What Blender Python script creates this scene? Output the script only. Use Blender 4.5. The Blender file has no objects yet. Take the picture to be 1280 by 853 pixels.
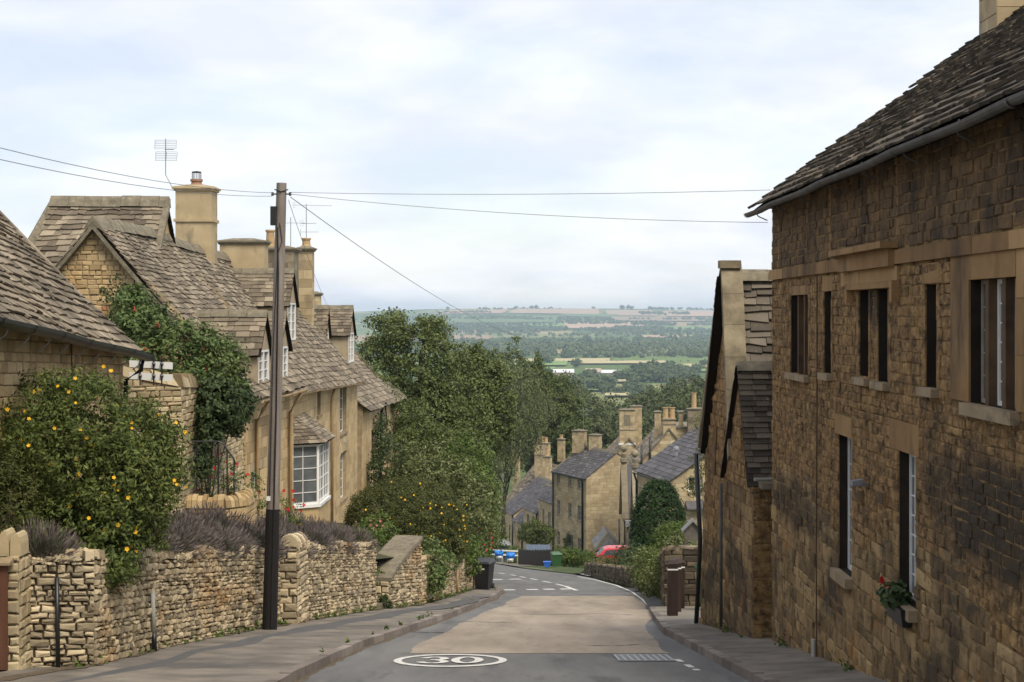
import bpy, math, random
import numpy as np
from mathutils import Vector
rnd = random.Random(7)
rng = np.random.default_rng(11)
R = math.radians
SC = bpy.context.scene
COL = SC.collection

# ------------------------------------------------------------------ camera, sky, sun, exposure
F = 1990.0                                     # focal length in photo pixels (1280 wide)
HOR = 392.0                                    # row of the true horizon in the photo
cam = bpy.data.cameras.new('camera')
cam.sensor_width = 36.0
cam.lens = F / 1280 * 36
cam.shift_y = -(426.5 - HOR) / 1280
cam.clip_start = 0.1
cam.clip_end = 40000
camo = bpy.data.objects.new('camera', cam)
camo.rotation_euler = (R(90), 0, 0)
COL.objects.link(camo)
SC.camera = camo

SUN_EL, SUN_AZ = 54.0, 148.0                   # azimuth clockwise from +Y (the view direction): behind the camera, to the right
w = bpy.data.worlds.new('World')
SC.world = w
w.use_nodes = True
nt = w.node_tree
nt.nodes.clear()
def wn(t, **k):
    n = nt.nodes.new(t)
    for a, b in k.items(): setattr(n, a, b)
    return n
out = wn('ShaderNodeOutputWorld')
bg = wn('ShaderNodeBackground')
bg.inputs['Strength'].default_value = 0.10
sky = wn('ShaderNodeTexSky', sky_type='NISHITA', sun_disc=False)
sky.sun_elevation = R(SUN_EL)
sky.sun_rotation = R(SUN_AZ)
sky.altitude = 200
tc = wn('ShaderNodeTexCoord')
sep = wn('ShaderNodeSeparateXYZ')
nt.links.new(tc.outputs['Generated'], sep.inputs[0])
zz = wn('ShaderNodeMath', operation='MAXIMUM'); zz.inputs[1].default_value = 0.0
nt.links.new(sep.outputs['Z'], zz.inputs[0])
za = wn('ShaderNodeMath', operation='ADD'); za.inputs[1].default_value = 0.24
nt.links.new(zz.outputs[0], za.inputs[0])
dx = wn('ShaderNodeMath', operation='DIVIDE'); dy = wn('ShaderNodeMath', operation='DIVIDE')
nt.links.new(sep.outputs['X'], dx.inputs[0]); nt.links.new(za.outputs[0], dx.inputs[1])
nt.links.new(sep.outputs['Y'], dy.inputs[0]); nt.links.new(za.outputs[0], dy.inputs[1])
cmb = wn('ShaderNodeCombineXYZ')
nt.links.new(dx.outputs[0], cmb.inputs[0]); nt.links.new(dy.outputs[0], cmb.inputs[1])
n1 = wn('ShaderNodeTexNoise'); n1.inputs['Scale'].default_value = 1.7; n1.inputs['Detail'].default_value = 7; n1.inputs['Roughness'].default_value = 0.55; n1.inputs['Distortion'].default_value = 0.25
n2 = wn('ShaderNodeTexNoise'); n2.inputs['Scale'].default_value = 1.9; n2.inputs['Detail'].default_value = 5
nt.links.new(cmb.outputs[0], n1.inputs['Vector']); nt.links.new(cmb.outputs[0], n2.inputs['Vector'])
r1 = wn('ShaderNodeValToRGB')
r1.color_ramp.elements[0].position = 0.36; r1.color_ramp.elements[0].color = (0.58,)*3 + (1,)
r1.color_ramp.elements[1].position = 0.60; r1.color_ramp.elements[1].color = (1, 1, 1, 1)
nt.links.new(n1.outputs['Fac'], r1.inputs[0])
r2 = wn('ShaderNodeValToRGB')                  # cloud tone: lavender-grey undersides to white
r2.color_ramp.elements[0].position = 0.40; r2.color_ramp.elements[0].color = (5.9, 6.2, 6.95, 1)
r2.color_ramp.elements[1].position = 0.58; r2.color_ramp.elements[1].color = (7.4, 7.45, 7.6, 1)
nt.links.new(n2.outputs['Fac'], r2.inputs[0])
mx = wn('ShaderNodeMixRGB')
nt.links.new(r1.outputs[0], mx.inputs['Fac']); nt.links.new(sky.outputs[0], mx.inputs[1]); nt.links.new(r2.outputs[0], mx.inputs[2])
nt.links.new(mx.outputs[0], bg.inputs['Color'])
nt.links.new(bg.outputs[0], out.inputs['Surface'])

sl = bpy.data.lights.new('sun', 'SUN')
sl.energy = 2.5
sl.angle = R(26)
sl.color = (1.0, 0.90, 0.74)
so = bpy.data.objects.new('sun', sl)
_d = Vector((math.sin(R(SUN_AZ)) * math.cos(R(SUN_EL)), math.cos(R(SUN_AZ)) * math.cos(R(SUN_EL)), math.sin(R(SUN_EL))))
so.rotation_euler = _d.to_track_quat('Z', 'Y').to_euler()
COL.objects.link(so)

SC.view_settings.view_transform = 'Standard'
SC.view_settings.look = 'None'
SC.view_settings.gamma = 1
SC.view_settings.exposure = 0.58
SC.cycles.use_denoising = True
SC.cycles.max_bounces = 6
SC.cycles.diffuse_bounces = 3
SC.cycles.volume_bounces = 0
SC.cycles.use_adaptive_sampling = True
SC.cycles.adaptive_threshold = 0.015

# ------------------------------------------------------------------ helpers: places
def P(px, py, Y):
    """Point seen at photo pixel (px, py) at distance Y."""
    return Vector(((px - 640) * Y / F, Y, (HOR - py) * Y / F))
SLOPE = 0.147
_ty = [-80, 200, 260, 350, 500, 700, 1000, 1500, 2600, 5000, 6000, 7500, 9000, 10000, 10500, 11500]
_tz = [-1.6 + SLOPE * 80, -31, -38.5, -47, -58, -68, -76, -80, -80, -80, -73, -42, -2, 17, 19, 8]
def zr(y):
    return float(np.interp(y, _ty, _tz))
def G(px, py):
    """Point of the sloping street seen at photo pixel (px, py)."""
    Y = F * 1.6 / ((py - HOR) - F * SLOPE)
    return Vector(((px - 640) * Y / F, Y, zr(Y)))
def hillhit(px, py):
    """Point of the far terrain seen at photo pixel (px, py)."""
    ys = np.arange(1000, 10400, 4.0)
    zs = np.interp(ys, _ty, _tz)
    rows = HOR - zs * F / ys
    k = int(np.argmax(rows <= py)) if (rows <= py).any() else len(ys) - 1
    return Vector(((px - 640) * ys[k] / F, ys[k], zs[k]))
def itp(Y, pts):
    return float(np.interp(Y, [p[1] for p in pts], [p[0] for p in pts]))
KL = [(-2.6, -40), (-2.6, 18.8), (-2.5, 21.9), (-2.36, 25.4), (-1.76, 32.4), (-1.35, 37), (-0.55, 49), (-0.3, 57), (-0.38, 60), (-0.9, 62.6), (-2.2, 64.4), (-5.5, 65.6)]
WL = [(-5.95, -40), (-5.95, 15), (-5.2, 19.3), (-5.08, 22.7), (-4.52, 28.3), (-3.8, 33), (-3.2, 37.2), (-2.85, 38), (-2.3, 40.5), (-1.75, 49), (-1.3, 57), (-1.35, 60)]
KR = [(2.83, -40), (2.83, 18.8), (2.8, 29.6), (3.0, 33), (3.3, 38), (4.0, 48.6), (4.3, 57), (4.4, 67), (4.2, 83), (3.6, 95), (2.6, 104), (0.9, 120), (-1.7, 155), (-6, 185), (-12, 215)]
EL = [(-2.6, -40), (-2.6, 18.8), (-2.5, 21.9), (-2.36, 25.4), (-1.76, 32.4), (-1.35, 37), (-0.55, 49), (-0.3, 57), (-0.38, 60), (-0.9, 62.6), (-2.2, 64.4), (-6.5, 65.5), (-9, 66), (-9, 80), (-3, 84), (-2.6, 95), (-3.4, 104), (-4.9, 120), (-8, 155), (-12, 185), (-18, 215)]

# ------------------------------------------------------------------ helpers: objects
WLOC = {}
def root_loc(o):
    return WLOC.get(o.name, Vector((0, 0, 0)))
def tag(o, label=None, cat=None, group=None, kind=None):
    if label: o['label'] = label
    if cat: o['category'] = cat
    if group: o['group'] = group
    if kind: o['kind'] = kind
    return o
def thing(name, label, cat, loc, group=None):
    o = bpy.data.objects.new(name, None)
    o.empty_display_size = 0.3
    COL.objects.link(o)
    o.location = loc
    WLOC[o.name] = Vector(loc)
    return tag(o, label, cat, group)
def kids(o):
    return [c for c in bpy.data.objects if c.parent == o]
def dup(o, loc, rz=0, s=1.0, label=None, kd=None):
    def cp(a, par):
        c = a.copy(); COL.objects.link(c); c.parent = par
        for ch in tree.get(a.name, []): cp(ch, c)
        return c
    tree = kd if kd is not None else {}
    if kd is None:
        for c in bpy.data.objects:
            if c.parent: tree.setdefault(c.parent.name, []).append(c)
    r = cp(o, None)
    r.location = loc
    r.rotation_euler = (0, 0, rz)
    r.scale = s if isinstance(s, tuple) else (s, s, s)
    if label: r['label'] = label
    return r

class MB:
    """Collects faces and links them as ONE mesh object."""
    def __init__(s):
        s.v = []; s.f = []; s.m = []
    def poly(s, pts, mi=0):
        n = len(s.v)
        s.v += [tuple(p) for p in pts]
        s.f.append(tuple(range(n, n + len(pts)))); s.m.append(mi)
    def add(s, vs, fs, mi=0):
        n = len(s.v)
        s.v += [tuple(p) for p in vs]
        for f in fs:
            s.f.append(tuple(n + i for i in f)); s.m.append(mi)
    def hexa(s, b, t, mi=0):
        """b, t: 4 bottom and 4 top points, both counter-clockwise from above."""
        s.add(list(b) + list(t), [(3, 2, 1, 0), (4, 5, 6, 7), (0, 1, 5, 4), (1, 2, 6, 5), (2, 3, 7, 6), (3, 0, 4, 7)], mi)
    def box(s, x0, x1, y0, y1, z0, z1, mi=0):
        s.hexa([(x0, y0, z0), (x1, y0, z0), (x1, y1, z0), (x0, y1, z0)], [(x0, y0, z1), (x1, y0, z1), (x1, y1, z1), (x0, y1, z1)], mi)
    def fbox(s, fr, u0, u1, v0, v1, n0, n1, mi=0):
        q = lambda u, v, n: fr(u, v, n)
        s.hexa([q(u0, v0, n0), q(u0, v0, n1), q(u1, v0, n1), q(u1, v0, n0)], [q(u0, v1, n0), q(u0, v1, n1), q(u1, v1, n1), q(u1, v1, n0)], mi)
    def tube(s, pts, r, k=8, mi=0, r1=None):
        pts = [Vector(p) for p in pts]
        rings = []
        for i, p in enumerate(pts):
            d = (pts[min(i + 1, len(pts) - 1)] - pts[max(i - 1, 0)]).normalized()
            a = d.cross(Vector((0, 0, 1)) if abs(d.z) < 0.9 else Vector((1, 0, 0))).normalized()
            b = d.cross(a)
            rr = r if r1 is None else r + (r1 - r) * i / (len(pts) - 1)
            rings.append([p + (a * math.cos(2 * math.pi * j / k) + b * math.sin(2 * math.pi * j / k)) * rr for j in range(k)])
        n = len(s.v)
        for rg in rings: s.v += [tuple(p) for p in rg]
        for i in range(len(pts) - 1):
            for j in range(k):
                s.f.append((n + i * k + j, n + i * k + (j + 1) % k, n + (i + 1) * k + (j + 1) % k, n + (i + 1) * k + j)); s.m.append(mi)
        s.f.append(tuple(n + j for j in range(k))[::-1]); s.m.append(mi)
        s.f.append(tuple(n + (len(pts) - 1) * k + j for j in range(k))); s.m.append(mi)
    def lathe(s, c, prof, k=16, mi=0):
        c = Vector(c); n = len(s.v)
        for (r, z) in prof:
            s.v += [(c.x + r * math.cos(2 * math.pi * j / k), c.y + r * math.sin(2 * math.pi * j / k), c.z + z) for j in range(k)]
        for i in range(len(prof) - 1):
            for j in range(k):
                s.f.append((n + i * k + j, n + i * k + (j + 1) % k, n + (i + 1) * k + (j + 1) % k, n + (i + 1) * k + j)); s.m.append(mi)
        s.f.append(tuple(n + j for j in range(k))[::-1]); s.m.append(mi)
        s.f.append(tuple(n + (len(prof) - 1) * k + j for j in range(k))); s.m.append(mi)
    def sheet(s, rows, mi=0):
        n = len(s.v); c = len(rows[0])
        for r in rows: s.v += [tuple(p) for p in r]
        for i in range(len(rows) - 1):
            for j in range(c - 1):
                s.f.append((n + i * c + j, n + i * c + j + 1, n + (i + 1) * c + j + 1, n + (i + 1) * c + j)); s.m.append(mi)
    def build(s, name, mats, parent=None, smooth=False, origin=None):
        mats = mats if isinstance(mats, (list, tuple)) else [mats]
        v = np.array(s.v, dtype=np.float64)
        if parent is None:
            o0 = Vector(origin) if origin is not None else Vector((float((v[:, 0].min() + v[:, 0].max()) / 2), float((v[:, 1].min() + v[:, 1].max()) / 2), float(v[:, 2].min())))
        else:
            o0 = root_loc(parent)
        me = bpy.data.meshes.new(name)
        me.from_pydata([tuple(p) for p in (v - np.array(o0))], [], s.f)
        for m in mats: me.materials.append(m)
        if len(mats) > 1: me.polygons.foreach_set('material_index', s.m)
        if smooth: me.polygons.foreach_set('use_smooth', [True] * len(s.f))
        me.update()
        o = bpy.data.objects.new(name, me)
        COL.objects.link(o)
        if parent is None:
            o.location = o0
        else:
            o.parent = parent
        WLOC[o.name] = Vector(o0)
        return o

def frame(O, U, N):
    """Local wall frame: u along the wall, v = absolute height, n outwards."""
    O = Vector((O[0], O[1], 0)); U = Vector((U[0], U[1], 0)).normalized(); N = Vector((N[0], N[1], 0)).normalized()
    return lambda u, v, n=0.0: O + U * u + N * n + Vector((0, 0, v))

# ------------------------------------------------------------------ helpers: materials
def ramp(nt, cols):
    r = nt.nodes.new('ShaderNodeValToRGB')
    e = r.color_ramp.elements
    while len(e) < len(cols): e.new(0.5)
    for i, c in enumerate(cols):
        if len(c) == 2: e[i].position, col = c
        else: e[i].position, col = (i / max(1, len(cols) - 1)) * 0.5 + 0.25, c
        e[i].color = (*col, 1)
    return r
def mat(name, cols, scale=3.0, detail=6, island=0.0, pick=0.0, rough=0.88, bump=0.0, bscale=25, stains=(), spec=0.3, metal=0.0, trans=0.0, zs=1.0, bdist=0.02, rand=False, ys=1.0, spots=()):
    """cols: ramp of base colours read by noise (and, for pick > 0, by a random number per stone/slate/leaf)."""
    m = bpy.data.materials.new(name); m.use_nodes = True
    t = m.node_tree; N = t.nodes; L = t.links
    b = N['Principled BSDF']
    b.inputs['Roughness'].default_value = rough
    b.inputs['Specular IOR Level'].default_value = spec
    b.inputs['Metallic'].default_value = metal
    g = N.new('ShaderNodeNewGeometry')
    def noise(sc, det=6, z=1.0, rgh=0.6, w=0.0):
        n = N.new('ShaderNodeTexNoise'); n.inputs['Scale'].default_value = sc; n.inputs['Detail'].default_value = det; n.inputs['Roughness'].default_value = rgh
        mp = N.new('ShaderNodeMapping'); mp.inputs['Scale'].default_value = (1, ys, z); mp.inputs['Location'].default_value = (w * 7.3, w * 3.1, w)
        L.new(g.outputs['Position'], mp.inputs['Vector']); L.new(mp.outputs[0], n.inputs['Vector'])
        return n.outputs['Fac']
    def math_(op, a, bb):
        q = N.new('ShaderNodeMath'); q.operation = op
        for i, x in enumerate((a, bb)):
            if isinstance(x, (int, float)): q.inputs[i].default_value = x
            else: L.new(x, q.inputs[i])
        return q.outputs[0]
    ri = g.outputs['Random Per Island']
    if rand:
        ri = N.new('ShaderNodeObjectInfo').outputs['Random']
    fac = noise(scale, detail, zs)
    if pick > 0:
        fac = math_('ADD', math_('MULTIPLY', fac, 1 - pick), math_('MULTIPLY', math_('ADD', math_('MULTIPLY', ri, 0.6), 0.2), pick))
    r = ramp(t, cols); L.new(fac, r.inputs[0])
    col = r.outputs[0]
    if island > 0:
        k = math_('ADD', math_('MULTIPLY', ri, 2 * island), 1 - island)
        mm = N.new('ShaderNodeMixRGB'); mm.blend_type = 'MULTIPLY'; mm.inputs[0].default_value = 1
        L.new(col, mm.inputs[1]); L.new(k, mm.inputs[2]); col = mm.outputs[0]
    for i, (sc_, ssc, lo, hi, amt, z) in enumerate(stains):
        s_ = noise(ssc, 5, z, 0.65, i + 1.7)
        mr = N.new('ShaderNodeMapRange'); mr.inputs['From Min'].default_value = lo; mr.inputs['From Max'].default_value = hi; mr.inputs['To Max'].default_value = amt
        L.new(s_, mr.inputs[0])
        mm = N.new('ShaderNodeMixRGB'); L.new(mr.outputs[0], mm.inputs[0]); L.new(col, mm.inputs[1]); mm.inputs[2].default_value = (*sc_, 1); col = mm.outputs[0]
    for (sc_, cy_, cz_, ry_, rz_, amt) in spots:          # soot patches with a shape of their own on one wall
        sx = N.new('ShaderNodeSeparateXYZ'); L.new(g.outputs['Position'], sx.inputs[0])
        a_ = math_('POWER', math_('ABSOLUTE', math_('DIVIDE', math_('SUBTRACT', sx.outputs['Y'], cy_), ry_), 0), 2)
        b_ = math_('POWER', math_('ABSOLUTE', math_('DIVIDE', math_('SUBTRACT', sx.outputs['Z'], cz_), rz_), 0), 2)
        d_ = math_('ADD', math_('SQRT', math_('ADD', a_, b_), 0), math_('MULTIPLY', math_('SUBTRACT', noise(2.2, 8, 1.0, .7, 3.3), .5), 2.2))
        mr = N.new('ShaderNodeMapRange'); mr.inputs['From Min'].default_value = 1.1; mr.inputs['From Max'].default_value = .6; mr.inputs['To Max'].default_value = amt
        L.new(d_, mr.inputs[0])
        mm = N.new('ShaderNodeMixRGB'); L.new(mr.outputs[0], mm.inputs[0]); L.new(col, mm.inputs[1]); mm.inputs[2].default_value = (*sc_, 1); col = mm.outputs[0]
    L.new(col, b.inputs['Base Color'])
    if bump > 0:
        bn = N.new('ShaderNodeBump'); bn.inputs['Strength'].default_value = bump; bn.inputs['Distance'].default_value = bdist
        L.new(noise(bscale, 8, 1.0, 0.7), bn.inputs['Height']); L.new(bn.outputs[0], b.inputs['Normal'])
    if trans > 0:
        tr = N.new('ShaderNodeBsdfTranslucent'); L.new(col, tr.inputs['Color'])
        ms = N.new('ShaderNodeMixShader'); ms.inputs[0].default_value = trans
        L.new(b.outputs[0], ms.inputs[1]); L.new(tr.outputs[0], ms.inputs[2]); L.new(ms.outputs[0], N['Material Output'].inputs['Surface'])
    return m
def plain(name, c, rough=0.5, spec=0.4, metal=0.0, var=0.12, scale=6, bump=0.05, bscale=40):
    a = tuple(x * (1 - var) for x in c); b = tuple(x * (1 + var) for x in c)
    return mat(name, [a, b], scale=scale, rough=rough, spec=spec, metal=metal, bump=bump, bscale=bscale)

M = {}
# dirt marks on stones have shapes of their own
M['honey'] = mat('honey_stone', [(0.25, (0.31, 0.215, 0.11)), (0.5, (0.45, 0.325, 0.17)), (0.75, (0.54, 0.41, 0.225))], 2.2, pick=0.55, island=0.13, bump=0.5, bscale=18,
                 stains=[((0.18, 0.14, 0.09), 0.9, 0.54, 0.75, 0.5, 0.6), ((0.42, 0.245, 0.085), 1.6, 0.55, 0.7, 0.5, 1)])
M['honey_pale'] = mat('pale_limestone', [(0.25, (0.30, 0.235, 0.135)), (0.5, (0.41, 0.33, 0.20)), (0.75, (0.5, 0.42, 0.27))], 2.2, pick=0.6, island=0.16, bump=0.5, bscale=20,
                      stains=[((0.17, 0.15, 0.12), 1.1, 0.54, 0.72, 0.7, 1), ((0.42, 0.25, 0.09), 1.3, 0.56, 0.7, 0.55, 1)])
M['rubble'] = mat('dry_stone', [(0.22, (0.20, 0.16, 0.105)), (0.42, (0.35, 0.285, 0.185)), (0.6, (0.46, 0.38, 0.25)), (0.8, (0.56, 0.46, 0.30))], 4, pick=0.7, island=0.22, bump=0.7, bscale=22,
                  stains=[((0.11, 0.10, 0.082), 0.8, 0.54, 0.7, 0.5, 1), ((0.40, 0.215, 0.075), 0.55, 0.54, 0.66, 0.7, 1.6), ((0.42, 0.40, 0.34), 7, 0.6, 0.72, 0.5, 1)])
M['joint'] = plain('earth_joint', (0.085, 0.066, 0.045), 0.95, 0.1)
M['honey_clean'] = mat('clean_honey_stone', [(0.25, (0.40, 0.28, 0.14)), (0.5, (0.54, 0.40, 0.21)), (0.75, (0.64, 0.50, 0.285))], 3, pick=0.5, island=0.12, bump=0.5, bscale=18, stains=[((0.30, 0.21, 0.11), 1.1, 0.54, 0.72, 0.6, 1)])
M['honey_ashlar'] = mat('honey_ashlar', [(0.25, (0.34, 0.24, 0.125)), (0.5, (0.47, 0.345, 0.185)), (0.75, (0.56, 0.43, 0.245))], 1.8, pick=0.3, island=0.07, bump=0.35, bscale=22, stains=[((0.22, 0.17, 0.11), 0.9, 0.53, 0.72, 0.6, 0.35), ((0.46, 0.28, 0.10), 1.1, 0.55, 0.7, 0.5, 1)])
M['mortar'] = plain('lime_mortar', (0.33, 0.26, 0.16), 0.95, 0.1, var=0.3)
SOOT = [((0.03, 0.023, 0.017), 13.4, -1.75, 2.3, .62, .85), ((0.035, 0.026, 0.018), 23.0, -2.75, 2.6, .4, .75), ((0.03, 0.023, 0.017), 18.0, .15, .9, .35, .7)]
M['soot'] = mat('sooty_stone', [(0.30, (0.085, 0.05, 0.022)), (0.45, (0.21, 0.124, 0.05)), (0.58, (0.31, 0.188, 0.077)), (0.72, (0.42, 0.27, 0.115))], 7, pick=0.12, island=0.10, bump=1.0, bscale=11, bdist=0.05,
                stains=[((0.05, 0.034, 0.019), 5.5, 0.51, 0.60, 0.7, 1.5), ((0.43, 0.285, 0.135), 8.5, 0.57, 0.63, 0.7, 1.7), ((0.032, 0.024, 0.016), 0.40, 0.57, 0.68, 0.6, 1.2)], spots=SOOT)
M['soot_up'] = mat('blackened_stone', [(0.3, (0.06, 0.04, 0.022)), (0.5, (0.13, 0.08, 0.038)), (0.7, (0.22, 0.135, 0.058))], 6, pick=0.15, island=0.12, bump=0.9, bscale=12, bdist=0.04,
                   stains=[((0.027, 0.021, 0.016), 1.2, 0.5, 0.62, 0.7, 0.6), ((0.30, 0.185, 0.08), 3.6, 0.59, 0.63, 0.85, 0.06)])
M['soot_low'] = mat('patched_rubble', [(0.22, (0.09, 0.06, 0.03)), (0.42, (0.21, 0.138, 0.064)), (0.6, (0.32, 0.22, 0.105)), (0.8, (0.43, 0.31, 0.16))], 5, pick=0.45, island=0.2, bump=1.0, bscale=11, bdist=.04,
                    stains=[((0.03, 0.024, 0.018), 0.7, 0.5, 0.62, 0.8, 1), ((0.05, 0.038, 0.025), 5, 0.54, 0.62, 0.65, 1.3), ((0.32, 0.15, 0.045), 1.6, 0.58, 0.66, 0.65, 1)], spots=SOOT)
M['reveal'] = plain('shaded_sooty_reveal', (0.028, 0.022, 0.017), 0.9, 0.1, var=0.4, scale=3)  # soot plus the shade inside the window openings, painted in as near-black
M['soot_mortar'] = mat('sooty_mortar', [(0.35, (0.05, 0.035, 0.02)), (0.55, (0.24, 0.16, 0.075))], 3.0, rough=.95, spec=.1, bump=.4)
M['mullion'] = mat('dark_mullion_stone', [(0.05, 0.032, 0.02), (0.13, 0.08, 0.04)], 4, bump=.2)
M['honey_far'] = mat('village_stone', [(0.25, (0.29, 0.225, 0.135)), (0.5, (0.42, 0.335, 0.205)), (0.75, (0.5, 0.41, 0.265))], 1.2, pick=0.3, island=0.08, bump=0.3, bscale=10, stains=[((0.2, 0.165, 0.115), 0.5, 0.52, 0.7, 0.6, 0.6), ((0.42, 0.27, 0.11), 0.4, 0.56, 0.7, 0.45, 1)])
M['dressed'] = mat('dressed_sandstone', [(0.3, (0.125, 0.07, 0.028)), (0.5, (0.25, 0.148, 0.062)), (0.7, (0.35, 0.225, 0.105))], 1.6, pick=0.45, island=0.15, bump=0.25, bscale=30,
                   stains=[((0.035, 0.027, 0.022), 1.6, 0.53, 0.7, 0.75, 0.25)])
M['sill_stone'] = mat('weathered_sill', [(0.2, 0.15, 0.095), (0.36, 0.28, 0.175)], 4, bump=0.3, stains=[((0.05, 0.045, 0.04), 3, 0.56, 0.7, 0.7, 1)])
M['ashlar'] = mat('chimney_ashlar', [(0.3, (0.31, 0.24, 0.14)), (0.55, (0.43, 0.34, 0.205)), (0.75, (0.5, 0.41, 0.26))], 1.8, pick=0.35, island=0.1, bump=0.25, bscale=25,
                  stains=[((0.12, 0.105, 0.085), 1.5, 0.54, 0.72, 0.75, 0.5)])
M['rubblestack'] = mat('mossy_stack', [(0.3, (0.12, 0.10, 0.07)), (0.55, (0.22, 0.185, 0.125)), (0.75, (0.32, 0.27, 0.19))], 3, pick=0.4, island=0.15, bump=0.5, stains=[((0.07, 0.065, 0.055), 1.5, 0.52, 0.7, 0.6, 1)])
M['cap_stone'] = mat('lichened_cap', [(0.10, 0.088, 0.065), (0.25, 0.215, 0.15)], 5, bump=0.5, stains=[((0.36, 0.34, 0.26), 9, 0.58, 0.7, 0.6, 1)])
M['slate'] = mat('stone_slate', [(0.22, (0.09, 0.071, 0.05)), (0.45, (0.175, 0.142, 0.10)), (0.62, (0.24, 0.198, 0.143)), (0.82, (0.33, 0.28, 0.205))], 2.2, pick=0.6, island=0.22, bump=0.5, bscale=30,
                 stains=[((0.07, 0.06, 0.05), 0.8, 0.5, 0.7, 0.6, 1), ((0.30, 0.27, 0.21), 8, 0.6, 0.7, 0.5, 1)])
M['slate_dark'] = mat('mossy_slate', [(0.22, (0.03, 0.026, 0.021)), (0.45, (0.07, 0.056, 0.042)), (0.65, (0.115, 0.093, 0.068)), (0.82, (0.23, 0.19, 0.14))], 2.5, pick=0.65, island=0.22, bump=0.5, bscale=30,
                      stains=[((0.025, 0.023, 0.018), 1.2, 0.5, 0.68, 0.6, 1), ((0.31, 0.29, 0.23), 10, 0.62, 0.72, 0.55, 1)])
M['slate_weathered'] = mat('weathered_stone_slate', [(0.25, (0.075, 0.062, 0.048)), (0.5, (0.13, 0.11, 0.085)), (0.75, (0.20, 0.172, 0.135))], 2.5, pick=0.55, island=0.2, bump=0.5, bscale=30, stains=[((0.05, 0.045, 0.037), 1.2, 0.5, 0.68, 0.6, 1), ((0.30, 0.28, 0.22), 9, 0.62, 0.72, 0.5, 1)])
M['slate_grey'] = mat('grey_slate', [(0.25, (0.052, 0.048, 0.052)), (0.5, (0.082, 0.077, 0.082)), (0.75, (0.12, 0.112, 0.115))], 2.0, pick=0.5, island=0.12, bump=0.2, bscale=30, rough=0.7)
M['slate_worn'] = mat('worn_slate', [(0.25, (0.052, 0.048, 0.052)), (0.5, (0.078, 0.073, 0.078)), (0.75, (0.11, 0.104, 0.106))], 2.0, pick=0.5, island=0.12, bump=0.2, rough=0.7,
                      stains=[((0.36, 0.36, 0.35), 1.1, 0.6, 0.66, 0.7, 4)])
M['under'] = plain('dark_batten', (0.02, 0.016, 0.013), 0.95, 0.1)
M['white'] = plain('white_paint', (0.72, 0.72, 0.70), 0.45, 0.4, var=0.06)
M['grey_paint'] = plain('grey_paint', (0.42, 0.41, 0.38), 0.5, 0.4)
M['cream'] = mat('cream_render', [(0.30, 0.24, 0.16), (0.42, 0.35, 0.24)], 3, bump=0.15, stains=[((0.16, 0.14, 0.11), 2, 0.55, 0.7, 0.6, 1)])
M['oldpaint'] = plain('old_window_paint', (0.30, 0.27, 0.225), 0.6, 0.3, var=.25)
M['glass'] = mat('window_glass', [(0.012, 0.014, 0.017), (0.03, 0.034, 0.04)], 1.2, rough=0.06, spec=0.6)
M['glass_pale'] = mat('curtained_glass', [(0.05, 0.055, 0.06), (0.16, 0.17, 0.18)], 2.0, rough=0.08, spec=0.6)
M['black'] = plain('black_plastic', (0.014, 0.014, 0.016), 0.4, 0.5)
M['wire'] = plain('grey_wire', (0.16, 0.16, 0.165), 0.6, 0.3)
M['iron'] = plain('black_iron', (0.018, 0.018, 0.02), 0.5, 0.5)
M['lead'] = plain('grey_lead', (0.20, 0.205, 0.215), 0.6, 0.4, var=0.25)
M['gutter_old'] = plain('weathered_gutter', (0.095, 0.09, 0.085), 0.7, 0.3, var=0.4, scale=4)
M['tanpipe'] = plain('tan_painted_pipe', (0.40, 0.28, 0.15), 0.6, 0.3)
M['terracotta'] = plain('terracotta', (0.30, 0.17, 0.115), 0.8, 0.2, var=0.2)
M['buffpot'] = plain('buff_clay', (0.42, 0.29, 0.155), 0.8, 0.2, var=0.25)
M['galv'] = plain('galvanised', (0.32, 0.33, 0.34), 0.5, 0.5, metal=0.4)
M['pole'] = mat('weathered_pole', [(0.3, (0.13, 0.11, 0.094)), (0.5, (0.21, 0.18, 0.155)), (0.7, (0.28, 0.245, 0.215))], 9, zs=0.08, bump=0.5, bscale=30)
M['polelow'] = plain('creosote', (0.014, 0.012, 0.012), 0.7, 0.3)
M['gatewood'] = mat('brown_wood', [(0.085, 0.036, 0.022), (0.15, 0.07, 0.045)], 10, zs=0.1, rough=0.6, bump=0.2)
M['bollard'] = mat('dark_wood', [(0.022, 0.013, 0.010), (0.045, 0.026, 0.02)], 10, zs=0.1, rough=0.65, bump=0.2)
M['asphalt'] = mat('asphalt', [(0.3, (0.10, 0.099, 0.098)), (0.5, (0.132, 0.131, 0.13)), (0.7, (0.165, 0.163, 0.16))], 1.6, detail=12, rough=0.92, bump=0.5, bscale=90, bdist=0.012, ys=0.12,
                   stains=[((0.20, 0.193, 0.18), 0.8, 0.52, 0.66, 0.5, 1), ((0.065, 0.064, 0.065), 2.2, 0.58, 0.66, 0.45, 1), ((0.26, 0.25, 0.23), 60, 0.62, 0.66, 0.6, 1)])
M['tan'] = mat('buff_road_dressing', [(0.3, (0.215, 0.178, 0.138)), (0.5, (0.285, 0.238, 0.187)), (0.7, (0.35, 0.295, 0.235))], 1.4, detail=12, rough=0.92, bump=0.5, bscale=90, bdist=0.012, ys=0.16,
               stains=[((0.16, 0.143, 0.122), 1.0, 0.54, 0.68, 0.6, 1), ((0.13, 0.12, 0.11), 4.5, 0.6, 0.68, 0.4, 1), ((0.42, 0.37, 0.30), 60, 0.61, 0.66, 0.6, 1)])
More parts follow.
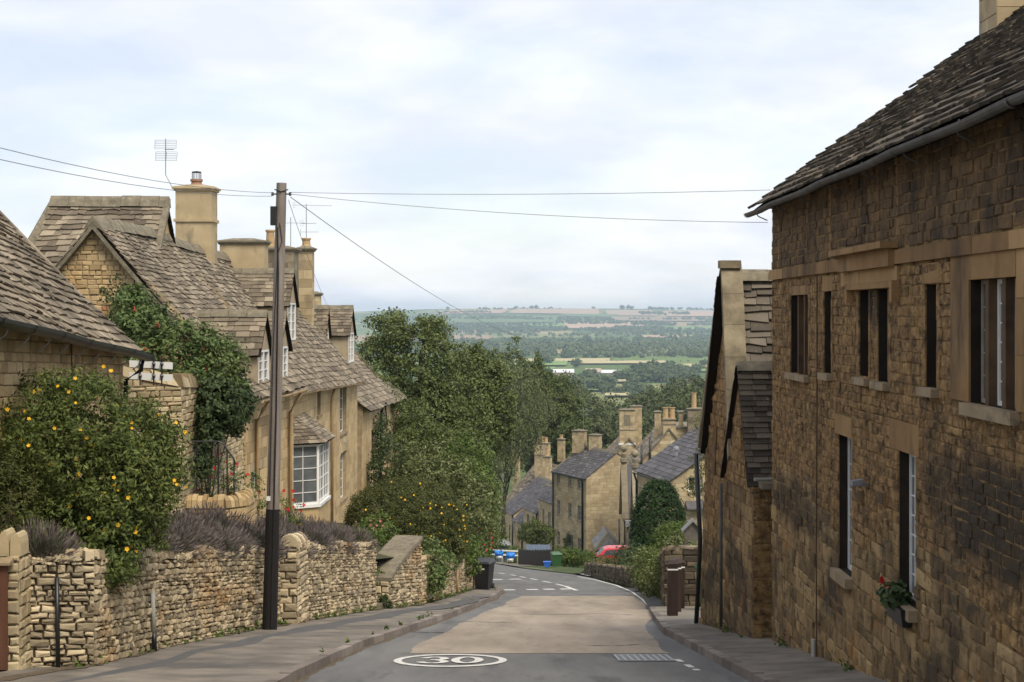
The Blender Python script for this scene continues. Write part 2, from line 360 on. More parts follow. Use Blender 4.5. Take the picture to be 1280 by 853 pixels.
M['pave'] = mat('pavement_tarmac', [(0.3, (0.10, 0.089, 0.077)), (0.5, (0.175, 0.154, 0.13)), (0.7, (0.25, 0.218, 0.18))], 1.3, detail=12, rough=0.95, bump=0.5, bscale=110, bdist=0.01,
                stains=[((0.08, 0.078, 0.078), 0.5, 0.53, 0.66, 0.7, 1), ((0.24, 0.20, 0.15), 2.2, 0.6, 0.7, 0.5, 1)])
M['patch'] = mat('tarmac_patch', [(0.075, 0.074, 0.076), (0.11, 0.108, 0.108)], 3, rough=0.93, bump=0.4, bscale=110, bdist=0.01)
M['kerb'] = mat('kerb_concrete', [(0.13, 0.108, 0.095), (0.26, 0.222, 0.196)], 2.5, pick=.4, island=0.22, bump=0.3, bscale=60, stains=[((0.07, 0.065, 0.06), 2.5, 0.55, 0.7, 0.6, 1)])
M['cobble'] = mat('cobble_setts', [(0.14, 0.125, 0.10), (0.24, 0.215, 0.175)], 3, pick=0.6, island=0.2, bump=0.4)
M['roadpaint'] = mat('road_paint', [(0.5, 0.49, 0.46), (0.68, 0.67, 0.64)], 9, rough=0.8, stains=[((0.16, 0.155, 0.15), 9, 0.58, 0.66, 0.7, 1)])
M['soil'] = mat('garden_soil', [(0.035, 0.03, 0.018), (0.07, 0.075, 0.03)], 2.2, rough=1, bump=0.6)
M['turf'] = mat('turf', [(0.035, 0.055, 0.018), (0.07, 0.095, 0.032)], 1.5, rough=1, bump=0.6)
def leafmat(name, a, b, c=None, ns=1.2, trans=0.22, stains=()):
    cols = [(0.28, a), (0.55, b)] + ([(0.8, c)] if c else [])
    return mat(name, cols, ns, pick=0.45, island=0.22, rough=0.62, spec=0.25, trans=trans, stains=stains)
M['bark'] = mat('bark', [(0.045, 0.035, 0.026), (0.10, 0.08, 0.06)], 8, zs=0.2, bump=0.8)
M['hyp'] = leafmat('hypericum_leaf', (0.045, 0.066, 0.016), (0.10, 0.132, 0.032), (0.175, 0.18, 0.045), stains=[((0.24, 0.12, 0.03), 2.2, 0.62, 0.72, 0.55, 1)])
M['hyp2'] = leafmat('boxy_shrub_leaf', (0.045, 0.056, 0.015), (0.085, 0.098, 0.028), (0.125, 0.135, 0.04))
M['petal'] = plain('yellow_petal', (0.70, 0.40, 0.015), 0.6, 0.2, var=0.15)
M['lav'] = leafmat('lavender_leaf', (0.06, 0.068, 0.042), (0.105, 0.115, 0.075), (0.15, 0.157, 0.108))
M['lavtip'] = leafmat('faded_lavender_spike', (0.10, 0.082, 0.078), (0.155, 0.13, 0.122), (0.215, 0.185, 0.17))
M['photinia'] = leafmat('photinia_leaf', (0.055, 0.09, 0.026), (0.11, 0.16, 0.05), (0.20, 0.225, 0.085), stains=[((0.20, 0.10, 0.03), 1.5, 0.58, 0.72, 0.4, 1)])
M['redleaf'] = leafmat('red_new_leaf', (0.28, 0.03, 0.02), (0.45, 0.07, 0.04))
M['ivy'] = leafmat('ivy_leaf', (0.03, 0.05, 0.018), (0.06, 0.09, 0.033), (0.105, 0.135, 0.05))
M['rosepetal'] = plain('red_rose', (0.42, 0.012, 0.016), 0.6, 0.2)
M['maple'] = leafmat('maple_leaf', (0.058, 0.082, 0.026), (0.112, 0.142, 0.044), (0.178, 0.196, 0.062), ns=0.5)
M['birch'] = leafmat('birch_leaf', (0.09, 0.112, 0.05), (0.15, 0.175, 0.08), (0.21, 0.225, 0.11), ns=0.4)
M['darkleaf'] = leafmat('dark_broadleaf', (0.05, 0.072, 0.021), (0.095, 0.122, 0.034), (0.145, 0.165, 0.048), ns=0.3)
M['lime'] = leafmat('lime_green_leaf', (0.05, 0.085, 0.018), (0.095, 0.14, 0.03), (0.15, 0.19, 0.045), ns=0.6)
M['variegated'] = leafmat('variegated_leaf', (0.06, 0.078, 0.026), (0.13, 0.15, 0.055), (0.38, 0.38, 0.18), ns=1.5)
M['yew'] = leafmat('clipped_yew', (0.018, 0.04, 0.012), (0.036, 0.07, 0.018), (0.055, 0.095, 0.025), ns=1.5)
M['autumn'] = leafmat('autumn_leaf', (0.16, 0.105, 0.02), (0.3, 0.17, 0.03), ns=1.0)
M['wood_far'] = leafmat('far_wood', (0.065, 0.09, 0.036), (0.095, 0.128, 0.05), (0.125, 0.158, 0.065), ns=0.02, trans=0.1)

M['rubbledark'] = mat('dark_rubble', [(0.25, (0.07, 0.057, 0.04)), (0.5, (0.14, 0.112, 0.075)), (0.75, (0.22, 0.18, 0.12))], 4, pick=0.6, island=0.2, bump=0.6, stains=[((0.05, 0.045, 0.035), 0.8, 0.52, 0.7, 0.6, 1)])
M['greyboard'] = plain('grey_board', (0.13, 0.115, 0.10), 0.8, 0.2, var=0.3)
M['palelate'] = mat('pale_slate', [(0.16, 0.16, 0.155), (0.24, 0.24, 0.235)], 3, pick=0.5, island=0.1)
M['shedblue'] = plain('blue_grey_boards', (0.085, 0.11, 0.15), 0.7, 0.3)
M['bluesheet'] = plain('blue_sheet', (0.02, 0.19, 0.62), 0.5, 0.4)
M['redpaint'] = plain('red_car_paint', (0.50, 0.015, 0.02), 0.25, 0.5, bump=0)
M['autumnmix'] = leafmat('autumn_mix', (0.05, 0.07, 0.02), (0.12, 0.12, 0.03), (0.32, 0.17, 0.03), ns=1.5)
M['wood_near'] = leafmat('wood_leaf', (0.05, 0.066, 0.024), (0.08, 0.098, 0.034), (0.11, 0.125, 0.045), ns=0.12, trans=0.15)
M['shedroof'] = plain('pale_roof_sheet', (0.62, 0.62, 0.62), 0.6, 0.3)
M['shedwall'] = plain('pale_wall', (0.38, 0.31, 0.25), 0.8, 0.2)
M['grit'] = mat('washed_soil', [(0.3, (0.085, 0.066, 0.046)), (0.6, (0.17, 0.135, 0.095)), (0.8, (0.27, 0.22, 0.16))], 14, rough=1, spec=.1, bump=1.0, bscale=60)

# ------------------------------------------------------------------ helpers: masonry, slates, windows
def free_spans(L, cuts):
    sp = [(0.0, L)]
    for (c0, c1) in cuts:
        ns = []
        for (a, b) in sp:
            if c1 <= a or c0 >= b: ns.append((a, b)); continue
            if c0 > a: ns.append((a, c0))
            if c1 < b: ns.append((c1, b))
        sp = ns
    return sp
def stones(mb, fr, L, top, bot, openings=(), ch=(0.13, 0.2), cl=(0.2, 0.45), prot=(0.0, 0.02), gap=0.008, bev=0.012, rough=0.0, mi=0, back=0.04, zones=None, follow=None, centre=0.0, umax=None):
    """Coursed stones on the wall plane of frame FR. top/bot: heights over u. zones(u, v) -> material slot. follow(u): how courses ride on sloping ground."""
    fo = follow or (lambda u: 0.0)
    us = [i * L / 24 for i in range(25)]
    vmin = min(bot(u) - fo(u) for u in us); vmax = max(top(u) - fo(u) for u in us)
    v = vmin
    while v < vmax - 0.02:
        h = rnd.uniform(*ch); v0, v1 = v, v + h; v = v1
        cuts = []
        for (o0, o1, p0, p1) in openings:
            if v1 > p0 + 0.02 and v0 < p1 - 0.02: cuts.append((o0, o1))
        for (a, b) in free_spans(L, cuts):
            u = a - (rnd.uniform(0, cl[0]) if a == 0 else 0)
            while u < b - 0.005:
                ln = rnd.uniform(*cl) * (0.8 + 0.4 * h / ch[1])
                e = u + ln
                if b - e < cl[0] * 0.6: e = b
                u0, u1 = max(u, a), min(e, b); u = e
                if u1 - u0 < 0.03: continue
                um = (u0 + u1) / 2
                lo0, lo1 = v0 + fo(u0), v0 + fo(u1)
                if v1 + fo(um) < bot(um): continue
                hi0, hi1 = min(v1 + fo(u0), top(u0)), min(v1 + fo(u1), top(u1))
                if min(hi0 - lo0, hi1 - lo1) < 0.012: continue
                g = gap
                pr = rnd.uniform(*prot)
                j = lambda k=1.0: rnd.uniform(-rough, rough) * k
                q = [(u0 + g + abs(j()), lo0 + g + j()), (u1 - g - abs(j()), lo1 + g + j()), (u1 - g - abs(j()), hi1 - g + j()), (u0 + g + abs(j()), hi0 - g + j())]
                cu, cv = sum(p[0] for p in q) / 4, sum(p[1] for p in q) / 4
                B = [fr(p[0], p[1], -back) for p in q]
                bw = min(bev, (u1 - u0) * 0.3, (hi0 - lo0) * 0.3)
                Fp = []
                for p in q:
                    su = 1 if p[0] < cu else -1; sv = 1 if p[1] < cv else -1
                    Fp.append(fr(p[0] + su * bw, p[1] + sv * bw, pr + j(0.5)))
                Md = [fr(p[0], p[1], pr - bev * 0.8) for p in q]
                m_ = zones(um, v0 + fo(um)) if zones else mi
                vs = B + Md + Fp
                fs = [(0, 1, 5, 4), (1, 2, 6, 5), (2, 3, 7, 6), (3, 0, 4, 7), (4, 5, 9, 8), (5, 6, 10, 9), (6, 7, 11, 10), (7, 4, 8, 11)]
                if centre > 0:
                    vs.append(fr(cu + j(), cv + j(), pr + rnd.uniform(0.2, 1) * centre))
                    fs += [(8, 9, 12), (9, 10, 12), (10, 11, 12), (11, 8, 12)]
                else:
                    fs.append((8, 9, 10, 11))
                mb.add(vs, fs, m_)
def backing(mb, fr, L, top, bot, openings=(), n=-0.014, deep=0.22, mi=1, rmi=None):
    """Mortar plane behind the stones, with reveals round the openings."""
    ub = sorted(set([0.0, L] + [x for o in openings for x in o[:2]] + [L * i / 8 for i in range(1, 8)]))
    for a, b in zip(ub, ub[1:]):
        m_ = (a + b) / 2
        cuts = sorted([(o[2], o[3]) for o in openings if o[0] < m_ < o[1]])
        lo = None
        edges = []
        for c in cuts: edges += [c[0], c[1]]
        seq = [None] + edges + [None]
        for i in range(0, len(seq), 2):
            l0 = (bot(a), bot(b)) if seq[i] is None else (seq[i], seq[i])
            h0 = (top(a), top(b)) if seq[i + 1] is None else (seq[i + 1], seq[i + 1])
            mb.poly([fr(a, l0[0], n), fr(b, l0[1], n), fr(b, h0[1], n), fr(a, h0[0], n)], mi)
    for (o0, o1, p0, p1) in openings:
        mi = rmi if rmi is not None else mi
        mb.poly([fr(o0, p0, n), fr(o0, p1, n), fr(o0, p1, -deep), fr(o0, p0, -deep)], mi)
        mb.poly([fr(o1, p0, n), fr(o1, p0, -deep), fr(o1, p1, -deep), fr(o1, p1, n)], mi)
        mb.poly([fr(o0, p1, n), fr(o1, p1, n), fr(o1, p1, -deep), fr(o0, p1, -deep)], mi)
        mb.poly([fr(o0, p0, n), fr(o0, p0, -deep), fr(o1, p0, -deep), fr(o1, p0, n)], mi)
def slates(mb, e0, e1, r1, r0, exp=(0.26, 0.14), wd=(0.18, 0.38), th=0.022, sag=0.0, rough=0.012, mi=0, under=1, clip=None, wob=0.0, lap=0.6):
    """Slates on the quad eaves e0-e1, ridge r0-r1; exp: exposure at eaves and ridge."""
    e0, e1, r1, r0 = map(Vector, (e0, e1, r1, r0))
    nrm = (e1 - e0).cross(r0 - e0).normalized()
    if nrm.z < 0: nrm = -nrm
    Lu = max((e1 - e0).length, (r1 - r0).length); Ls = ((r0 - e0).length + (r1 - e1).length) / 2
    ph = rnd.uniform(0, 6)
    def pt(u, s):
        u_, s_ = u / Lu, s / Ls
        p = e0.lerp(e1, u_).lerp(r0.lerp(r1, u_), s_)
        sc = min(max(s_, 0), 1)
        return p - Vector((0, 0, sag * 4 * sc * (1 - sc))) + nrm * (wob * math.sin(u * 0.9 + ph) * math.sin(s * 1.1 + ph * 2))
    ns, nu = 8, 10
    for i in range(ns):
        for k in range(nu):
            a, b, c, d = Lu * k / nu, Lu * (k + 1) / nu, Ls * i / ns, Ls * (i + 1) / ns
            if clip and not clip((a + b) / 2, (c + d) / 2): continue
            mb.poly([pt(a, c) - nrm * 0.02, pt(b, c) - nrm * 0.02, pt(b, d) - nrm * 0.02, pt(a, d) - nrm * 0.02], under)
    s = 0.0
    while s < Ls:
        ex = exp[0] + (exp[1] - exp[0]) * s / Ls
        ex *= rnd.uniform(0.9, 1.1)
        u = -rnd.uniform(0, wd[1])
        while u < Lu:
            wdt = rnd.uniform(*wd) * (0.75 + 0.5 * ex / exp[0])
            u0, u1 = max(u, 0) + 0.004, min(u + wdt, Lu) - 0.004; u += wdt
            if u1 - u0 < 0.04: continue
            if clip and not clip((u0 + u1) / 2, s + ex * 0.5): continue
            j = lambda: rnd.uniform(-rough, rough)
            t = th * rnd.uniform(0.7, 1.4)
            top = min(s + ex * (1 + lap), Ls + 0.02)
            l0 = s + j() * 1.5; l1 = s + j() * 1.5
            lift = abs(j()) * 0.6
            a0, a1 = pt(u0, l0), pt(u1, l1)
            b0, b1 = pt(u0, top), pt(u1, top)
            k0, k1 = nrm * (th * 1.1 + t + lift), nrm * (th * 1.1 + t + abs(j()) * 0.6)
            vs = [a0 + k0 - nrm * t, a1 + k1 - nrm * t, b1 - nrm * 0.004, b0 - nrm * 0.004, a0 + k0, a1 + k1, b1 + nrm * t * 0.5, b0 + nrm * t * 0.5]
            mb.add(vs, [(4, 5, 6, 7), (0, 1, 5, 4), (1, 2, 6, 5), (3, 0, 4, 7)], mi)
        s += ex
def ridge_row(mb, a, b, wdt=0.2, h=0.1, ln=0.45, mi=0):
    a, b = Vector(a), Vector(b); d = (b - a); L = d.length; d.normalize()
    n = d.cross(Vector((0, 0, 1))).normalized()
    u = 0.0
    while u < L - 0.02:
        e = min(u + ln * rnd.uniform(0.85, 1.15), L)
        dz = rnd.uniform(-0.012, 0.012)
        A, B = a + d * (u + 0.004) + Vector((0, 0, dz)), a + d * (e - 0.004) + Vector((0, 0, dz))
        pr = [(-wdt, -wdt * 0.9), (-wdt * 0.55, -0.02), (0, h), (wdt * 0.55, -0.02), (wdt, -wdt * 0.9)]
        vs = [A + n * x + Vector((0, 0, z)) for x, z in pr] + [B + n * x + Vector((0, 0, z)) for x, z in pr]
        mb.add(vs, [(0, 1, 6, 5), (1, 2, 7, 6), (2, 3, 8, 7), (3, 4, 9, 8), (4, 3, 2, 1, 0), (5, 6, 7, 8, 9)], mi)
        u = e
def window(parent, fr, u0, u1, v0, v1, depth=0.16, cols=2, rows=3, fmat='white', glass='glass', sill=None, lintel=None, fw=0.045, bar=0.016, jambs=None, stile=0, sillmat='sill_stone', lintmat='dressed'):
    """Casement: frame with bars; children pane, sill, lintel, surround."""
    mb = MB()
    n0, n1 = -depth - 0.04, -depth
    mb.fbox(fr, u0, u0 + fw, v0, v1, n0, n1); mb.fbox(fr, u1 - fw, u1, v0, v1, n0, n1)
    mb.fbox(fr, u0 + fw, u1 - fw, v0, v0 + fw, n0, n1); mb.fbox(fr, u0 + fw, u1 - fw, v1 - fw, v1, n0, n1)
    iu0, iu1, iv0, iv1 = u0 + fw, u1 - fw, v0 + fw, v1 - fw
    for i in range(1, cols):
        c = iu0 + (iu1 - iu0) * i / cols
        h = 0.03 if (stile and i % stile == 0) else bar / 2
        mb.fbox(fr, c - h, c + h, iv0, iv1, n0 + 0.006, n1 - 0.006)
    for i in range(1, rows):
        c = iv0 + (iv1 - iv0) * i / rows
        mb.fbox(fr, iu0, iu1, c - bar / 2, c + bar / 2, n0 + 0.01, n1 - 0.01)
    o = mb.build('window', M[fmat], parent)
    g = MB(); g.fbox(fr, iu0 - 0.005, iu1 + 0.005, iv0 - 0.005, iv1 + 0.005, n0 + 0.012, n0 + 0.022)
    g.build('pane', M[glass], o) if not isinstance(glass, bpy.types.Material) else g.build('pane', glass, o)
    if sill:
        s = MB(); s.fbox(fr, u0 - sill[0], u1 + sill[0], v0 - sill[1], v0 - 0.002, -depth, sill[2]); s.build('sill', M[sillmat], o)
    if lintel:
        s = MB(); s.fbox(fr, u0 - lintel[0], u1 + lintel[0], v1 + 0.002, v1 + lintel[1], -0.1, lintel[2]); s.build('lintel', M[lintmat], o)
    if jambs:
        for (a, b) in ((u0 - jambs[0], u0 - 0.002), (u1 + 0.002, u1 + jambs[0])):
            s = MB(); s.fbox(fr, a, b, v0, v1, -0.1, jambs[1]); s.build('jamb', M[lintmat], o)
    return o
def pipe(parent, pts, r, m, name='downpipe', k=8):
    mb = MB(); mb.tube(pts, r, k)
    return mb.build(name, M[m], parent, smooth=True)
def gutter(parent, fr, u0, u1, v0, v1, n, r=0.055, m='black', brackets=0):
    """Half-round gutter along the eaves, from height v0 to v1."""
    mb = MB(); K = 7; nseg = max(2, int((u1 - u0) / 1.2))
    for rr in (r, r * 0.86):
        rows = []
        for i in range(nseg + 1):
            t = i / nseg; u = u0 + (u1 - u0) * t; v = v0 + (v1 - v0) * t + (0.012 * math.sin(i * 2.1))
            rows.append([fr(u, v - rr * math.sin(math.pi * k / K), n + rr * math.cos(math.pi * k / K)) for k in range(K + 1)])
        mb.sheet(rows)
    for i in range(nseg + 1):
        t = i / nseg; u = u0 + (u1 - u0) * t; v = v0 + (v1 - v0) * t
        for k in range(K):
            a = [math.pi * k / K, math.pi * (k + 1) / K]
            R2 = r * 1.12
            mb.poly([fr(u - 0.03, v - R2 * math.sin(a[0]), n + R2 * math.cos(a[0])), fr(u - 0.03, v - R2 * math.sin(a[1]), n + R2 * math.cos(a[1])), fr(u + 0.03, v - R2 * math.sin(a[1]), n + R2 * math.cos(a[1])), fr(u + 0.03, v - R2 * math.sin(a[0]), n + R2 * math.cos(a[0]))])
    o = mb.build('gutter', M[m], parent)
    if brackets:
        for i in range(brackets):
            b = MB()
            t = (i + 0.5) / brackets; u = u0 + (u1 - u0) * t; v = v0 + (v1 - v0) * t
            b.tube([fr(u, v - r * 1.05, n), fr(u, v - r * 1.6, n - 0.02), fr(u, v - r * 2.6, n - 0.16)], 0.009, 5)
            b.build('bracket', M['galv' if m == 'black' else m], o)
    return o
def stack(parent, c, wx, wy, z0, z1, ang=0.0, m='ashlar', bands=((0.0, 0.06, 0.05),), pots=(), mid=None, blocks=True, capm='cap_stone'):
    """Chimney stack centred at c: block-built shaft, cap, pots as sub-parts (dx, dy, r, h, kind)."""
    ca, sa = math.cos(ang), math.sin(ang)
    T = lambda x, y, z: Vector((c[0] + x * ca - y * sa, c[1] + x * sa + y * ca, z))
    mb = MB()
    bx = lambda x0, x1, y0, y1, a, b, mi=0: mb.hexa([T(x0, y0, a), T(x1, y0, a), T(x1, y1, a), T(x0, y1, a)], [T(x0, y0, b), T(x1, y0, b), T(x1, y1, b), T(x0, y1, b)], mi)
    hx, hy = wx / 2, wy / 2
    g = 0.012 if blocks else 0.0
    bx(-hx + g, hx - g, -hy + g, hy - g, z0, z1 - 0.05, 1 if blocks else 0)
    if blocks:
        for (p, q, L) in (((-hx, -hy), (1, 0), wx), ((hx, -hy), (0, 1), wy), ((-hx, hy), (0, -1), wy), ((hx, hy), (-1, 0), wx)):
            O = T(p[0], p[1], 0); U = T(p[0] + q[0], p[1] + q[1], 0) - O; Nn = Vector((U.y, -U.x, 0))
            stones(mb, frame(O, U, Nn), L, lambda u: z1 - 0.05, lambda u: z0, ch=(0.22, 0.34), cl=(0.3, 0.6), prot=(0, 0.004), gap=0.004, bev=0.006, back=0.011, mi=0)
    if mid: bx(-hx - 0.05, hx + 0.05, -hy - 0.05, hy + 0.05, mid, mid + 0.09, 2)
    bx(-hx - 0.05, hx + 0.05, -hy - 0.05, hy + 0.05, z1 - 0.10, z1 - 0.04, 2)
    bx(-hx - 0.10, hx + 0.10, -hy - 0.10, hy + 0.10, z1 - 0.0395, z1 + 0.02, 2)
    b_ = [T(-hx - 0.09, -hy - 0.09, z1 + 0.0205), T(hx + 0.09, -hy - 0.09, z1 + 0.0205), T(hx + 0.09, hy + 0.09, z1 + 0.0205), T(-hx - 0.09, hy + 0.09, z1 + 0.0205)]
    t_ = [T(-hx * .45, -hy * .45, z1 + 0.11), T(hx * .45, -hy * .45, z1 + 0.11), T(hx * .45, hy * .45, z1 + 0.11), T(-hx * .45, hy * .45, z1 + 0.11)]
    mb.hexa(b_, t_, 2)
    o = mb.build('chimney', [M[m], M['mortar'], M[capm]], parent)
    for (px_, py_, r, h, kind) in pots:
        p = MB(); q = T(px_, py_, z1 + 0.06)
        p.lathe(q, [(r * 1.15, 0), (r * 1.15, 0.06), (r, 0.08), (r * 0.9, h - 0.08), (r * 1.12, h - 0.06), (r * 1.12, h), (r * 0.8, h), (r * 0.8, h - 0.1)], 14)
        po = p.build('pot', M[kind], o, smooth=False)
        if kind == 'terracotta' and len(pots) == 1 and r > 0.14:
            cw = MB()
            for k in range(10):
                a = 2 * math.pi * k / 10
                cw.tube([q + Vector((r * .8 * math.cos(a), r * .8 * math.sin(a), h - 0.02)), q + Vector((r * .8 * math.cos(a), r * .8 * math.sin(a), h + 0.2))], 0.008, 4)
            cw.lathe(q, [(r * .85, h + 0.2), (r * .85, h + 0.23), (0.02, h + 0.25)], 12)
            cw.build('cowl', M['iron'], o)
    return o

def house(name, label, cat, a, b, wd, zb, ze, zrg, side=1, loc=None, wallmat='honey', mort='mortar', st=None, front=(), near=(), roofmat='slate', rexp=(0.3, 0.16), rw=(0.22, 0.45),
          ov=0.28, vg=0.12, sag=0.08, verge=None, drop=0.0, group=None, nearstones=True, coping=None, farplain=True, ridgemat=None, rough=0.012, wob=0.03, frontst=None, nearst=None, nearprof=None):
    """Gabled house: facade from near corner a to far corner b (its right side when side=1), depth wd; returns root and frames."""
    a = Vector((a[0], a[1], 0)); b = Vector((b[0], b[1], 0)); U = (b - a).normalized(); L = (b - a).length
    N = Vector((U.y, -U.x, 0)) * side; I = -N
    root = thing(name, label, cat, loc or (a.x + I.x * wd / 2 + U.x * L / 2, a.y + I.y * wd / 2 + U.y * L / 2, zb), group)
    fr = frame(a, U, N); frn = frame(a, I, -U)
    eave = lambda u: ze - drop * u / L
    gt = (lambda x: ze + (zrg - ze) * (1 - abs(2 * x / wd - 1)))
    st = st or dict(ch=(0.2, 0.3), cl=(0.3, 0.6), prot=(0, 0.006), gap=0.005, bev=0.008)
    mb = MB()
    # core
    d = 0.24
    A = [a + I * d + U * d, b + I * d - U * d, b + I * (wd) - U * d, a + I * wd + U * d]
    mb.hexa([(p.x, p.y, zb) for p in A], [(p.x, p.y, (ze if i in (0, 3) else ze - drop)) for i, p in enumerate(A)], 1)
    for (p, s_) in ((a, 1), (b, -1)):
        q = p + U * d * s_
        zz_ = ze if s_ == 1 else ze - drop
        mb.poly([(*(q + I * d).xy, zz_), (*(q + I * wd).xy, zz_), (*(q + I * wd / 2).xy, zrg - 0.1 - (drop if s_ == -1 else 0))], 1)
    # the far gable and the back are plain stone planes
    fb = frame(b, I, U)
    backing(mb, fb, wd, lambda x: gt(x) - drop, lambda x: zb, (), n=0.0, mi=1)
    backing(mb, frame(a + I * wd, U, I), L, eave, lambda x: zb, (), n=0.0, mi=1)
    backing(mb, fr, L, eave, lambda u: zb, front, mi=1)
    stones(mb, fr, L, eave, lambda u: zb, front, **(frontst or st))
    backing(mb, frn, wd, gt, lambda u: zb, near, mi=1)
    if nearstones: stones(mb, frn, wd, gt, lambda u: zb, near, **(nearst or st))
    mb.build('wall', [M[wallmat], M[mort]], root)
    # roof
    rb = MB(); sl_ = (zrg - ze) / (wd / 2)
    e0 = fr(-vg, ze - ov * sl_, ov); e1 = fr(L + vg, ze - drop - ov * sl_, ov)
    r0 = fr(-vg, zrg, -wd / 2); r1 = fr(L + vg, zrg - drop, -wd / 2)
    slates(rb, e0, e1, r1, r0, exp=rexp, wd=rw, sag=sag, rough=rough, wob=wob)
    k0 = fr(-vg, ze - ov * sl_, -wd - ov); k1 = fr(L + vg, ze - drop - ov * sl_, -wd - ov)
    slates(rb, k1, k0, r0, r1, exp=(rexp[0] * 1.5, rexp[1] * 1.5), wd=(rw[0] * 1.5, rw[1] * 1.5), sag=sag, rough=rough)
    ro = rb.build('roof', [M[roofmat], M['under']], root)
    rr = MB(); ridge_row(rr, r0 + Vector((0, 0, 0.06)), r1 + Vector((0, 0, 0.06))); rr.build('ridge', M[ridgemat or 'cap_stone'], ro)
    if coping:
        cb = MB()
        for (uu) in ([-vg + 0.02] if 'near' in coping else []) + ([L + vg - 0.02] if 'far' in coping else []):
            dz = drop if uu > 0 else 0
            n_ = max(4, int(wd / 2 / 0.5))
            for sgn in (0, 1):
                for i in range(n_):
                    t0, t1 = i / n_, (i + 1) / n_
                    if sgn == 0: P0, P1 = (ov + (-wd / 2 - ov) * t0, ze - dz - ov * sl_ + (zrg - ze + ov * sl_) * t0), (ov + (-wd / 2 - ov) * t1, ze - dz - ov * sl_ + (zrg - ze + ov * sl_) * t1)
                    else: P0, P1 = (-wd - ov + (wd / 2 + ov) * t0, ze - dz - ov * sl_ + (zrg - ze + ov * sl_) * t0), (-wd - ov + (wd / 2 + ov) * t1, ze - dz - ov * sl_ + (zrg - ze + ov * sl_) * t1)
                    sg = lambda t: -sag * 4 * t * (1 - t)
                    cb.hexa([fr(uu - 0.11, P0[1] - 0.05 + sg(t0), P0[0]), fr(uu + 0.11, P0[1] - 0.05 + sg(t0), P0[0]), fr(uu + 0.11, P1[1] - 0.05 + sg(t1), P1[0]), fr(uu - 0.11, P1[1] - 0.05 + sg(t1), P1[0])],
                            [fr(uu - 0.11, P0[1] + 0.1 + sg(t0), P0[0]), fr(uu + 0.11, P0[1] + 0.1 + sg(t0), P0[0]), fr(uu + 0.11, P1[1] + 0.1 + sg(t1), P1[0]), fr(uu - 0.11, P1[1] + 0.1 + sg(t1), P1[0])])
        cb.build('coping', M['cap_stone'], ro)
    return root, fr, frn, ro
def dormer(root, fr, u0, u1, v0, v1, apex, back, n=0.0, ap=0.3, fmat='white', cols=2, rows=4, roofmat='slate', wallm='cream', wfw=0.05):
    """Gabled dormer: walls (part), with roof and window as sub-parts."""
    um = (u0 + u1) / 2; mb = MB()
    e = 0.12
    # cheeks and gable
    mb.hexa([fr(u0 - e, v0 - ap, n), fr(u0 - e, v0 - ap, -back), fr(u0, v0 - ap, -back), fr(u0, v0 - ap, n)], [fr(u0 - e, v1, n), fr(u0 - e, v1, -back), fr(u0, v1, -back), fr(u0, v1, n)])
    mb.hexa([fr(u1, v0 - ap, n), fr(u1, v0 - ap, -back), fr(u1 + e, v0 - ap, -back), fr(u1 + e, v0 - ap, n)], [fr(u1, v1, n), fr(u1, v1, -back), fr(u1 + e, v1, -back), fr(u1 + e, v1, n)])
    mb.fbox(fr, u0 + 0.002, u1 - 0.002, v0 - ap, v0 - 0.012, n - 0.2, n - 0.004)
    mb.add([fr(u0 - e, v1, n), fr(u1 + e, v1, n), fr(um, apex - 0.04, n), fr(u0 - e, v1, n - 0.15), fr(u1 + e, v1, n - 0.15), fr(um, apex - 0.04, n - 0.15)], [(0, 1, 2), (5, 4, 3), (0, 3, 4, 1), (1, 4, 5, 2), (2, 5, 3, 0)])
    o = mb.build('dormer', M[wallm], root)
    rb = MB(); ovh = 0.12; sl_ = (apex - v1) / (um - u0 + e); dv = sl_ * ovh
    for sg in (-1, 1):
        ue = um + sg * (um - u0 + e + ovh)
        A, B = fr(ue, v1 - dv, n + 0.1), fr(ue, v1 - dv, -back - 0.25)
        C, D = fr(um, apex, -back - 0.25), fr(um, apex, n + 0.1)
        slates(rb, A, B, C, D, exp=(0.2, 0.13), wd=(0.16, 0.34), th=0.02, rough=0.01)
    ridge_row(rb, fr(um, apex + 0.05, n + 0.1), fr(um, apex + 0.05, -back - 0.25), wdt=0.13, h=0.06, mi=2)
    rb.build('roof', [M[roofmat], M['under'], M['cap_stone']], o)
    wb = MB()
    q = lambda u, v, m_: fr(u, v, n + m_)
    fw = wfw
    for (x0, x1, y0, y1) in ((u0 + .004, u0 + fw, v0, v1 - .003), (u1 - fw, u1 - .004, v0, v1 - .003), (u0 + fw, u1 - fw, v0, v0 + fw), (u0 + fw, u1 - fw, v1 - fw, v1 - .003), (um - 0.035, um + 0.035, v0 + fw, v1 - fw)):
        wb.fbox(q, x0, x1, y0, y1, -0.08, 0.012)
    for i in range(1, rows):
        y = v0 + fw + (v1 - v0 - 2 * fw) * i / rows
        wb.fbox(q, u0 + fw, um - .035, y - .01, y + .01, -0.05, -0.02); wb.fbox(q, um + .035, u1 - fw, y - .01, y + .01, -0.05, -0.02)
    wb.build('window', M[fmat], o)
    g = MB(); g.fbox(q, u0 + fw - .004, u1 - fw + .004, v0 + fw - .004, v1 - fw + .004, -0.055, -0.045); g.build('pane', M['glass'], o)
    return o

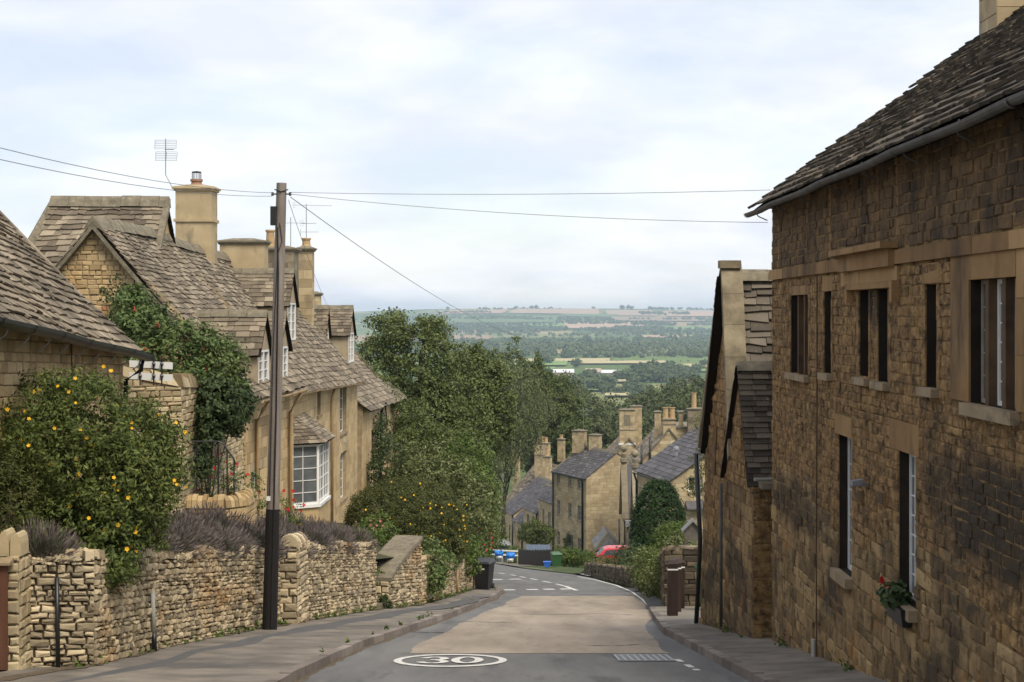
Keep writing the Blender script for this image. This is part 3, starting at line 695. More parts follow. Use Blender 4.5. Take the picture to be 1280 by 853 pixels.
# ------------------------------------------------------------------ helpers: leaves
def leaf_mesh(name, C, D, size, aspect, m, parent=None, T=None, fold=0.0, origin=None):
    n = len(C)
    size = np.broadcast_to(np.asarray(size, float), (n,)) * rng.uniform(0.7, 1.3, n)
    D = D / np.maximum(np.linalg.norm(D, axis=1, keepdims=True), 1e-6)
    T_ = rng.normal(size=(n, 3)) if T is None else T + rng.normal(size=(n, 3)) * 0.25
    T_ = T_ - D * (T_ * D).sum(1, keepdims=True)
    T_ /= np.maximum(np.linalg.norm(T_, axis=1, keepdims=True), 1e-6)
    B = np.cross(D, T_)
    h = size[:, None] / 2
    V = np.empty((n, 4, 3))
    V[:, 0] = C - T_ * h; V[:, 1] = C + B * h * aspect - T_ * h * 0.1; V[:, 2] = C + T_ * h - D * h * fold; V[:, 3] = C - B * h * aspect - T_ * h * 0.1
    o0 = np.array(root_loc(parent)) if parent is not None else (np.array(origin) if origin is not None else np.array([V[..., 0].mean(), V[..., 1].mean(), V[..., 2].min()]))
    V = (V - o0).reshape(-1, 3)
    me = bpy.data.meshes.new(name)
    me.vertices.add(n * 4); me.vertices.foreach_set('co', V.astype(np.float32).ravel())
    me.loops.add(n * 4); me.loops.foreach_set('vertex_index', np.arange(n * 4, dtype=np.int32))
    me.polygons.add(n); me.polygons.foreach_set('loop_start', np.arange(0, n * 4, 4, dtype=np.int32))
    me.polygons.foreach_set('loop_total', np.full(n, 4, dtype=np.int32))
    me.update(calc_edges=True)
    for x in (m if isinstance(m, (list, tuple)) else [m]): me.materials.append(x)
    o = bpy.data.objects.new(name, me); COL.objects.link(o)
    if parent is None: o.location = o0
    else: o.parent = parent
    WLOC[o.name] = Vector(o0)
    return o
def unit(n):
    d = rng.normal(size=(n, 3)); return d / np.linalg.norm(d, axis=1, keepdims=True)
def lump(n, lobes, shell=0.75, amp=0.16, freq=3.5, zmin=None):
    """n points near the surface of the ellipsoid lobes (cx, cy, cz, rx, ry, rz), with an uneven outline; returns points and outward directions."""
    lb = np.array(lobes, float)
    wgt = (lb[:, 3] * lb[:, 4] + lb[:, 3] * lb[:, 5] + lb[:, 4] * lb[:, 5]); wgt /= wgt.sum()
    k = rng.choice(len(lb), n, p=wgt)
    d = unit(n)
    ph = rng.uniform(0, 6.28, (len(lb), 6))[k]
    f = 1 + amp * (np.sin(freq * d[:, 0] * 1.7 + ph[:, 0]) * np.sin(freq * d[:, 1] + ph[:, 1]) + 0.6 * np.sin(freq * 2 * d[:, 2] + ph[:, 2]) * np.sin(freq * 1.9 * d[:, 0] + ph[:, 3]))
    r = shell + (1 - shell) * rng.random(n) ** 0.6
    P_ = lb[k, :3] + d * lb[k, 3:6] * (r * f)[:, None]
    if zmin is not None:
        q = P_[:, 2] > zmin; P_, d = P_[q], d[q]
    return P_, d
def clumped(nc, per, lobes, cr, shell=0.7, amp=0.18, flat=0.7, out=0.6, up=0.3, zmin=None):
    C, D = lump(nc, lobes, shell, amp)
    s = rng.uniform(0.6, 1.3, len(C))
    off = rng.normal(size=(len(C), per, 3)) * 0.5
    off[..., 2] *= flat
    Pp = C[:, None, :] + off * (cr * s)[:, None, None]
    Dd = D[:, None, :] * out + rng.normal(size=(len(C), per, 3)) * 0.6 + off * 0.5 + np.array([0, 0, up])
    Pp, Dd = Pp.reshape(-1, 3), Dd.reshape(-1, 3)
    if zmin is not None:
        q = Pp[:, 2] > zmin; Pp, Dd = Pp[q], Dd[q]
    return Pp, Dd
def limb_tree(root, base, top, r, lobes, m='bark', n=7):
    mb = MB(); b = Vector(base); t = Vector(top)
    mid = b.lerp(t, 0.5) + Vector((rnd.uniform(-.2, .2), rnd.uniform(-.2, .2), 0))
    mb.tube([b - Vector((0, 0, .3)), b.lerp(mid, .5), mid, t], r, 9, r1=r * 0.35)
    for i in range(n):
        L = lobes[i % len(lobes)]
        s = b.lerp(t, rnd.uniform(0.3, 0.85))
        e = Vector((L[0], L[1], L[2])) + Vector((rnd.uniform(-.4, .4) * L[3], rnd.uniform(-.4, .4) * L[4], rnd.uniform(0, .5) * L[5]))
        mb.tube([s, s.lerp(e, .5) + Vector((0, 0, .2)), e], r * 0.38, 6, r1=r * 0.08)
    return mb.build('trunk', M[m], root, smooth=True)
def stems(root, base, lobes, m='bark', n=6, r=0.02):
    mb = MB(); b = Vector(base)
    for i in range(n):
        L = lobes[i % len(lobes)]
        e = Vector((L[0] + rnd.uniform(-.5, .5) * L[3], L[1] + rnd.uniform(-.5, .5) * L[4], L[2] + rnd.uniform(-.2, .5) * L[5]))
        s = b + Vector((rnd.uniform(-.1, .1), rnd.uniform(-.1, .1), -.1))
        mb.tube([s, s.lerp(e, .5) + Vector((0, 0, .1)), e], r, 5, r1=r * .3)
    return mb.build('stems', M[m], root)
def flowers(root, C, size, m, name='flower', five=True, face=(0.3, -1.0, 0.45)):
    """Each flower: five petals."""
    for c in C:
        mb = MB()
        c = Vector(c); n = (Vector(face) + Vector((rnd.uniform(-.5, .5), rnd.uniform(-.4, .4), rnd.uniform(-.4, .4)))).normalized()
        t = n.cross(Vector((0, 0, 1))).normalized(); b = n.cross(t); s = size * rnd.uniform(.75, 1.2); a0 = rnd.uniform(0, 6)
        for k in range(5):
            a = a0 + k * 1.2566
            d = t * math.cos(a) + b * math.sin(a); e = t * -math.sin(a) + b * math.cos(a)
            mb.poly([c, c + d * s * .3 + e * s * .2 + n * s * .05, c + d * s * .5 + n * s * .1, c + d * s * .3 - e * s * .2 + n * s * .05])
        mb.build(name, M[m], root)

# ------------------------------------------------------------------ ground, road, pavements
def ground():
    ys = list(np.arange(-60, 110, 2.0)) + list(np.arange(110, 320, 6)) + list(np.arange(320, 1500, 40)) + list(np.arange(1500, 11400, 150))
    rows = []
    for y in ys:
        half = 60 + max(0, y) * 0.42
        xs = [-1, -.7, -.45, -.3, -.2, -.12, -.08, -.05, -.03, 0, .03, .05, .08, .12, .2, .3, .45, .7, 1]
        row = []
        for x in xs:
            X = x * half
            z = zr(y) - 0.12
            if y > 1200: z += 3.0 * math.sin(X * 0.0021 + y * 0.0011) * math.sin(y * 0.0017) * min(1, (y - 1200) / 1500)
            if y > 6500: z += (y - 6500) / 3500 * (13 * math.sin(X * 0.0016 + 1.1) + 4 * math.sin(X * 0.0041 + y * .001))
            row.append((X, y, z))
        rows.append(row)
    mb = MB(); mb.sheet(rows)
    return mb.build('ground', M['field'], None, smooth=True, origin=(0, 0, 0))
# patchwork of fields from cells stretched across the valley
def fieldmat():
    m = bpy.data.materials.new('field_ground'); m.use_nodes = True
    t = m.node_tree; N = t.nodes; L = t.links; b = N['Principled BSDF']; b.inputs['Roughness'].default_value = 1; b.inputs['Specular IOR Level'].default_value = 0.1
    g = N.new('ShaderNodeNewGeometry'); mp = N.new('ShaderNodeMapping'); mp.inputs['Scale'].default_value = (0.0028, 0.0016, 0); mp.inputs['Rotation'].default_value = (0, 0, 0.16)
    L.new(g.outputs['Position'], mp.inputs[0])
    v = N.new('ShaderNodeTexVoronoi'); v.inputs['Scale'].default_value = 1.0; v.distance = 'CHEBYCHEV'; L.new(mp.outputs[0], v.inputs['Vector'])
    sp = N.new('ShaderNodeSeparateColor'); L.new(v.outputs['Color'], sp.inputs[0])
    r = ramp(t, [(0.0, (0.09, 0.135, 0.042)), (0.3, (0.13, 0.185, 0.06)), (0.5, (0.10, 0.14, 0.048)), (0.62, (0.32, 0.27, 0.14)), (0.78, (0.2, 0.215, 0.09)), (0.95, (0.33, 0.235, 0.16))]); r.color_ramp.interpolation = 'CONSTANT'
    L.new(sp.outputs[0], r.inputs[0])
    n = N.new('ShaderNodeTexNoise'); n.inputs['Scale'].default_value = 0.6; n.inputs['Detail'].default_value = 8; L.new(g.outputs['Position'], n.inputs['Vector'])
    mr = N.new('ShaderNodeMapRange'); mr.inputs['To Min'].default_value = 0.75; mr.inputs['To Max'].default_value = 1.2; L.new(n.outputs[0], mr.inputs[0])
    mm = N.new('ShaderNodeMixRGB'); mm.blend_type = 'MULTIPLY'; mm.inputs[0].default_value = 1; L.new(r.outputs[0], mm.inputs[1]); L.new(mr.outputs[0], mm.inputs[2])
    sy = N.new('ShaderNodeSeparateXYZ'); L.new(g.outputs['Position'], sy.inputs[0])
    mr2 = N.new('ShaderNodeMapRange'); mr2.inputs['From Min'].default_value = 250; mr2.inputs['From Max'].default_value = 900; L.new(sy.outputs['Y'], mr2.inputs[0])
    m2 = N.new('ShaderNodeMixRGB'); L.new(mr2.outputs[0], m2.inputs[0]); m2.inputs[1].default_value = (0.05, 0.065, 0.024, 1); L.new(mm.outputs[0], m2.inputs[2])
    L.new(m2.outputs[0], b.inputs['Base Color'])
    return m
M['field'] = fieldmat()
tag(ground(), kind='structure')
YS = sorted(set(list(np.arange(-40, 64, 1.5)) + list(np.arange(64, 216, 3.0)) + [57, 60, 62.6, 64.4, 65.6]))
mb = MB()
mb.sheet([[(x0 + (x1 - x0) * k / 6, y, zr(y)) for k in range(7)] for y in YS for x0, x1 in [(itp(y, EL) - 0.02, itp(y, KR) + 0.02)]])
tag(mb.build('road', M['asphalt']), kind='structure')
# buff dressing laid over the asphalt on the bend
TANL = [(-1.55, 24.0), (-1.5, 27), (-1.2, 31), (-0.85, 37), (-0.25, 44), (0.1, 50), (0.3, 52.4)]
TANR = [(2.45, 24.0), (2.35, 24.8), (2.42, 27), (2.5, 29), (2.65, 31), (2.9, 34), (3.35, 38), (3.62, 43), (3.85, 48), (4.0, 52.4)]
ys = list(np.arange(24.0, 52.5, 0.35))
mb = MB(); mb.sheet([[(l + (r_ - l) * k / 5, y, zr(y) + 0.005) for k in range(6)] for y in ys for l, r_ in [(itp(y, TANL) + rnd.uniform(-.025, .025) + .04 * math.sin(y * .9), itp(y, TANR) + rnd.uniform(-.025, .025) + .05 * math.sin(y * .7 + 1))]])
tag(mb.build('road_surface_patch', M['tan']), kind='structure')
def strip(name, m, l, r_, y0, y1, dz0, dz1, step=1.0, k=4):
    mb = MB(); ys = np.arange(y0, y1 + step * .5, step)
    mb.sheet([[(l(y) + (r_(y) - l(y)) * i / k, y, zr(y) + dz0 + (dz1 - dz0) * i / k) for i in range(k + 1)] for y in ys])
    return tag(mb.build(name, m), kind='structure')
KLi = lambda y: itp(y, KL); WLi = lambda y: itp(y, WL); KRi = lambda y: itp(y, KR)
strip('pavement', M['pave'], lambda y: WLi(y) - 0.5, lambda y: KLi(y) - 0.14, -40, 59.5, 0.17, 0.112)
strip('pavement_patch', M['patch'], lambda y: WLi(y) + 0.62 + 0.05 * math.sin(y * 1.9), lambda y: WLi(y) + 1.12 + 0.07 * math.sin(y * 1.3 + 2), 17, 48, 0.152, 0.134, 0.5, 2)
strip('side_pavement', M['pave'], lambda y: -9.0, lambda y: itp(y, [(-0.45, 59.5), (-1.0, 62.4), (-2.4, 64.2), (-6, 65.4)]), 59.5, 65.3, 0.17, 0.112, 0.4)
WRl = lambda y: itp(y, [(4.3, -40), (4.3, 25), (4.3, 31), (5.2, 31.1), (5.2, 40), (4.1, 40.1), (4.6, 52), (5.2, 62)])
strip('right_pavement', M['pave'], lambda y: KRi(y) + 0.14, WRl, -40, 33.0, 0.112, 0.16)
strip('cobbled_apron', M['cobble'], lambda y: KRi(y) + 0.14, WRl, 33.0, 40.0, 0.112, 0.15)
strip('road_shoulder', M['patch'], lambda y: KRi(y) - 0.02, WRl, 40.2, 62, 0.004, 0.06)
def kerb(pts, name, step=0.9, out=1):
    mb = MB(); pts = [Vector((p[0], p[1], 0)) for p in pts]
    seg = []
    for a, b in zip(pts, pts[1:]):
        n = max(1, int((b - a).length / step))
        for i in range(n): seg.append((a.lerp(b, i / n), a.lerp(b, (i + 1) / n)))
    for a, b in seg:
        d = (b - a).normalized(); n = Vector((-d.y, d.x, 0)) * out
        j = rnd.uniform(-.006, .006)
        a2, b2 = a + d * .006, b - d * .006
        za, zb_ = zr(a.y), zr(b.y)
        q = lambda p, o_, z: Vector((p.x + n.x * o_, p.y + n.y * o_, z))
        mb.hexa([q(a2, 0, za - .1), q(b2, 0, zb_ - .1), q(b2, .15, zb_ - .1), q(a2, .15, za - .1)][::(1 if out > 0 else -1)], [q(a2, .012, za + .115 + j), q(b2, .012, zb_ + .115 + j), q(b2, .15, zb_ + .118 + j), q(a2, .15, za + .118 + j)][::(1 if out > 0 else -1)])
    return tag(mb.build(name, M['kerb']), kind='structure')
kerb([(-2.6, -39)] + [p for p in KL if p[1] > -39], 'kerb', out=1)
kerb([(2.83, -39), (2.83, 18.8), (2.8, 29.6), (3.0, 33), (3.3, 38), (3.45, 40.0)], 'right_kerb', out=-1)
kerb([(-3, 84), (-2.6, 95), (-3.4, 104), (-4.9, 120), (-8, 155)], 'far_kerb', step=2, out=1)
# pavement beyond the road on the far right of the bend and the grass verge
strip('far_pavement', M['pave'], lambda y: KRi(y) + 0.1, lambda y: KRi(y) + 1.6, 128, 160, 0.11, 0.13, 3)
strip('grass_verge', M['turf'], lambda y: KRi(y) + 0.12, lambda y: KRi(y) + 3.2, 96, 128, 0.03, 0.12, 2)
strip('far_pavement_edge', M['kerb'], lambda y: KRi(y) + 0.0, lambda y: KRi(y) + 0.12, 104, 160, 0.1, 0.115, 3, 1)
# grit and washed-down soil along the kerb and the foot of the wall
mb = MB(); ys = np.arange(17, 57, .25)
mb.sheet([[(l, y, zr(y) + .006), (l + w_, y, zr(y) + .004)] for y in ys for l, w_ in [(KLi(y) + .0, max(.02, .07 + .02 * math.sin(y * .8) + rnd.uniform(-.045, .05)))]])
mb.sheet([[(l, y, zr(y) + .176), (l + w_, y, zr(y) + .166)] for y in ys for l, w_ in [(WLi(y) - .1, max(.12, .2 + .04 * math.sin(y * .7) + rnd.uniform(-.06, .07)))]])
tag(mb.build('road_grit', M['grit']), kind='structure')
# painted lines
def paint(pts, wdt, dash=None, name='road_marking'):
    mb = MB(); pts = [Vector(p) for p in pts]; acc = 0.0
    for a, b in zip(pts, pts[1:]):
        L = (b - a).length; n = max(1, int(L / 0.25))
        for i in range(n):
            s0 = acc + L * i / n
            if dash and (s0 % (dash[0] + dash[1])) > dash[0]: continue
            p, q = a.lerp(b, i / n), a.lerp(b, (i + 1) / n); d = (q - p).normalized(); nn = Vector((-d.y, d.x, 0)) * wdt / 2
            mb.poly([(*(p + nn).xy, zr(p.y) + .009), (*(q + nn).xy, zr(q.y) + .009), (*(q - nn).xy, zr(q.y) + .009), (*(p - nn).xy, zr(p.y) + .009)])
        acc += L
    return tag(mb.build(name, M['roadpaint']), kind='structure')
paint([G(600, 713.2), G(619, 716), G(640, 719), G(660, 723), G(690, 729), G(706, 733)], 0.15, (3.4, 2.6))
paint([G(706, 733), G(721, 738.5)], 0.17)
paint([G(614, 725), G(660, 724)], 0.2, (0.75, 0.5))
paint([G(630, 738), G(714, 736.6)], 0.2, (0.5, 0.32))
paint([G(819, 770), G(812, 758), G(803, 749), G(790, 740), G(770, 732), G(745, 725.5), G(722, 721)], 0.11)
paint([G(700, 712.3), G(716, 714.8), G(738, 720)], 0.35)
paint([G(846, 825), G(872, 839)], 0.09, (0.5, 0.35))
# 30 roundel
c = G(563, 826)
mb = MB(); K = 56; rx, ry = 0.80, 1.28
for k in range(K):
    a, b = 2 * math.pi * k / K, 2 * math.pi * (k + 1) / K
    q = lambda an, s, sy: (c.x + rx * s * math.cos(an), c.y + ry * sy * math.sin(an), zr(c.y + ry * sy * math.sin(an)) + .009)
    mb.poly([q(a, 1, 1), q(b, 1, 1), q(b, .86, .84), q(a, .86, .84)])
def stroke(pts, wx):
    for i_, (a, b) in enumerate(zip(pts, pts[1:])):
        a, b = Vector((*a, 0)), Vector((*b, 0)); d = (b - a).normalized(); n = Vector((-d.y, d.x, 0)) * wx / 2
        # thicker along the road, like stretched road numerals
        A = [a + n - d * wx * .3, b + n + d * wx * .3, b - n + d * wx * .3, a - n - d * wx * .3]
        mb.poly([(c.x + p.x, c.y + p.y, zr(c.y + p.y) + .0095 + .0003 * i_) for p in A])
arc = lambda cx, cy, rx_, ry_, a0, a1, n=9: [(cx + rx_ * math.cos(R(a0 + (a1 - a0) * i / n)), cy + ry_ * math.sin(R(a0 + (a1 - a0) * i / n))) for i in range(n + 1)]
stroke(arc(-.24, .3, .15, .28, 160, -90), .12); stroke(arc(-.24, -.3, .17, .3, 90, -160), .12)
stroke(arc(.24, 0, .17, .6, 0, 360, 18), .12)
tag(mb.build('road_speed_roundel', M['roadpaint']), kind='structure')

# ------------------------------------------------------------------ the tall sooty building on the right
def right_building():
    X = 4.07; Y0, Y1 = 7.0, 24.9
    zb = lambda u: zr(Y0 + u) - 0.1
    root = thing('stone_mill', 'tall soot-stained stone building with stone-slate roof filling the right of the street', 'building', (8.0, 16.0, zr(16)))
    fr = frame((X, Y0), (0, 1), (-1, 0)); L = Y1 - Y0
    yy = lambda px: 8100 / (px - 640) - Y0
    ops = []
    W = []
    def op(pxa, pxb, v0, v1, **k):
        o = (yy(pxb), yy(pxa), v0, v1); ops.append(o); W.append((o, k))
    op(989, 1011, -.86, .26, kind=3)
    op(1031, 1040, -.77, .285, kind=1)
    op(1075, 1087, -.74, .27, kind=0)
    op(1098, 1111, -.75, .27, kind=0)
    op(1158, 1172, -.72, .29, kind=1)
    op(1213, 1272, -.79, .295, kind=5)
    op(1049, 1064.5, -3.17, -1.5, kind=6)
    op(1124, 1145, -2.98, -1.44, kind=7)
    top = 1.66
    mb = MB()
    mb.hexa([(X + .26, Y0, zr(Y1) - 1), (13.4, Y0, zr(Y1) - 1), (13.4, Y1 - .26, zr(Y1) - 1), (X + .26, Y1 - .26, zr(Y1) - 1)], [(X + .26, Y0, top), (13.4, Y0, top), (13.4, Y1 - .26, top), (X + .26, Y1 - .26, top)], 3)
    T = lambda u: top
    solid = [(yy(1213) , yy(1190), -.79, .58), (yy(1292), yy(1272), -.79, .58), (yy(1213), yy(1272), .295, .58), (yy(1150), yy(1113), -1.44, -1.12), (yy(1066), yy(1045), -1.5, -1.25)]
    solid = [(min(a, b), max(a, b), c_, d_) for a, b, c_, d_ in solid]
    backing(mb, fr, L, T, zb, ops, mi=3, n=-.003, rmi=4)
    band = (0.0, L, .52, .67)
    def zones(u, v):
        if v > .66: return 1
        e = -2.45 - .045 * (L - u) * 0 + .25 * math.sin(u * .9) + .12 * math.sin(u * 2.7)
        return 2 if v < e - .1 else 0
    allo = ops + solid + [band]
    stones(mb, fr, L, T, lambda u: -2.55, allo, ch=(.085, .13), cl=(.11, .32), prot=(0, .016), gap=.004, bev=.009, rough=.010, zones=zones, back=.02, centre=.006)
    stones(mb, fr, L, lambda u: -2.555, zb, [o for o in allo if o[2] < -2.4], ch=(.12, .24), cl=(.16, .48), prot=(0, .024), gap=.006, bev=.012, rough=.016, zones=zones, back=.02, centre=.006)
    # far end wall (gable to the north)
    fe = frame((X, Y1), (1, 0), (0, 1))
    backing(mb, fe, 9.4, lambda u: 1.62 + .78 * (4.7 - abs(u - 4.7)), lambda u: zr(Y1) - .5, (), mi=3)
    stones(mb, fe, 9.4, lambda u: 1.62 + .78 * (4.7 - abs(u - 4.7)), lambda u: zr(Y1) - .3, (), ch=(.16, .24), cl=(.25, .5), prot=(0, .02), mi=0)
    # quoin edge of the near corner block and the end return
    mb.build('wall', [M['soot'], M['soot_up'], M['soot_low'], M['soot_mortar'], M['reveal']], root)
    # string course in blocks
    sb = MB(); u = 0
    cu0, cu1 = yy(1123), yy(1056)
    while u < L:
        e = min(u + rnd.uniform(.7, 1.2), L + .03)
        if L - e < .3: e = L + .03
        sb.fbox(fr, u + .003, e - .003, .52, .67, -.02, .045 + rnd.uniform(-.003, .003)); u = e
    o = sb.build('string_course', M['dressed'], root)
    for (a, b_, c_, d_) in solid:
        db = MB()
        n = max(1, round((d_ - c_) / .4)) if b_ - a < .45 else 1
        for i in range(n):
            db.fbox(fr, a + .003, b_ - .003, c_ + (d_ - c_) * i / n + .003, c_ + (d_ - c_) * (i + 1) / n - .003, -.04, .012 + rnd.uniform(0, .006))
        db.build('quoin', M['dressed'], root)
    # hood over the paired lights
    hb = MB()
    hb.fbox(fr, cu0 - .02, cu1 + .02, .69, .76, -.02, .20); hb.fbox(fr, cu0 + .05, cu1 - .04, .50, .688, -.02, .10)
    hb.fbox(fr, cu0 - .05, cu1 + .1, .33, .50, -.02, .03)
    hb.build('cornice', M['dressed'], root)
    hb = MB(); h0, h1 = yy(1125), yy(1065)
    hb.fbox(fr, h0, h1, .275, .35, -.02, .09); hb.fbox(fr, h0, h0 + .11, .12, .274, -.02, .09); hb.fbox(fr, h1 - .11, h1, .12, .274, -.02, .09)
    hb.build('hood_mould', M['dressed'], root)
    for (u0, u1, v0, v1), k in W:
        kd = k['kind']
        if kd in (0, 1, 3, 5):
            n = {3: 3, 5: 3}.get(kd, 1)
            mw = .1 if kd == 5 else .075
            cell = (u1 - u0 - mw * (n - 1)) / n
            for i in range(n):
                a = u0 + i * (cell + mw)
                if kd == 5: dark = i != 1
                else: dark = True
                wo = window(root, fr, a + .002, a + cell - .002, v0 + .002, v1 - .002, depth=.10 if kd != 5 else .095, cols=2 if dark else 3, rows=5 if dark else 6, fmat='oldpaint' if dark else 'white', glass='glass' if dark else 'glass_pale', fw=.035 if dark else .04, bar=.012)
                if i == 0:
                    s = MB(); s.fbox(fr, u0 - .07, u1 + .07, v0 - .11 if kd == 5 else v0 - .085, v0 - .002, -.12, .085); s.build('sill', M['sill_stone'], wo)
                    if n > 1:
                        s = MB()
                        for q in range(1, n):
                            b_ = u0 + q * (cell + mw) - mw
                            s.fbox(fr, b_, b_ + mw, v0, v1, -.2, -.02)
                        s.build('mullion', M['mullion'], wo)
                    if kd in (0, 1, 3):
                        s = MB(); s.fbox(fr, u0 - .10, u1 + .10, v1 + .003, v1 + (.2 if kd == 1 else .13), -.05, .012); s.build('lintel', M['dressed'], wo)
                        for (p0, p1) in ((u0 - .13, u0 - .003), (u1 + .003, u1 + .13)):
                            s = MB()
                            v = v0
                            while v < v1 - .03:
                                e = min(v + rnd.uniform(.16, .3), v1); x = rnd.uniform(0, .05)
                                s.fbox(fr, p0 + (x if p0 < u0 else 0), p1 - (x if p0 > u0 else 0), v + .003, e - .003, -.05, .012 + rnd.uniform(-.004, .006)); v = e
                            s.build('jamb', M['soot'], wo)
        else:
            wo = window(root, fr, u0 + .003, u1 - .003, v0 + .002, v1 - .002, depth=.105, cols=4, rows=7 if kd == 7 else 5, fmat='white', glass='glass_pale', fw=.05, bar=.014)
            s = MB(); s.fbox(fr, u0 - .09, u1 + .09, v0 - .12, v0 - .002, -.15, .10); s.build('sill', M['sill_stone'], wo)
    # roof, curved slightly inwards; thick eaves
    rb = MB()
    E = -.30
    zE = 1.62
    prof = [(X + E, zE), (X + 2.2, zE + 1.86), (8.75, zE + 3.75)]
    for (p, q), ex in (((prof[0], prof[1]), (.24, .17)), ((prof[1], prof[2]), (.17, .11))):
        slates(rb, (p[0], Y0, p[1]), (p[0], Y1 + .18, p[1]), (q[0], Y1 + .18, q[1]), (q[0], Y0, q[1]), exp=ex, wd=(.14, .34), th=.03, rough=.018, wob=.025)
    slates(rb, (13.7, Y1 + .18, zE), (13.7, Y0, zE), (8.75, Y0, zE + 3.75), (8.75, Y1 + .18, zE + 3.75), exp=(.4, .3), wd=(.3, .6))
    ro = rb.build('roof', [M['slate_dark'], M['under']], root)
    rr = MB(); ridge_row(rr, (8.75, Y0, zE + 3.82), (8.75, Y1 + .2, zE + 3.82)); rr.build('ridge', M['cap_stone'], ro)
    fb = MB(); fb.box(X - .06, X + .02, Y0, Y1 + .1, zE + .02, zE + .11); fb.build('eaves_board', M['under'], root)
    vb = MB(); yv = 2.27e3 and 15.7
    yv = 4.9 * F / (1159 - 640)
    vb.box(4.82, 5.06, yv - .16, yv + .16, 2.0, 2.36); vb.hexa([(4.72, yv - .2, 2.02), (5.0, yv - .2, 2.25), (5.0, yv + .2, 2.25), (4.72, yv + .2, 2.02)], [(4.71, yv - .2, 2.07), (4.99, yv - .2, 2.30), (4.99, yv + .2, 2.30), (4.71, yv + .2, 2.07)])
    vb.build('roof_vent', M['lead'], ro)
    fg = frame((X, Y0), (0, 1), (-1, 0))
    gutter(root, fg, 0, L + .25, 1.60, 1.575, .34, .062, 'gutter_old', brackets=10)
    stack(root, (7.62, 24.3), .72, .9, 3.4, 5.12, bands=(), m='ashlar')
    # conduit with small pipe at its foot, vents and lamp
    cy = yy(1026)
    mb = MB(); mb.tube([fr(cy, .5, .05), fr(cy, -1.4, .05), fr(cy + .04, -2.5, .05), fr(cy + .04, zb(cy) + .2, .05)], .009, 6); mb.build('conduit', M['mullion'], root)
    mb = MB(); cy2 = yy(1022.5); mb.tube([fr(cy2, zb(cy2) + .05, .06), fr(cy2, zb(cy2) + .48, .06)], .028, 8); mb.build('waste_pipe', M['grey_paint'], root)
    for q in ((1078, -2.12), (1105.5, -2.02)):
        mb = MB(); u = yy(q[0])
        mb.fbox(fr, u - .11, u + .11, q[1] - .08, q[1] + .08, -.02, .034, 0)
        for i in range(4): mb.fbox(fr, u - .09, u + .09, q[1] - .06 + i * .034, q[1] - .042 + i * .034, .034, .044, 1)
        mb.build('air_brick', [M['dressed'], M['black']], root)
    u = yy(1084)
    lamp = MB(); lamp.fbox(fr, u - .03, u + .03, -1.98, -1.93, 0, .06)
    q = lambda x, v, n: fr(x, v + n * -.15, n)
    lamp.fbox(q, u - .055, u + .055, -1.95, -1.89, .06, .18)
    lo = lamp.build('wall_lamp', M['lead'], root)
    g = MB(); g.fbox(q, u - .045, u + .045, -1.958, -1.951, .08, .17); g.build('lens', M['glass_pale'], lo)
    # flower box on the sill of the nearer tall window
    u0, u1 = yy(1146), yy(1122)
    fbx = thing('window_box', 'black window box of red geraniums on the sill of the tall white window', 'flower box', (X - .14, Y0 + (u0 + u1) / 2, -3.25))
    mb = MB(); f2 = lambda u, v, n: fr(u, v, n)
    mb.hexa([fr(u0 + .09, -3.18, .03), fr(u0 + .09, -3.18, .12), fr(u1 - .05, -3.18, .12), fr(u1 - .05, -3.18, .03)], [fr(u0 + .06, -3.0, .02), fr(u0 + .06, -3.0, .15), fr(u1 - .02, -3.0, .15), fr(u1 - .02, -3.0, .02)])
    mb.build('trough', M['black'], fbx)
    c_ = fr((u0 + u1) / 2 + .06, -2.92, .10)
    Pp, Dd = clumped(40, 14, [(c_.x, c_.y, c_.z, .11, .27, .10)], .08)
    leaf_mesh('foliage', Pp, Dd, .07, .8, M['ivy'], fbx)
    fl = MB()
    flowers(fbx, [c_ + Vector((-.1, .17 + .05 * rnd.random(), .11 + .05 * rnd.random())) for i in range(4)] + [c_ + Vector((-.1, -.05, .09))], .06, 'rosepetal', 'bloom')
right_building()

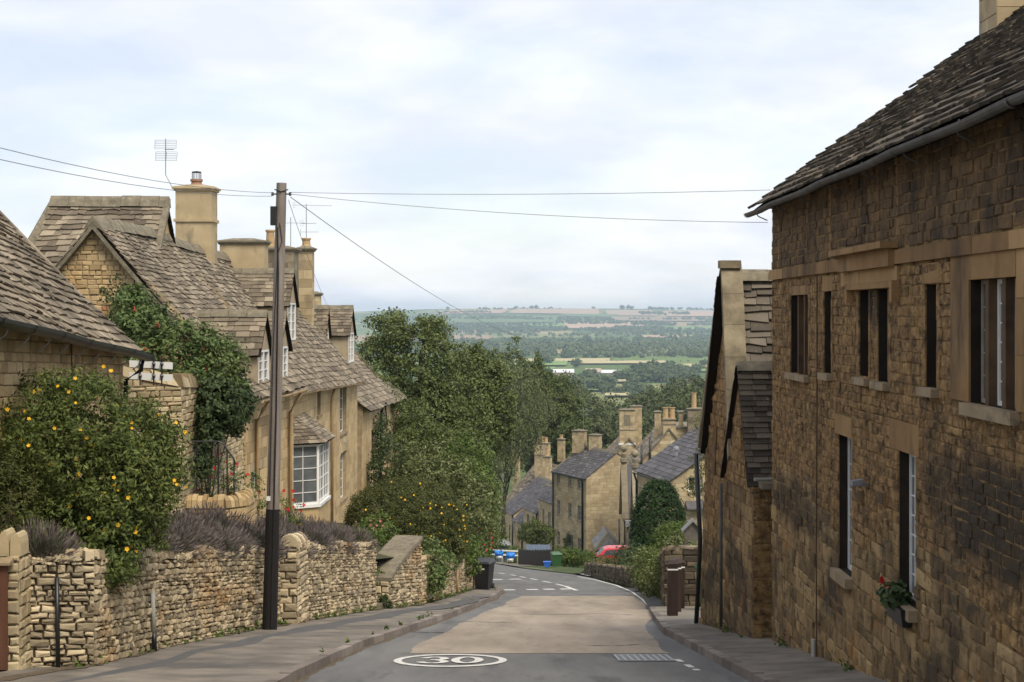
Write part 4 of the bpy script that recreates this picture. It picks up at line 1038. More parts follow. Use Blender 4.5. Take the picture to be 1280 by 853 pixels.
# ------------------------------------------------------------------ gabled building beyond it on the right
def right_gable():
    root = thing('gabled_barn', 'narrow stone barn with tall coped gable end between the sooty building and the bend', 'building', (6.5, 29, zr(29)))
    A, B = Vector((3.80, 27.55, 0)), Vector((3.66, 30.7, 0)); U = (B - A).normalized(); L = (B - A).length; N = Vector((-U.y, U.x, 0))
    if N.x > 0: N = -N
    fr = frame(A, U, N)
    ua = (28.9 - A.y) / U.y; za, z0, z1 = .84, -2.55, -2.6
    top = lambda u: za + (z0 - za) * (1 - u / ua) if u < ua else za + (z1 - za) * (u - ua) / (L - ua)
    bot = lambda u: zr(27.5 + u) - .2
    I = -N
    mb = MB()
    bat = lambda u, v, n=0.0: fr(u, v, n - .035 * (v + 5.0))
    ops = [(L * .62, L * .62 + .34, -3.0, -2.1)]
    backing(mb, bat, L, top, bot, (), mi=1)
    stones(mb, bat, L, top, bot, (), ch=(.15, .26), cl=(.25, .55), prot=(0, .022), gap=.006, bev=.012, rough=.008, zones=lambda u, v: 2 if v < -4.1 + .3 * math.sin(u * 2.2) else 0)
    # near gable side wall and the body
    Q = lambda p, d_: p + I * d_
    a, b = A + I * .3 + U * .02, B + I * .3 - U * .02
    mb.hexa([(*a.xy, -7), (*Q(a, 5).xy, -7), (*Q(b, 5).xy, -7), (*b.xy, -7)], [(*a.xy, z0 - .05), (*Q(a, 5).xy, z0 - .05), (*Q(b, 5).xy, z1 - .05), (*b.xy, z1 - .05)], 1)
    mb.build('wall', [M['soot'], M['soot_mortar'], M['soot_low']], root)
    rb = MB()
    e0, r0 = fr(-.05, z0 - .06, -.05), fr(ua, za - .16, -.25)
    slates(rb, e0, Q(e0, 5.2), Q(r0, 5.0), r0, exp=(.2, .14), wd=(.2, .42), th=.035, rough=.025, wob=.02)
    e1 = fr(L + .04, z1 - .1, .02)
    slates(rb, e1, Q(e1, 5.2), Q(r0, 5.0), fr(ua, za - .16, .02), exp=(.2, .14), wd=(.2, .42), th=.035, rough=.02)
    ro = rb.build('roof', [M['slate_weathered'], M['under']], root)
    rr = MB(); ridge_row(rr, r0 + I * .15 + Vector((0, 0, .07)), Q(r0, 5) + Vector((0, 0, .05)), wdt=.18, h=.05); rr.build('ridge', M['cap_stone'], ro)
    cb = MB(); n = 6
    for i in range(n):
        t0, t1 = i / n, (i + 1) / n
        for (ub, zb_, s) in ((0, z0, 0), (L, z1, 1)):
            p0, p1 = (ub + (ua - ub) * t0, zb_ + (za - zb_) * t0), (ub + (ua - ub) * t1, zb_ + (za - zb_) * t1)
            b_ = lambda u, v, n_: fr(u, v, n_ - (.035 * (v + 5) - .12))
            nb = -.34 if s == 0 else -.22
            k = [b_(p0[0], p0[1], nb), b_(p0[0], p0[1], .04), b_(p1[0], p1[1] - .004, .04), b_(p1[0], p1[1] - .004, nb)]
            du = -.1 if s == 0 else .1
            t = [b_(p0[0] + du, p0[1] + .09, nb), b_(p0[0] + du, p0[1] + .09, .04), b_(p1[0] + du * (1 if i < n - 1 else .0), p1[1] + .085, .04), b_(p1[0] + du * (1 if i < n - 1 else 0), p1[1] + .085, nb)]
            cb.hexa(k, t)
    cb.hexa([fr(ua - .13, za - .02, -.40), fr(ua - .13, za - .02, -.02), fr(ua + .13, za - .02, -.02), fr(ua + .13, za - .02, -.40)], [fr(ua - .13, za + .12, -.40), fr(ua - .13, za + .12, -.02), fr(ua + .13, za + .12, -.02), fr(ua + .13, za + .12, -.40)])
    cb.build('coping', M['coping'], ro)
    pipe(root, [fr(L + .05, -2.7, .1), fr(L + .05, -4.4, .02), fr(L + .05, zr(30.7) + .1, .1)], .045, 'black')
    gb = MB(); gb.fbox(bat, ops[0][0], ops[0][1], ops[0][2], ops[0][3], -.02, .035); gb.build('blocked_window', M['soot_up'], root)
    # lower lean-to in front, with its own little gable and slate roof
    r2 = thing('lean_to', 'low stone annexe with dark courses of slates against the barn gable', 'annexe', (5, 26.6, zr(26.5)))
    A, B = Vector((3.86, 25.45, 0)), Vector((3.75, 28.05, 0)); U = (B - A).normalized(); L = (B - A).length; N = Vector((-abs(U.y), U.x if U.x < 0 else U.x, 0)); N = Vector((-U.y, U.x, 0)); N = -N if N.x > 0 else N; I = -N
    fr2 = frame(A, U, N)
    ua, za = 1.2, -.93; zn, zf = -2.78, -2.86; un = .35
    top = lambda u: (zn if u < un else zn + (za - zn) * (u - un) / (ua - un)) if u < ua else za + (zf - za) * (u - ua) / (L - ua)
    bot = lambda u: zr(25.3 + u) - .2
    mb = MB()
    backing(mb, fr2, L, top, bot, (), mi=1)
    stones(mb, fr2, L, top, bot, (), ch=(.17, .28), cl=(.25, .55), prot=(0, .022), gap=.006, bev=.012, rough=.008, zones=lambda u, v: 2 if v < -3.1 else 0)
    fn = frame(A, I, -U)
    backing(mb, fn, 1.9, lambda u: zn, lambda u: bot(0), (), mi=1)
    stones(mb, fn, 1.9, lambda u: zn, lambda u: bot(0), (), ch=(.3, .55), cl=(.3, .6), prot=(0, .012), gap=.004, mi=0)
    a, b = A + I * .06 + U * .05, B + I * .06
    mb.hexa([(*a.xy, -7), (*(a + I * 1.9).xy, -7), (*(b + I * 1.9).xy, -7), (*b.xy, -7)], [(*a.xy, zn - .05), (*(a + I * 1.9).xy, zn - .05), (*(b + I * 1.9).xy, zn - .05), (*b.xy, zn - .05)], 1)
    mb.build('wall', [M['soot'], M['soot_mortar'], M['soot_low']], r2)
    rb = MB()
    e0, r0 = fr2(un - .12, zn - .02, .05), fr2(ua, za + .03, .05)
    slates(rb, e0, e0 + I * 2.2, r0 + I * 2.2, r0, exp=(.105, .095), wd=(.16, .26), th=.02, rough=.003)
    e1 = fr2(L + .08, zf - .03, .07)
    slates(rb, e1, e1 + I * 2.2, r0 + I * 2.2, r0 + N * .02, exp=(.14, .12), wd=(.2, .3), th=.03, rough=.01)
    ro = rb.build('roof', [M['slate_dark'], M['under']], r2)
    rr = MB(); ridge_row(rr, r0 + Vector((0, 0, .06)), r0 + I * 2.2 + Vector((0, 0, .06)), wdt=.12, h=.05, ln=.5); rr.build('ridge', M['cap_stone'], ro)
    cb = MB()
    for i in range(4):
        cb.fbox(fn, .08 + i * .32, .38 + i * .32, zn - .005, zn + rnd.uniform(.05, .11), .0, .28)
    cb.fbox(fn, .3, .55, zn + .1, zn + .2, .08, .24)
    cb.build('coping', M['cap_stone'], r2)
    gutter(r2, fn, .02, 1.9, zn + .16, zn + .15, .12, .045, 'grey_paint')
    # gas pipe at the junction
    pipe(r2, [fr2(L + .05, -3.0, .06), fr2(L + .05, zr(28) + .15, .06)], .03, 'gutter_old')
M['coping'] = mat('lichen_coping', [(0.3, (0.14, 0.115, 0.075)), (0.5, (0.22, 0.183, 0.12)), (0.7, (0.30, 0.255, 0.17))], 3.5, island=.12, bump=.4, stains=[((.09, .08, .065), 1.6, .55, .7, .6, 1), ((.5, .47, .36), 12, .66, .72, .6, 1)])
right_gable()

# ------------------------------------------------------------------ left: near cottage with black gutter
def near_cottage():
    a, b = (-6.6, 15.0), (-6.6, 27.0)
    ze0, ze1 = .42, -.50
    root = thing('near_cottage', 'stone outbuilding with black gutter and big stone-slate roof at the left edge', 'cottage', (-10, 21, zr(21) + .8))
    fr = frame(a, (0, 1), (1, 0)); L = 12.0
    top = lambda u: ze0 + (ze1 - ze0) * u / L
    bot = lambda u: zr(15 + u) + .6
    mb = MB()
    backing(mb, fr, L, top, bot, (), mi=1)
    stones(mb, fr, L, top, bot, (), ch=(.12, .17), cl=(.15, .34), prot=(0, .018), gap=.006, bev=.013, rough=.006, follow=lambda u: (ze1 - ze0) * .5 * u / L)
    mb.hexa([(-6.85, 15, -7), (-6.85, 26.8, -7), (-14, 26.8, -7), (-14, 15, -7)][::-1], [(-6.85, 15, ze0), (-6.85, 26.8, ze1), (-14, 26.8, ze1), (-14, 15, ze0)][::-1], 1)
    f2 = frame((-6.6, 27), (-1, 0), (0, 1))
    g = lambda u: ze1 + 1.04 * (3.9 - abs(u - 3.9))
    backing(mb, f2, 7.8, g, lambda u: -7, (), mi=1, n=0)
    mb.build('wall', [M['honey_clean'], M['mortar']], root)
    rb = MB()
    s = 1.04; ov = .26; wd = 3.9
    e0, e1 = (-6.6 + ov, 15, ze0 - ov * s + .06), (-6.6 + ov, 27.14, ze1 - ov * s + .06)
    r0, r1 = (-6.6 - wd, 15, ze0 + wd * s), (-6.6 - wd, 27.14, ze1 + wd * s)
    slates(rb, e0, e1, r1, r0, exp=(.21, .12), wd=(.13, .36), th=.026, sag=.05, rough=.028, wob=.05)
    slates(rb, (-14.4, 27.14, ze1), (-14.4, 15, ze0), r0, r1, exp=(.4, .3), wd=(.3, .6))
    ro = rb.build('roof', [M['slate'], M['under']], root)
    vb = MB()
    for i in range(14):
        t0, t1 = i / 14, (i + 1) / 14
        p = Vector(e1).lerp(Vector(r1), t0); q = Vector(e1).lerp(Vector(r1), t1)
        vb.hexa([p + Vector((0, -.12, -.03)), p + Vector((0, .03, -.03)), q + Vector((0, .03, -.03)), q + Vector((0, -.12, -.03))], [p + Vector((0.01, -.12, .005)), p + Vector((0.01, .03, .005)), q + Vector((0.01, .03, .005)), q + Vector((0.01, -.12, .005))])
    vb.build('verge', M['slate'], ro)
    sb = MB(); sb.fbox(fr, 0, L, -.3, -.12, .0, .02)
    gutter(root, fr, 1.5, L + .16, ze0 - .25, ze1 - .20, .39, .11, 'black', brackets=12)
    pipe(root, [fr(L + .08, ze1 - .26, .33), fr(L + .06, ze1 - .46, .3), fr(L - .12, ze1 - .62, .08), fr(L - .12, bot(L), .08)], .042, 'black')
    cb = MB(); cb.tube([fr(L * .73, top(L * .73) - .1, .03), fr(L * .73, top(L * .73) - 1.5, .03)], .009, 5); cb.build('cable', M['black'], root)
near_cottage()

# ------------------------------------------------------------------ left: cottage with two dormers
ridge_z = 2.05
hA, frA, frAn, roA = house('dormer_cottage', 'honey stone cottage with two gabled dormers low on its stone-slate roof, behind the telegraph pole', 'cottage',
    (-6.02, 36.0), (-5.75, 41.9), 6.9, -6.6, -1.62, ridge_z, side=1, ov=.30, vg=.2, sag=.16, near=(), rexp=(.22, .12), rw=(.14, .36), rough=.024, wob=.05, coping=None,
    front=((.55, 1.6, -5.0, -3.65),), nearst=dict(ch=(.08, .15), cl=(.11, .28), prot=(0, .03), gap=.006, bev=.014, rough=.012))
window(hA, frA, .55, 1.6, -5.0, -3.65, depth=.12, cols=2, rows=3, sill=(.06, .08, .06), lintel=(.15, .2, .01), lintmat='ashlar')
cb = MB()          # mortared verge fillet and the boarded gable foot
for i in range(12):
    t0, t1 = i / 12, (i + 1) / 12
    s_ = (ridge_z + 1.62) / 3.45; sg = lambda t: -.16 * 4 * t * (1 - t)
    p = lambda t: (-(-.30 + (3.45 + .30) * t), -1.62 - .3 * s_ + (ridge_z + 1.62 + .3 * s_) * t + sg(t))
    (n0, v0), (n1, v1) = p(t0), p(t1)
    cb.hexa([frA(-.22, v0 - .14, n0), frA(-.05, v0 - .14, n0), frA(-.05, v1 - .14, n1), frA(-.22, v1 - .14, n1)], [frA(-.22, v0 - .02, n0), frA(-.05, v0 - .02, n0), frA(-.05, v1 - .02, n1), frA(-.22, v1 - .02, n1)])
    n0, n1 = -6.9 - n0, -6.9 - n1
    cb.hexa([frA(-.05, v0 - .14, n0), frA(-.22, v0 - .14, n0), frA(-.22, v1 - .14, n1), frA(-.05, v1 - .14, n1)], [frA(-.05, v0 - .02, n0), frA(-.22, v0 - .02, n0), frA(-.22, v1 - .02, n1), frA(-.05, v1 - .02, n1)])
cb.build('verge', M['cap_stone'], roA)
dormer(hA, frA, 1.28, 2.5, -1.82, -.87, -.02, 1.75, n=.02)
dormer(hA, frA, 3.75, 4.95, -1.72, -.84, -.04, 1.7, n=.02)
gutter(hA, frA, .1, 5.9, -1.98, -2.0, .36, .055, 'tanpipe')
pipe(hA, [frA(.95, -2.05, .36), frA(.9, -2.25, .2), frA(.9, -2.5, .07), frA(.9, -5.9, .07)], .045, 'tanpipe')
pipe(hA, [frA(5.1, -2.05, .36), frA(5.05, -2.3, .2), frA(5.05, -2.55, .07), frA(5.05, -5.9, .07)], .045, 'tanpipe')
stack(hA, (-9.55, 48.2), 1.08, .95, 1.0, 3.78, m='ashlar', blocks=False, mid=2.75, pots=((0, 0, .17, .22, 'terracotta'),), capm='ashlar')

# cross wing behind it
root = thing('cross_wing', 'high stone-slate cross wing with hipped end behind the gabled cottage', 'cottage wing', (-10.4, 43, -5))
mb = MB(); mb.hexa([(-12.6, 39.2, -6), (-9.1, 39.2, -6), (-9.1, 44.5, -6), (-12.6, 44.5, -6)], [(-12.6, 39.2, .2), (-9.1, 39.2, .2), (-9.1, 44.5, .2), (-12.6, 44.5, .2)])
mb.poly([(-9.1, 39.2, .2), (-9.1, 44.5, .2), (-9.1, 41.8, 2.85)])
mb.build('wall', M['honey'], root)
rb = MB()
slates(rb, (-12.9, 38.9, -.15), (-9.0, 38.9, -.15), (-9.0, 41.6, 2.92), (-12.0, 41.6, 2.92), exp=(.24, .15), wd=(.2, .45), th=.028, rough=.022, wob=.05, sag=.1)
slates(rb, (-9.0, 44.6, -.15), (-12.9, 44.6, -.15), (-12.0, 41.6, 2.92), (-9.0, 41.6, 2.92), exp=(.4, .3), wd=(.3, .6))
slates(rb, (-12.9, 44.6, -.15), (-12.9, 38.9, -.15), (-12.02, 41.5, 2.9), (-12.02, 41.7, 2.9), exp=(.3, .2), wd=(.2, .45))
ro = rb.build('roof', [M['slate'], M['under']], root)
rr = MB(); ridge_row(rr, (-12.05, 41.6, 2.98), (-8.95, 41.6, 2.98), wdt=.22, h=.09); ridge_row(rr, (-12.9, 38.9, -.08), (-12.02, 41.6, 2.95), wdt=.14, h=.06); rr.build('ridge', M['cap_stone'], ro)
vb = MB()
for i in range(8):
    p, q = Vector((-8.98, 38.9, -.15)).lerp(Vector((-8.98, 41.6, 2.92)), i / 8), Vector((-8.98, 38.9, -.15)).lerp(Vector((-8.98, 41.6, 2.92)), (i + 1) / 8)
    vb.hexa([p + Vector((-.1, 0, -.1)), p + Vector((.06, 0, -.1)), q + Vector((.06, 0, -.1)), q + Vector((-.1, 0, -.1))], [p + Vector((-.1, 0, .08)), p + Vector((.06, 0, .08)), q + Vector((.06, 0, .08)), q + Vector((-.1, 0, .08))])
vb.build('coping', M['cap_stone'], ro)

# ------------------------------------------------------------------ left: house with the bay window
fB = [(7.6, 8.4, -3.2, -2.4), (13.1, 14.9, -4.2, -2.6), (13.2, 14.9, -6.55, -4.9)]
hB, frB, frBn, roB = house('bay_window_house', 'honey ashlar house with white bay window and arched window beyond the telegraph pole', 'house',
    (-6.25, 42.1), (-5.85, 60.2), 6.5, -9.2, -1.9, 2.02, side=1, wallmat='honey_ashlar', ov=.25, vg=.1, sag=.10, drop=.42, front=fB, rexp=(.23, .13), rw=(.15, .38), rough=.024, wob=.04, coping=('far',), st=dict(ch=(.24, .34), cl=(.4, .8), prot=(0, .004), gap=.003, bev=.005), nearstones=False)
for i, (a, b, c, d) in enumerate(fB):
    o = window(hB, frB, a + .003, b - .003, c + .003, d - .003, depth=.14, cols=2 if i else 1, rows=(2, 4, 5)[i], sill=(.05, .07, .05), lintel=(.12, .22, .008) if i < 2 else None, lintmat='ashlar', stile=1)
    if i == 2:      # stone arch over the lower window
        s = MB(); um = (a + b) / 2
        for k in range(7):
            t0, t1 = math.pi * k / 7, math.pi * (k + 1) / 7
            for rr_ in ((.425, .62),):
                P_ = [(um + rr_[j] * 2 * math.cos(t), d - .05 + .42 * rr_[j] / .425 * math.sin(t)) for t, j in ((t0, 0), (t0, 1), (t1, 1), (t1, 0))]
                s.hexa([frB(p[0], p[1], -.05) for p in P_], [frB(p[0], p[1], .014) for p in P_])
        s.build('arch', M['ashlar'], o)
for (u, v) in ((3.05, 2),):
    pipe(hB, [frB(10.6, -2.3, .28), frB(10.55, -2.5, .16), frB(10.55, -2.75, .07), frB(10.55, -7.2, .07)], .045, 'tanpipe')
gutter(hB, frB, 1.2, 18.0, -2.2, -2.6, .3, .05, 'tanpipe')
dormer(hB, frB, 7.7, 9.3, -.85, .33, 1.33, 2.9, n=-.95, rows=4, ap=.3)
def bay(root, fr, u0, u1, v0, v1, out):
    mb = MB(); s = .62
    plan = [(u0, 0), (u0 + s, out), (u1 - s, out), (u1, 0)]
    mb.hexa([fr(p[0], v0 - 1.6, p[1]) for p in plan], [fr(p[0], v0 - .09, p[1]) for p in plan])
    o = mb.build('bay_window', M['honey'], root)
    fb = MB(); gb = MB()
    for (a, b) in zip(plan, plan[1:]):
        A, B = fr(a[0], 0, a[1]), fr(b[0], 0, b[1]); U = (B - A); L = U.length; U = U.normalized(); N = Vector((U.y, -U.x, 0))
        mid = (A + B) / 2 - fr((u0 + u1) / 2, 0, 0)
        if N.dot(mid) < 0: N = -N
        q = frame(A, U, N)
        fw = .065
        for (x0, x1, y0, y1) in ((0, fw, v0, v1), (L - fw, L, v0, v1), (fw, L - fw, v0, v0 + fw), (fw, L - fw, v1 - fw, v1)): fb.fbox(q, x0, x1, y0, y1, -.06, .01)
        nc = 2 if L > 1 else 1
        for i in range(1, nc): fb.fbox(q, L * i / nc - .03, L * i / nc + .03, v0 + fw, v1 - fw, -.055, .004)
        for k in range(1, 5): fb.fbox(q, fw, L - fw, v0 + (v1 - v0) * k / 5 - .009, v0 + (v1 - v0) * k / 5 + .009, -.04, -.012)
        for i in range(nc): fb.fbox(q, L * (i + .5) / nc - .009, L * (i + .5) / nc + .009, v0 + fw, v1 - fw, -.04, -.012)
        gb.fbox(q, fw - .01, L - fw + .01, v0 + fw - .01, v1 - fw + .01, -.036, -.03)
        fb.fbox(q, -.03, L + .03, v0 - .085, v0 - .002, -.12, .06)
    fb.build('frame', M['white'], o); gb.build('pane', M['glass_pale'], o)
    rb = MB(); e = .17
    E = [(u0 - e, -.02), (u0 + s - e * .4, out + e), (u1 - s + e * .4, out + e), (u1 + e, -.02)]
    T_ = [(u0 + .55, .02), (u0 + .7, .12), (u1 - .7, .12), (u1 - .55, .02)]
    for i in range(3):
        slates(rb, fr(E[i][0], v1 + .02, E[i][1]), fr(E[i + 1][0], v1 + .02, E[i + 1][1]), fr(T_[i + 1][0], v1 + .72, T_[i + 1][1]), fr(T_[i][0], v1 + .72, T_[i][1]), exp=(.15, .1), wd=(.14, .3), th=.02, rough=.008)
    rb.hexa([fr(p[0], v1 + .002, p[1]) for p in E], [fr(p[0], v1 + .018, p[1]) for p in E], 1)
    rb.build('roof', [M['slate'], M['under']], o)
bay(hB, frB, 1.9, 5.2, -5.33, -3.65, .78)
stack(hB, (-8.75, 52.0), 1.45, .8, .4, 2.34, m='ashlar', blocks=False)
stack(hB, (-8.2, 57.0), .95, 1.3, -.2, 2.3, m='rubblestack', pots=((-.42, -.2, .16, .62, 'buffpot'),))
stack(hB, (-7.7, 59.6), .52, .62, -.6, 2.42, m='ashlar', pots=((0, 0, .16, .34, 'buffpot'),))
# drainpipe elbow vent on the bay house roof
mb = MB(); mb.tube([frB(4.6, -1.1, -.75), frB(4.6, -.55, -.75)], .06, 8); mb.build('flue', M['lead'], hB, smooth=True)

# ------------------------------------------------------------------ left: farther cottage with two dormers
fC = [(3.2, 3.9, -5.9, -4.7), (9.0, 9.8, -6.1, -4.8)]
hC, frC, frCn, roC = house('lower_cottage', 'farther honey stone cottage stepping down the hill, with creeper and black pipes on its front', 'cottage',
    (-5.72, 60.9), (-5.42, 77), 8.2, -11.5, -3.5, .35, side=1, wallmat='honey_ashlar', ov=.3, vg=.1, sag=.12, drop=.35, front=fC, rexp=(.3, .15), rw=(.22, .5), rough=.02, wob=.04, coping=('far',), nearstones=False,
    st=dict(ch=(.24, .34), cl=(.4, .8), prot=(0, .005), gap=.004, bev=.006))
for (a, b, c, d) in fC: window(hC, frC, a + .003, b - .003, c + .003, d - .003, depth=.14, cols=2, rows=4, sill=(.05, .07, .05), lintel=(.12, .2, .008), lintmat='ashlar')
dormer(hC, frC, 1.7, 3.5, -1.95, -.78, .22, 2.6, n=-.75, ap=.8)
dormer(hC, frC, .1, 1.1, -1.6, -.75, .22, 2.8, n=-1.45, ap=.8)
pipe(hC, [frC(6.2, -3.75, .3), frC(6.15, -4.1, .12), frC(6.1, -7.2, .08)], .06, 'black')
pipe(hC, [frC(8.4, -4.0, .05), frC(9.3, -4.9, .05)], .03, 'black')
mb = MB(); q = frC(9.5, -2.0, -1.6); mb.lathe(q, [(.09, -.3), (.09, .32), (.14, .33), (.14, .42), (.03, .47)], 10); mb.build('flue', M['galv'], hC)
stack(hC, (-9.5, 76.5), .6, .6, -.6, .95, m='ashlar')

# ------------------------------------------------------------------ raised garden ground behind the walls
def garden_z(x, y):
    d = max(0.0, WLi(y) - x)
    return zr(y) + 1.25 + .33 * min(d, 3.2) + .06 * max(0, d - 3.2)
mb = MB()
mb.sheet([[(WLi(y) - .22 - d, y, garden_z(WLi(y) - .22 - d, y) + .04 * math.sin(x_ * 3 + y)) for x_, d in enumerate((0, .5, 1, 1.6, 2.4, 3.4, 5, 8, 14, 26))] for y in np.arange(19.7, 60, 1.0)])
tag(mb.build('garden_ground', M['soil']), kind='structure')
def bank_z(x, y): return zr(y) + .05 + min(2.2, max(0, -x - 4) * .3)
mb = MB()
mb.sheet([[(-x, y, bank_z(-x, y) - (0.3 if x < 3.6 else 0)) for x in (3.4, 4.5, 6, 8, 12, 20, 34)] for y in np.arange(66, 84, 1.5)])
mb.sheet([[(itp(y, EL) - d, y, zr(y) + min(2.5, .25 * d)) for d in (.3, 2, 5, 9, 20, 40)] for y in np.arange(84, 190, 4)])
tag(mb.build('grass_bank', M['turf']), kind='structure')
mb = MB()
mb.sheet([[(itp(y, [(5.1, 40.4), (4.2, 40.6), (4.9, 52), (5.5, 63), (5.0, 83), (4.4, 95), (3.6, 104), (2.5, 130)]) + d, y, zr(y) + ((.6 + .12 * min(d, 6)) * min(1, max(.06, (99 - y) / 7)) if d > .1 else -.1)) for d in (0, .12, 1, 2, 4, 8, 16, 30)] for y in np.arange(40.4, 108, 1.6)])
tag(mb.build('right_garden_ground', M['turf']), kind='structure')

# ------------------------------------------------------------------ dry-stone walls
def drystone(name, label, pts, h0, h1, thick=.42, cat='wall', mm='rubble', cope=True, ch=(.04, .10), cl=(.07, .23), z0=0.0, zfun=None, hfun=None, side=1, ends=True, stops=None):
    zf = zfun or (lambda y: zr(y) + z0)
    root = thing(name, label, cat, (*[sum(p[i] for p in pts) / len(pts) for i in (0, 1)], zf(pts[0][1])))
    mb = MB(); cb = MB(); tot = sum((Vector(b) - Vector(a)).length for a, b in zip(pts, pts[1:])); acc = 0
    for a, b in zip(pts, pts[1:]):
        A, B = Vector((*a, 0)), Vector((*b, 0)); U = (B - A).normalized(); L = (B - A).length; N = Vector((U.y, -U.x, 0)) * side
        fr = frame(A, U, N); acc0 = acc
        gz = lambda u: zf(A.y + U.y * u)
        hh = hfun or (lambda t: h0 + (h1 - h0) * t)
        top = lambda u: gz(u) + hh((acc0 + u) / tot) + .035 * math.sin((acc0 + u) * 2.1) + .02 * math.sin((acc0 + u) * 7.7)
        bot = lambda u: gz(u) - .15
        stones(mb, fr, L, top, bot, (), ch=ch, cl=cl, prot=(0, .045), gap=.006, bev=.015, rough=.016, follow=gz, back=.05, centre=.008)
        backing(mb, fr, L, lambda u: top(u) - .03, bot, (), n=-.03, mi=1)
        fk = frame(B - N * thick, -U, -N)
        backing(mb, fk, L, lambda u: top(L - u) - .03, lambda u: bot(L - u), (), n=0, mi=0)
        n = max(1, int(L / .5))
        for i in range(n):
            u0, u1 = L * i / n, L * (i + 1) / n
            mb.poly([fr(u0, top(u0) - .035, 0), fr(u1, top(u1) - .035, 0), fr(u1, top(u1) - .035, -thick), fr(u0, top(u0) - .035, -thick)], 1)
        if cope:
            u = 0.0
            while u < L - .05:
                e = min(u + rnd.uniform(.16, .4), L); hgt = rnd.uniform(.04, .12)
                if L - e < .1: e = L
                z_ = lambda q: top(q) - .05
                j = lambda: rnd.uniform(-.03, .03)
                t = [(u + .01 + abs(j()), .03 + j()), (e - .01 - abs(j()), .03 + j()), (e - .01 - abs(j()), -thick + .05 + j()), (u + .01 + abs(j()), -thick + .05 + j())]
                cb.hexa([fr(p[0], z_(p[0]), p[1]) for p in t], [fr(p[0] * .94 + (u + e) / 2 * .06, z_(p[0]) + hgt + j() * .7, p[1] * .9 - .01) for p in t])
                u = e
        acc += L
    if ends:
        for (p, q, r_) in ((pts[0], pts[1], 0), (pts[-1], pts[-2], 1)):
            A, B = Vector((*p, 0)), Vector((*q, 0)); D = (A - B).normalized()
            Nf = Vector((-D.y, D.x, 0)) * side if r_ == 0 else Vector((D.y, -D.x, 0)) * side
            O = A - Nf * 0
            fe = frame(A, -Nf, D)
            hz = (hfun(0 if r_ == 0 else 1) if hfun else (h0 if r_ == 0 else h1))
            stones(mb, fe, thick, lambda u: zf(p[1]) + hz, lambda u: zf(p[1]) - .15, (), ch=(.08, .17), cl=(.18, .36), prot=(0, .03), gap=.007, bev=.02, rough=.01, back=.06)
            backing(mb, fe, thick, lambda u: zf(p[1]) + hz - .02, lambda u: zf(p[1]) - .15, (), n=-.02, mi=1)
    mb.build('stonework', [M[mm], M['joint']], root)
    if cope: cb.build('coping', M[mm], root)
    return root
w1 = drystone('dry_stone_wall', 'long dry stone wall below the lavender, from the brown gate to the telegraph pole', [(-5.86, 18.95), (-5.08, 19.4), (-5.02, 22.7), (-4.60, 28.3), (-4.36, 29.9)], 1.22, 1.42, z0=.17, cope=True, hfun=lambda t: 1.28 + .14 * t)
pipe(w1, [(-5.44, 19.08, zr(19.1) + .1), (-5.46, 19.1, zr(19.1) + 1.24)], .028, 'black')
pp = pipe(w1, [(-4.97, 22.1, zr(22.1) + .42), (-4.99, 22.1, zr(22.1) + .98)], .032, 'grey_paint', 'overflow_pipe')
pipe(pp, [(-4.96, 22.1, zr(22.1) + .15), (-4.97, 22.1, zr(22.1) + .425)], .035, 'black', 'pipe_foot')
# buttress pillar with rounded head
zb_ = zr(30.2) + .15
pl = thing('wall_pillar', 'squared stone pillar with rounded top in the dry stone wall just right of the telegraph pole', 'pillar', (-4.2, 30.3, zb_))
mb = MB()
for (O, U, N, L) in (((-4.42, 29.95), (1, 0.1), (0.1, -1), .38), ((-4.04, 29.99), (.12, 1), (1, -.12), .8)):
    f_ = frame(O, U, N)
    stones(mb, f_, L, lambda u: zb_ + 1.52, lambda u: zb_ - .1, (), ch=(.08, .17), cl=(.14, .36), prot=(0, .05), gap=.006, bev=.022, rough=.016, back=.05, centre=.015)
    backing(mb, f_, L, lambda u: zb_ + 1.5, lambda u: zb_ - .1, (), n=-.02, mi=1)
mb.poly([(-4.4, 29.97, zb_ + 1.49), (-4.06, 30.0, zb_ + 1.49), (-3.96, 30.78, zb_ + 1.49), (-4.4, 30.78, zb_ + 1.49)], 1)
mb.build('stonework', [M['rubble'], M['joint']], pl)
cb = MB()
for k in range(5):
    y0 = 29.97 + k * .16
    K = 7
    for s in range(2):
        pass
    prof = [(-4.22 + .21 * math.cos(math.pi * i / K) + .02 * k, zb_ + 1.46 + (.26 - .012 * k) * math.sin(math.pi * i / K) + rnd.uniform(-.015, .015)) for i in range(K + 1)]
    a = [(x, y0 + .006, z) for x, z in prof]; b = [(x, y0 + .152, z) for x, z in prof]
    n = len(a)
    cb.add(a + b, [tuple(range(n))[::-1], tuple(range(n, 2 * n))] + [(i, i + 1, n + i + 1, n + i) for i in range(n - 1)])
cb.build('coping', M['rubble'], pl)
w2 = drystone('dry_stone_wall', 'short dry stone wall between the stone pillar and the garden steps', [(-4.12, 30.7), (-3.78, 33), (-3.18, 37.2)], 1.42, 1.56, z0=.17)
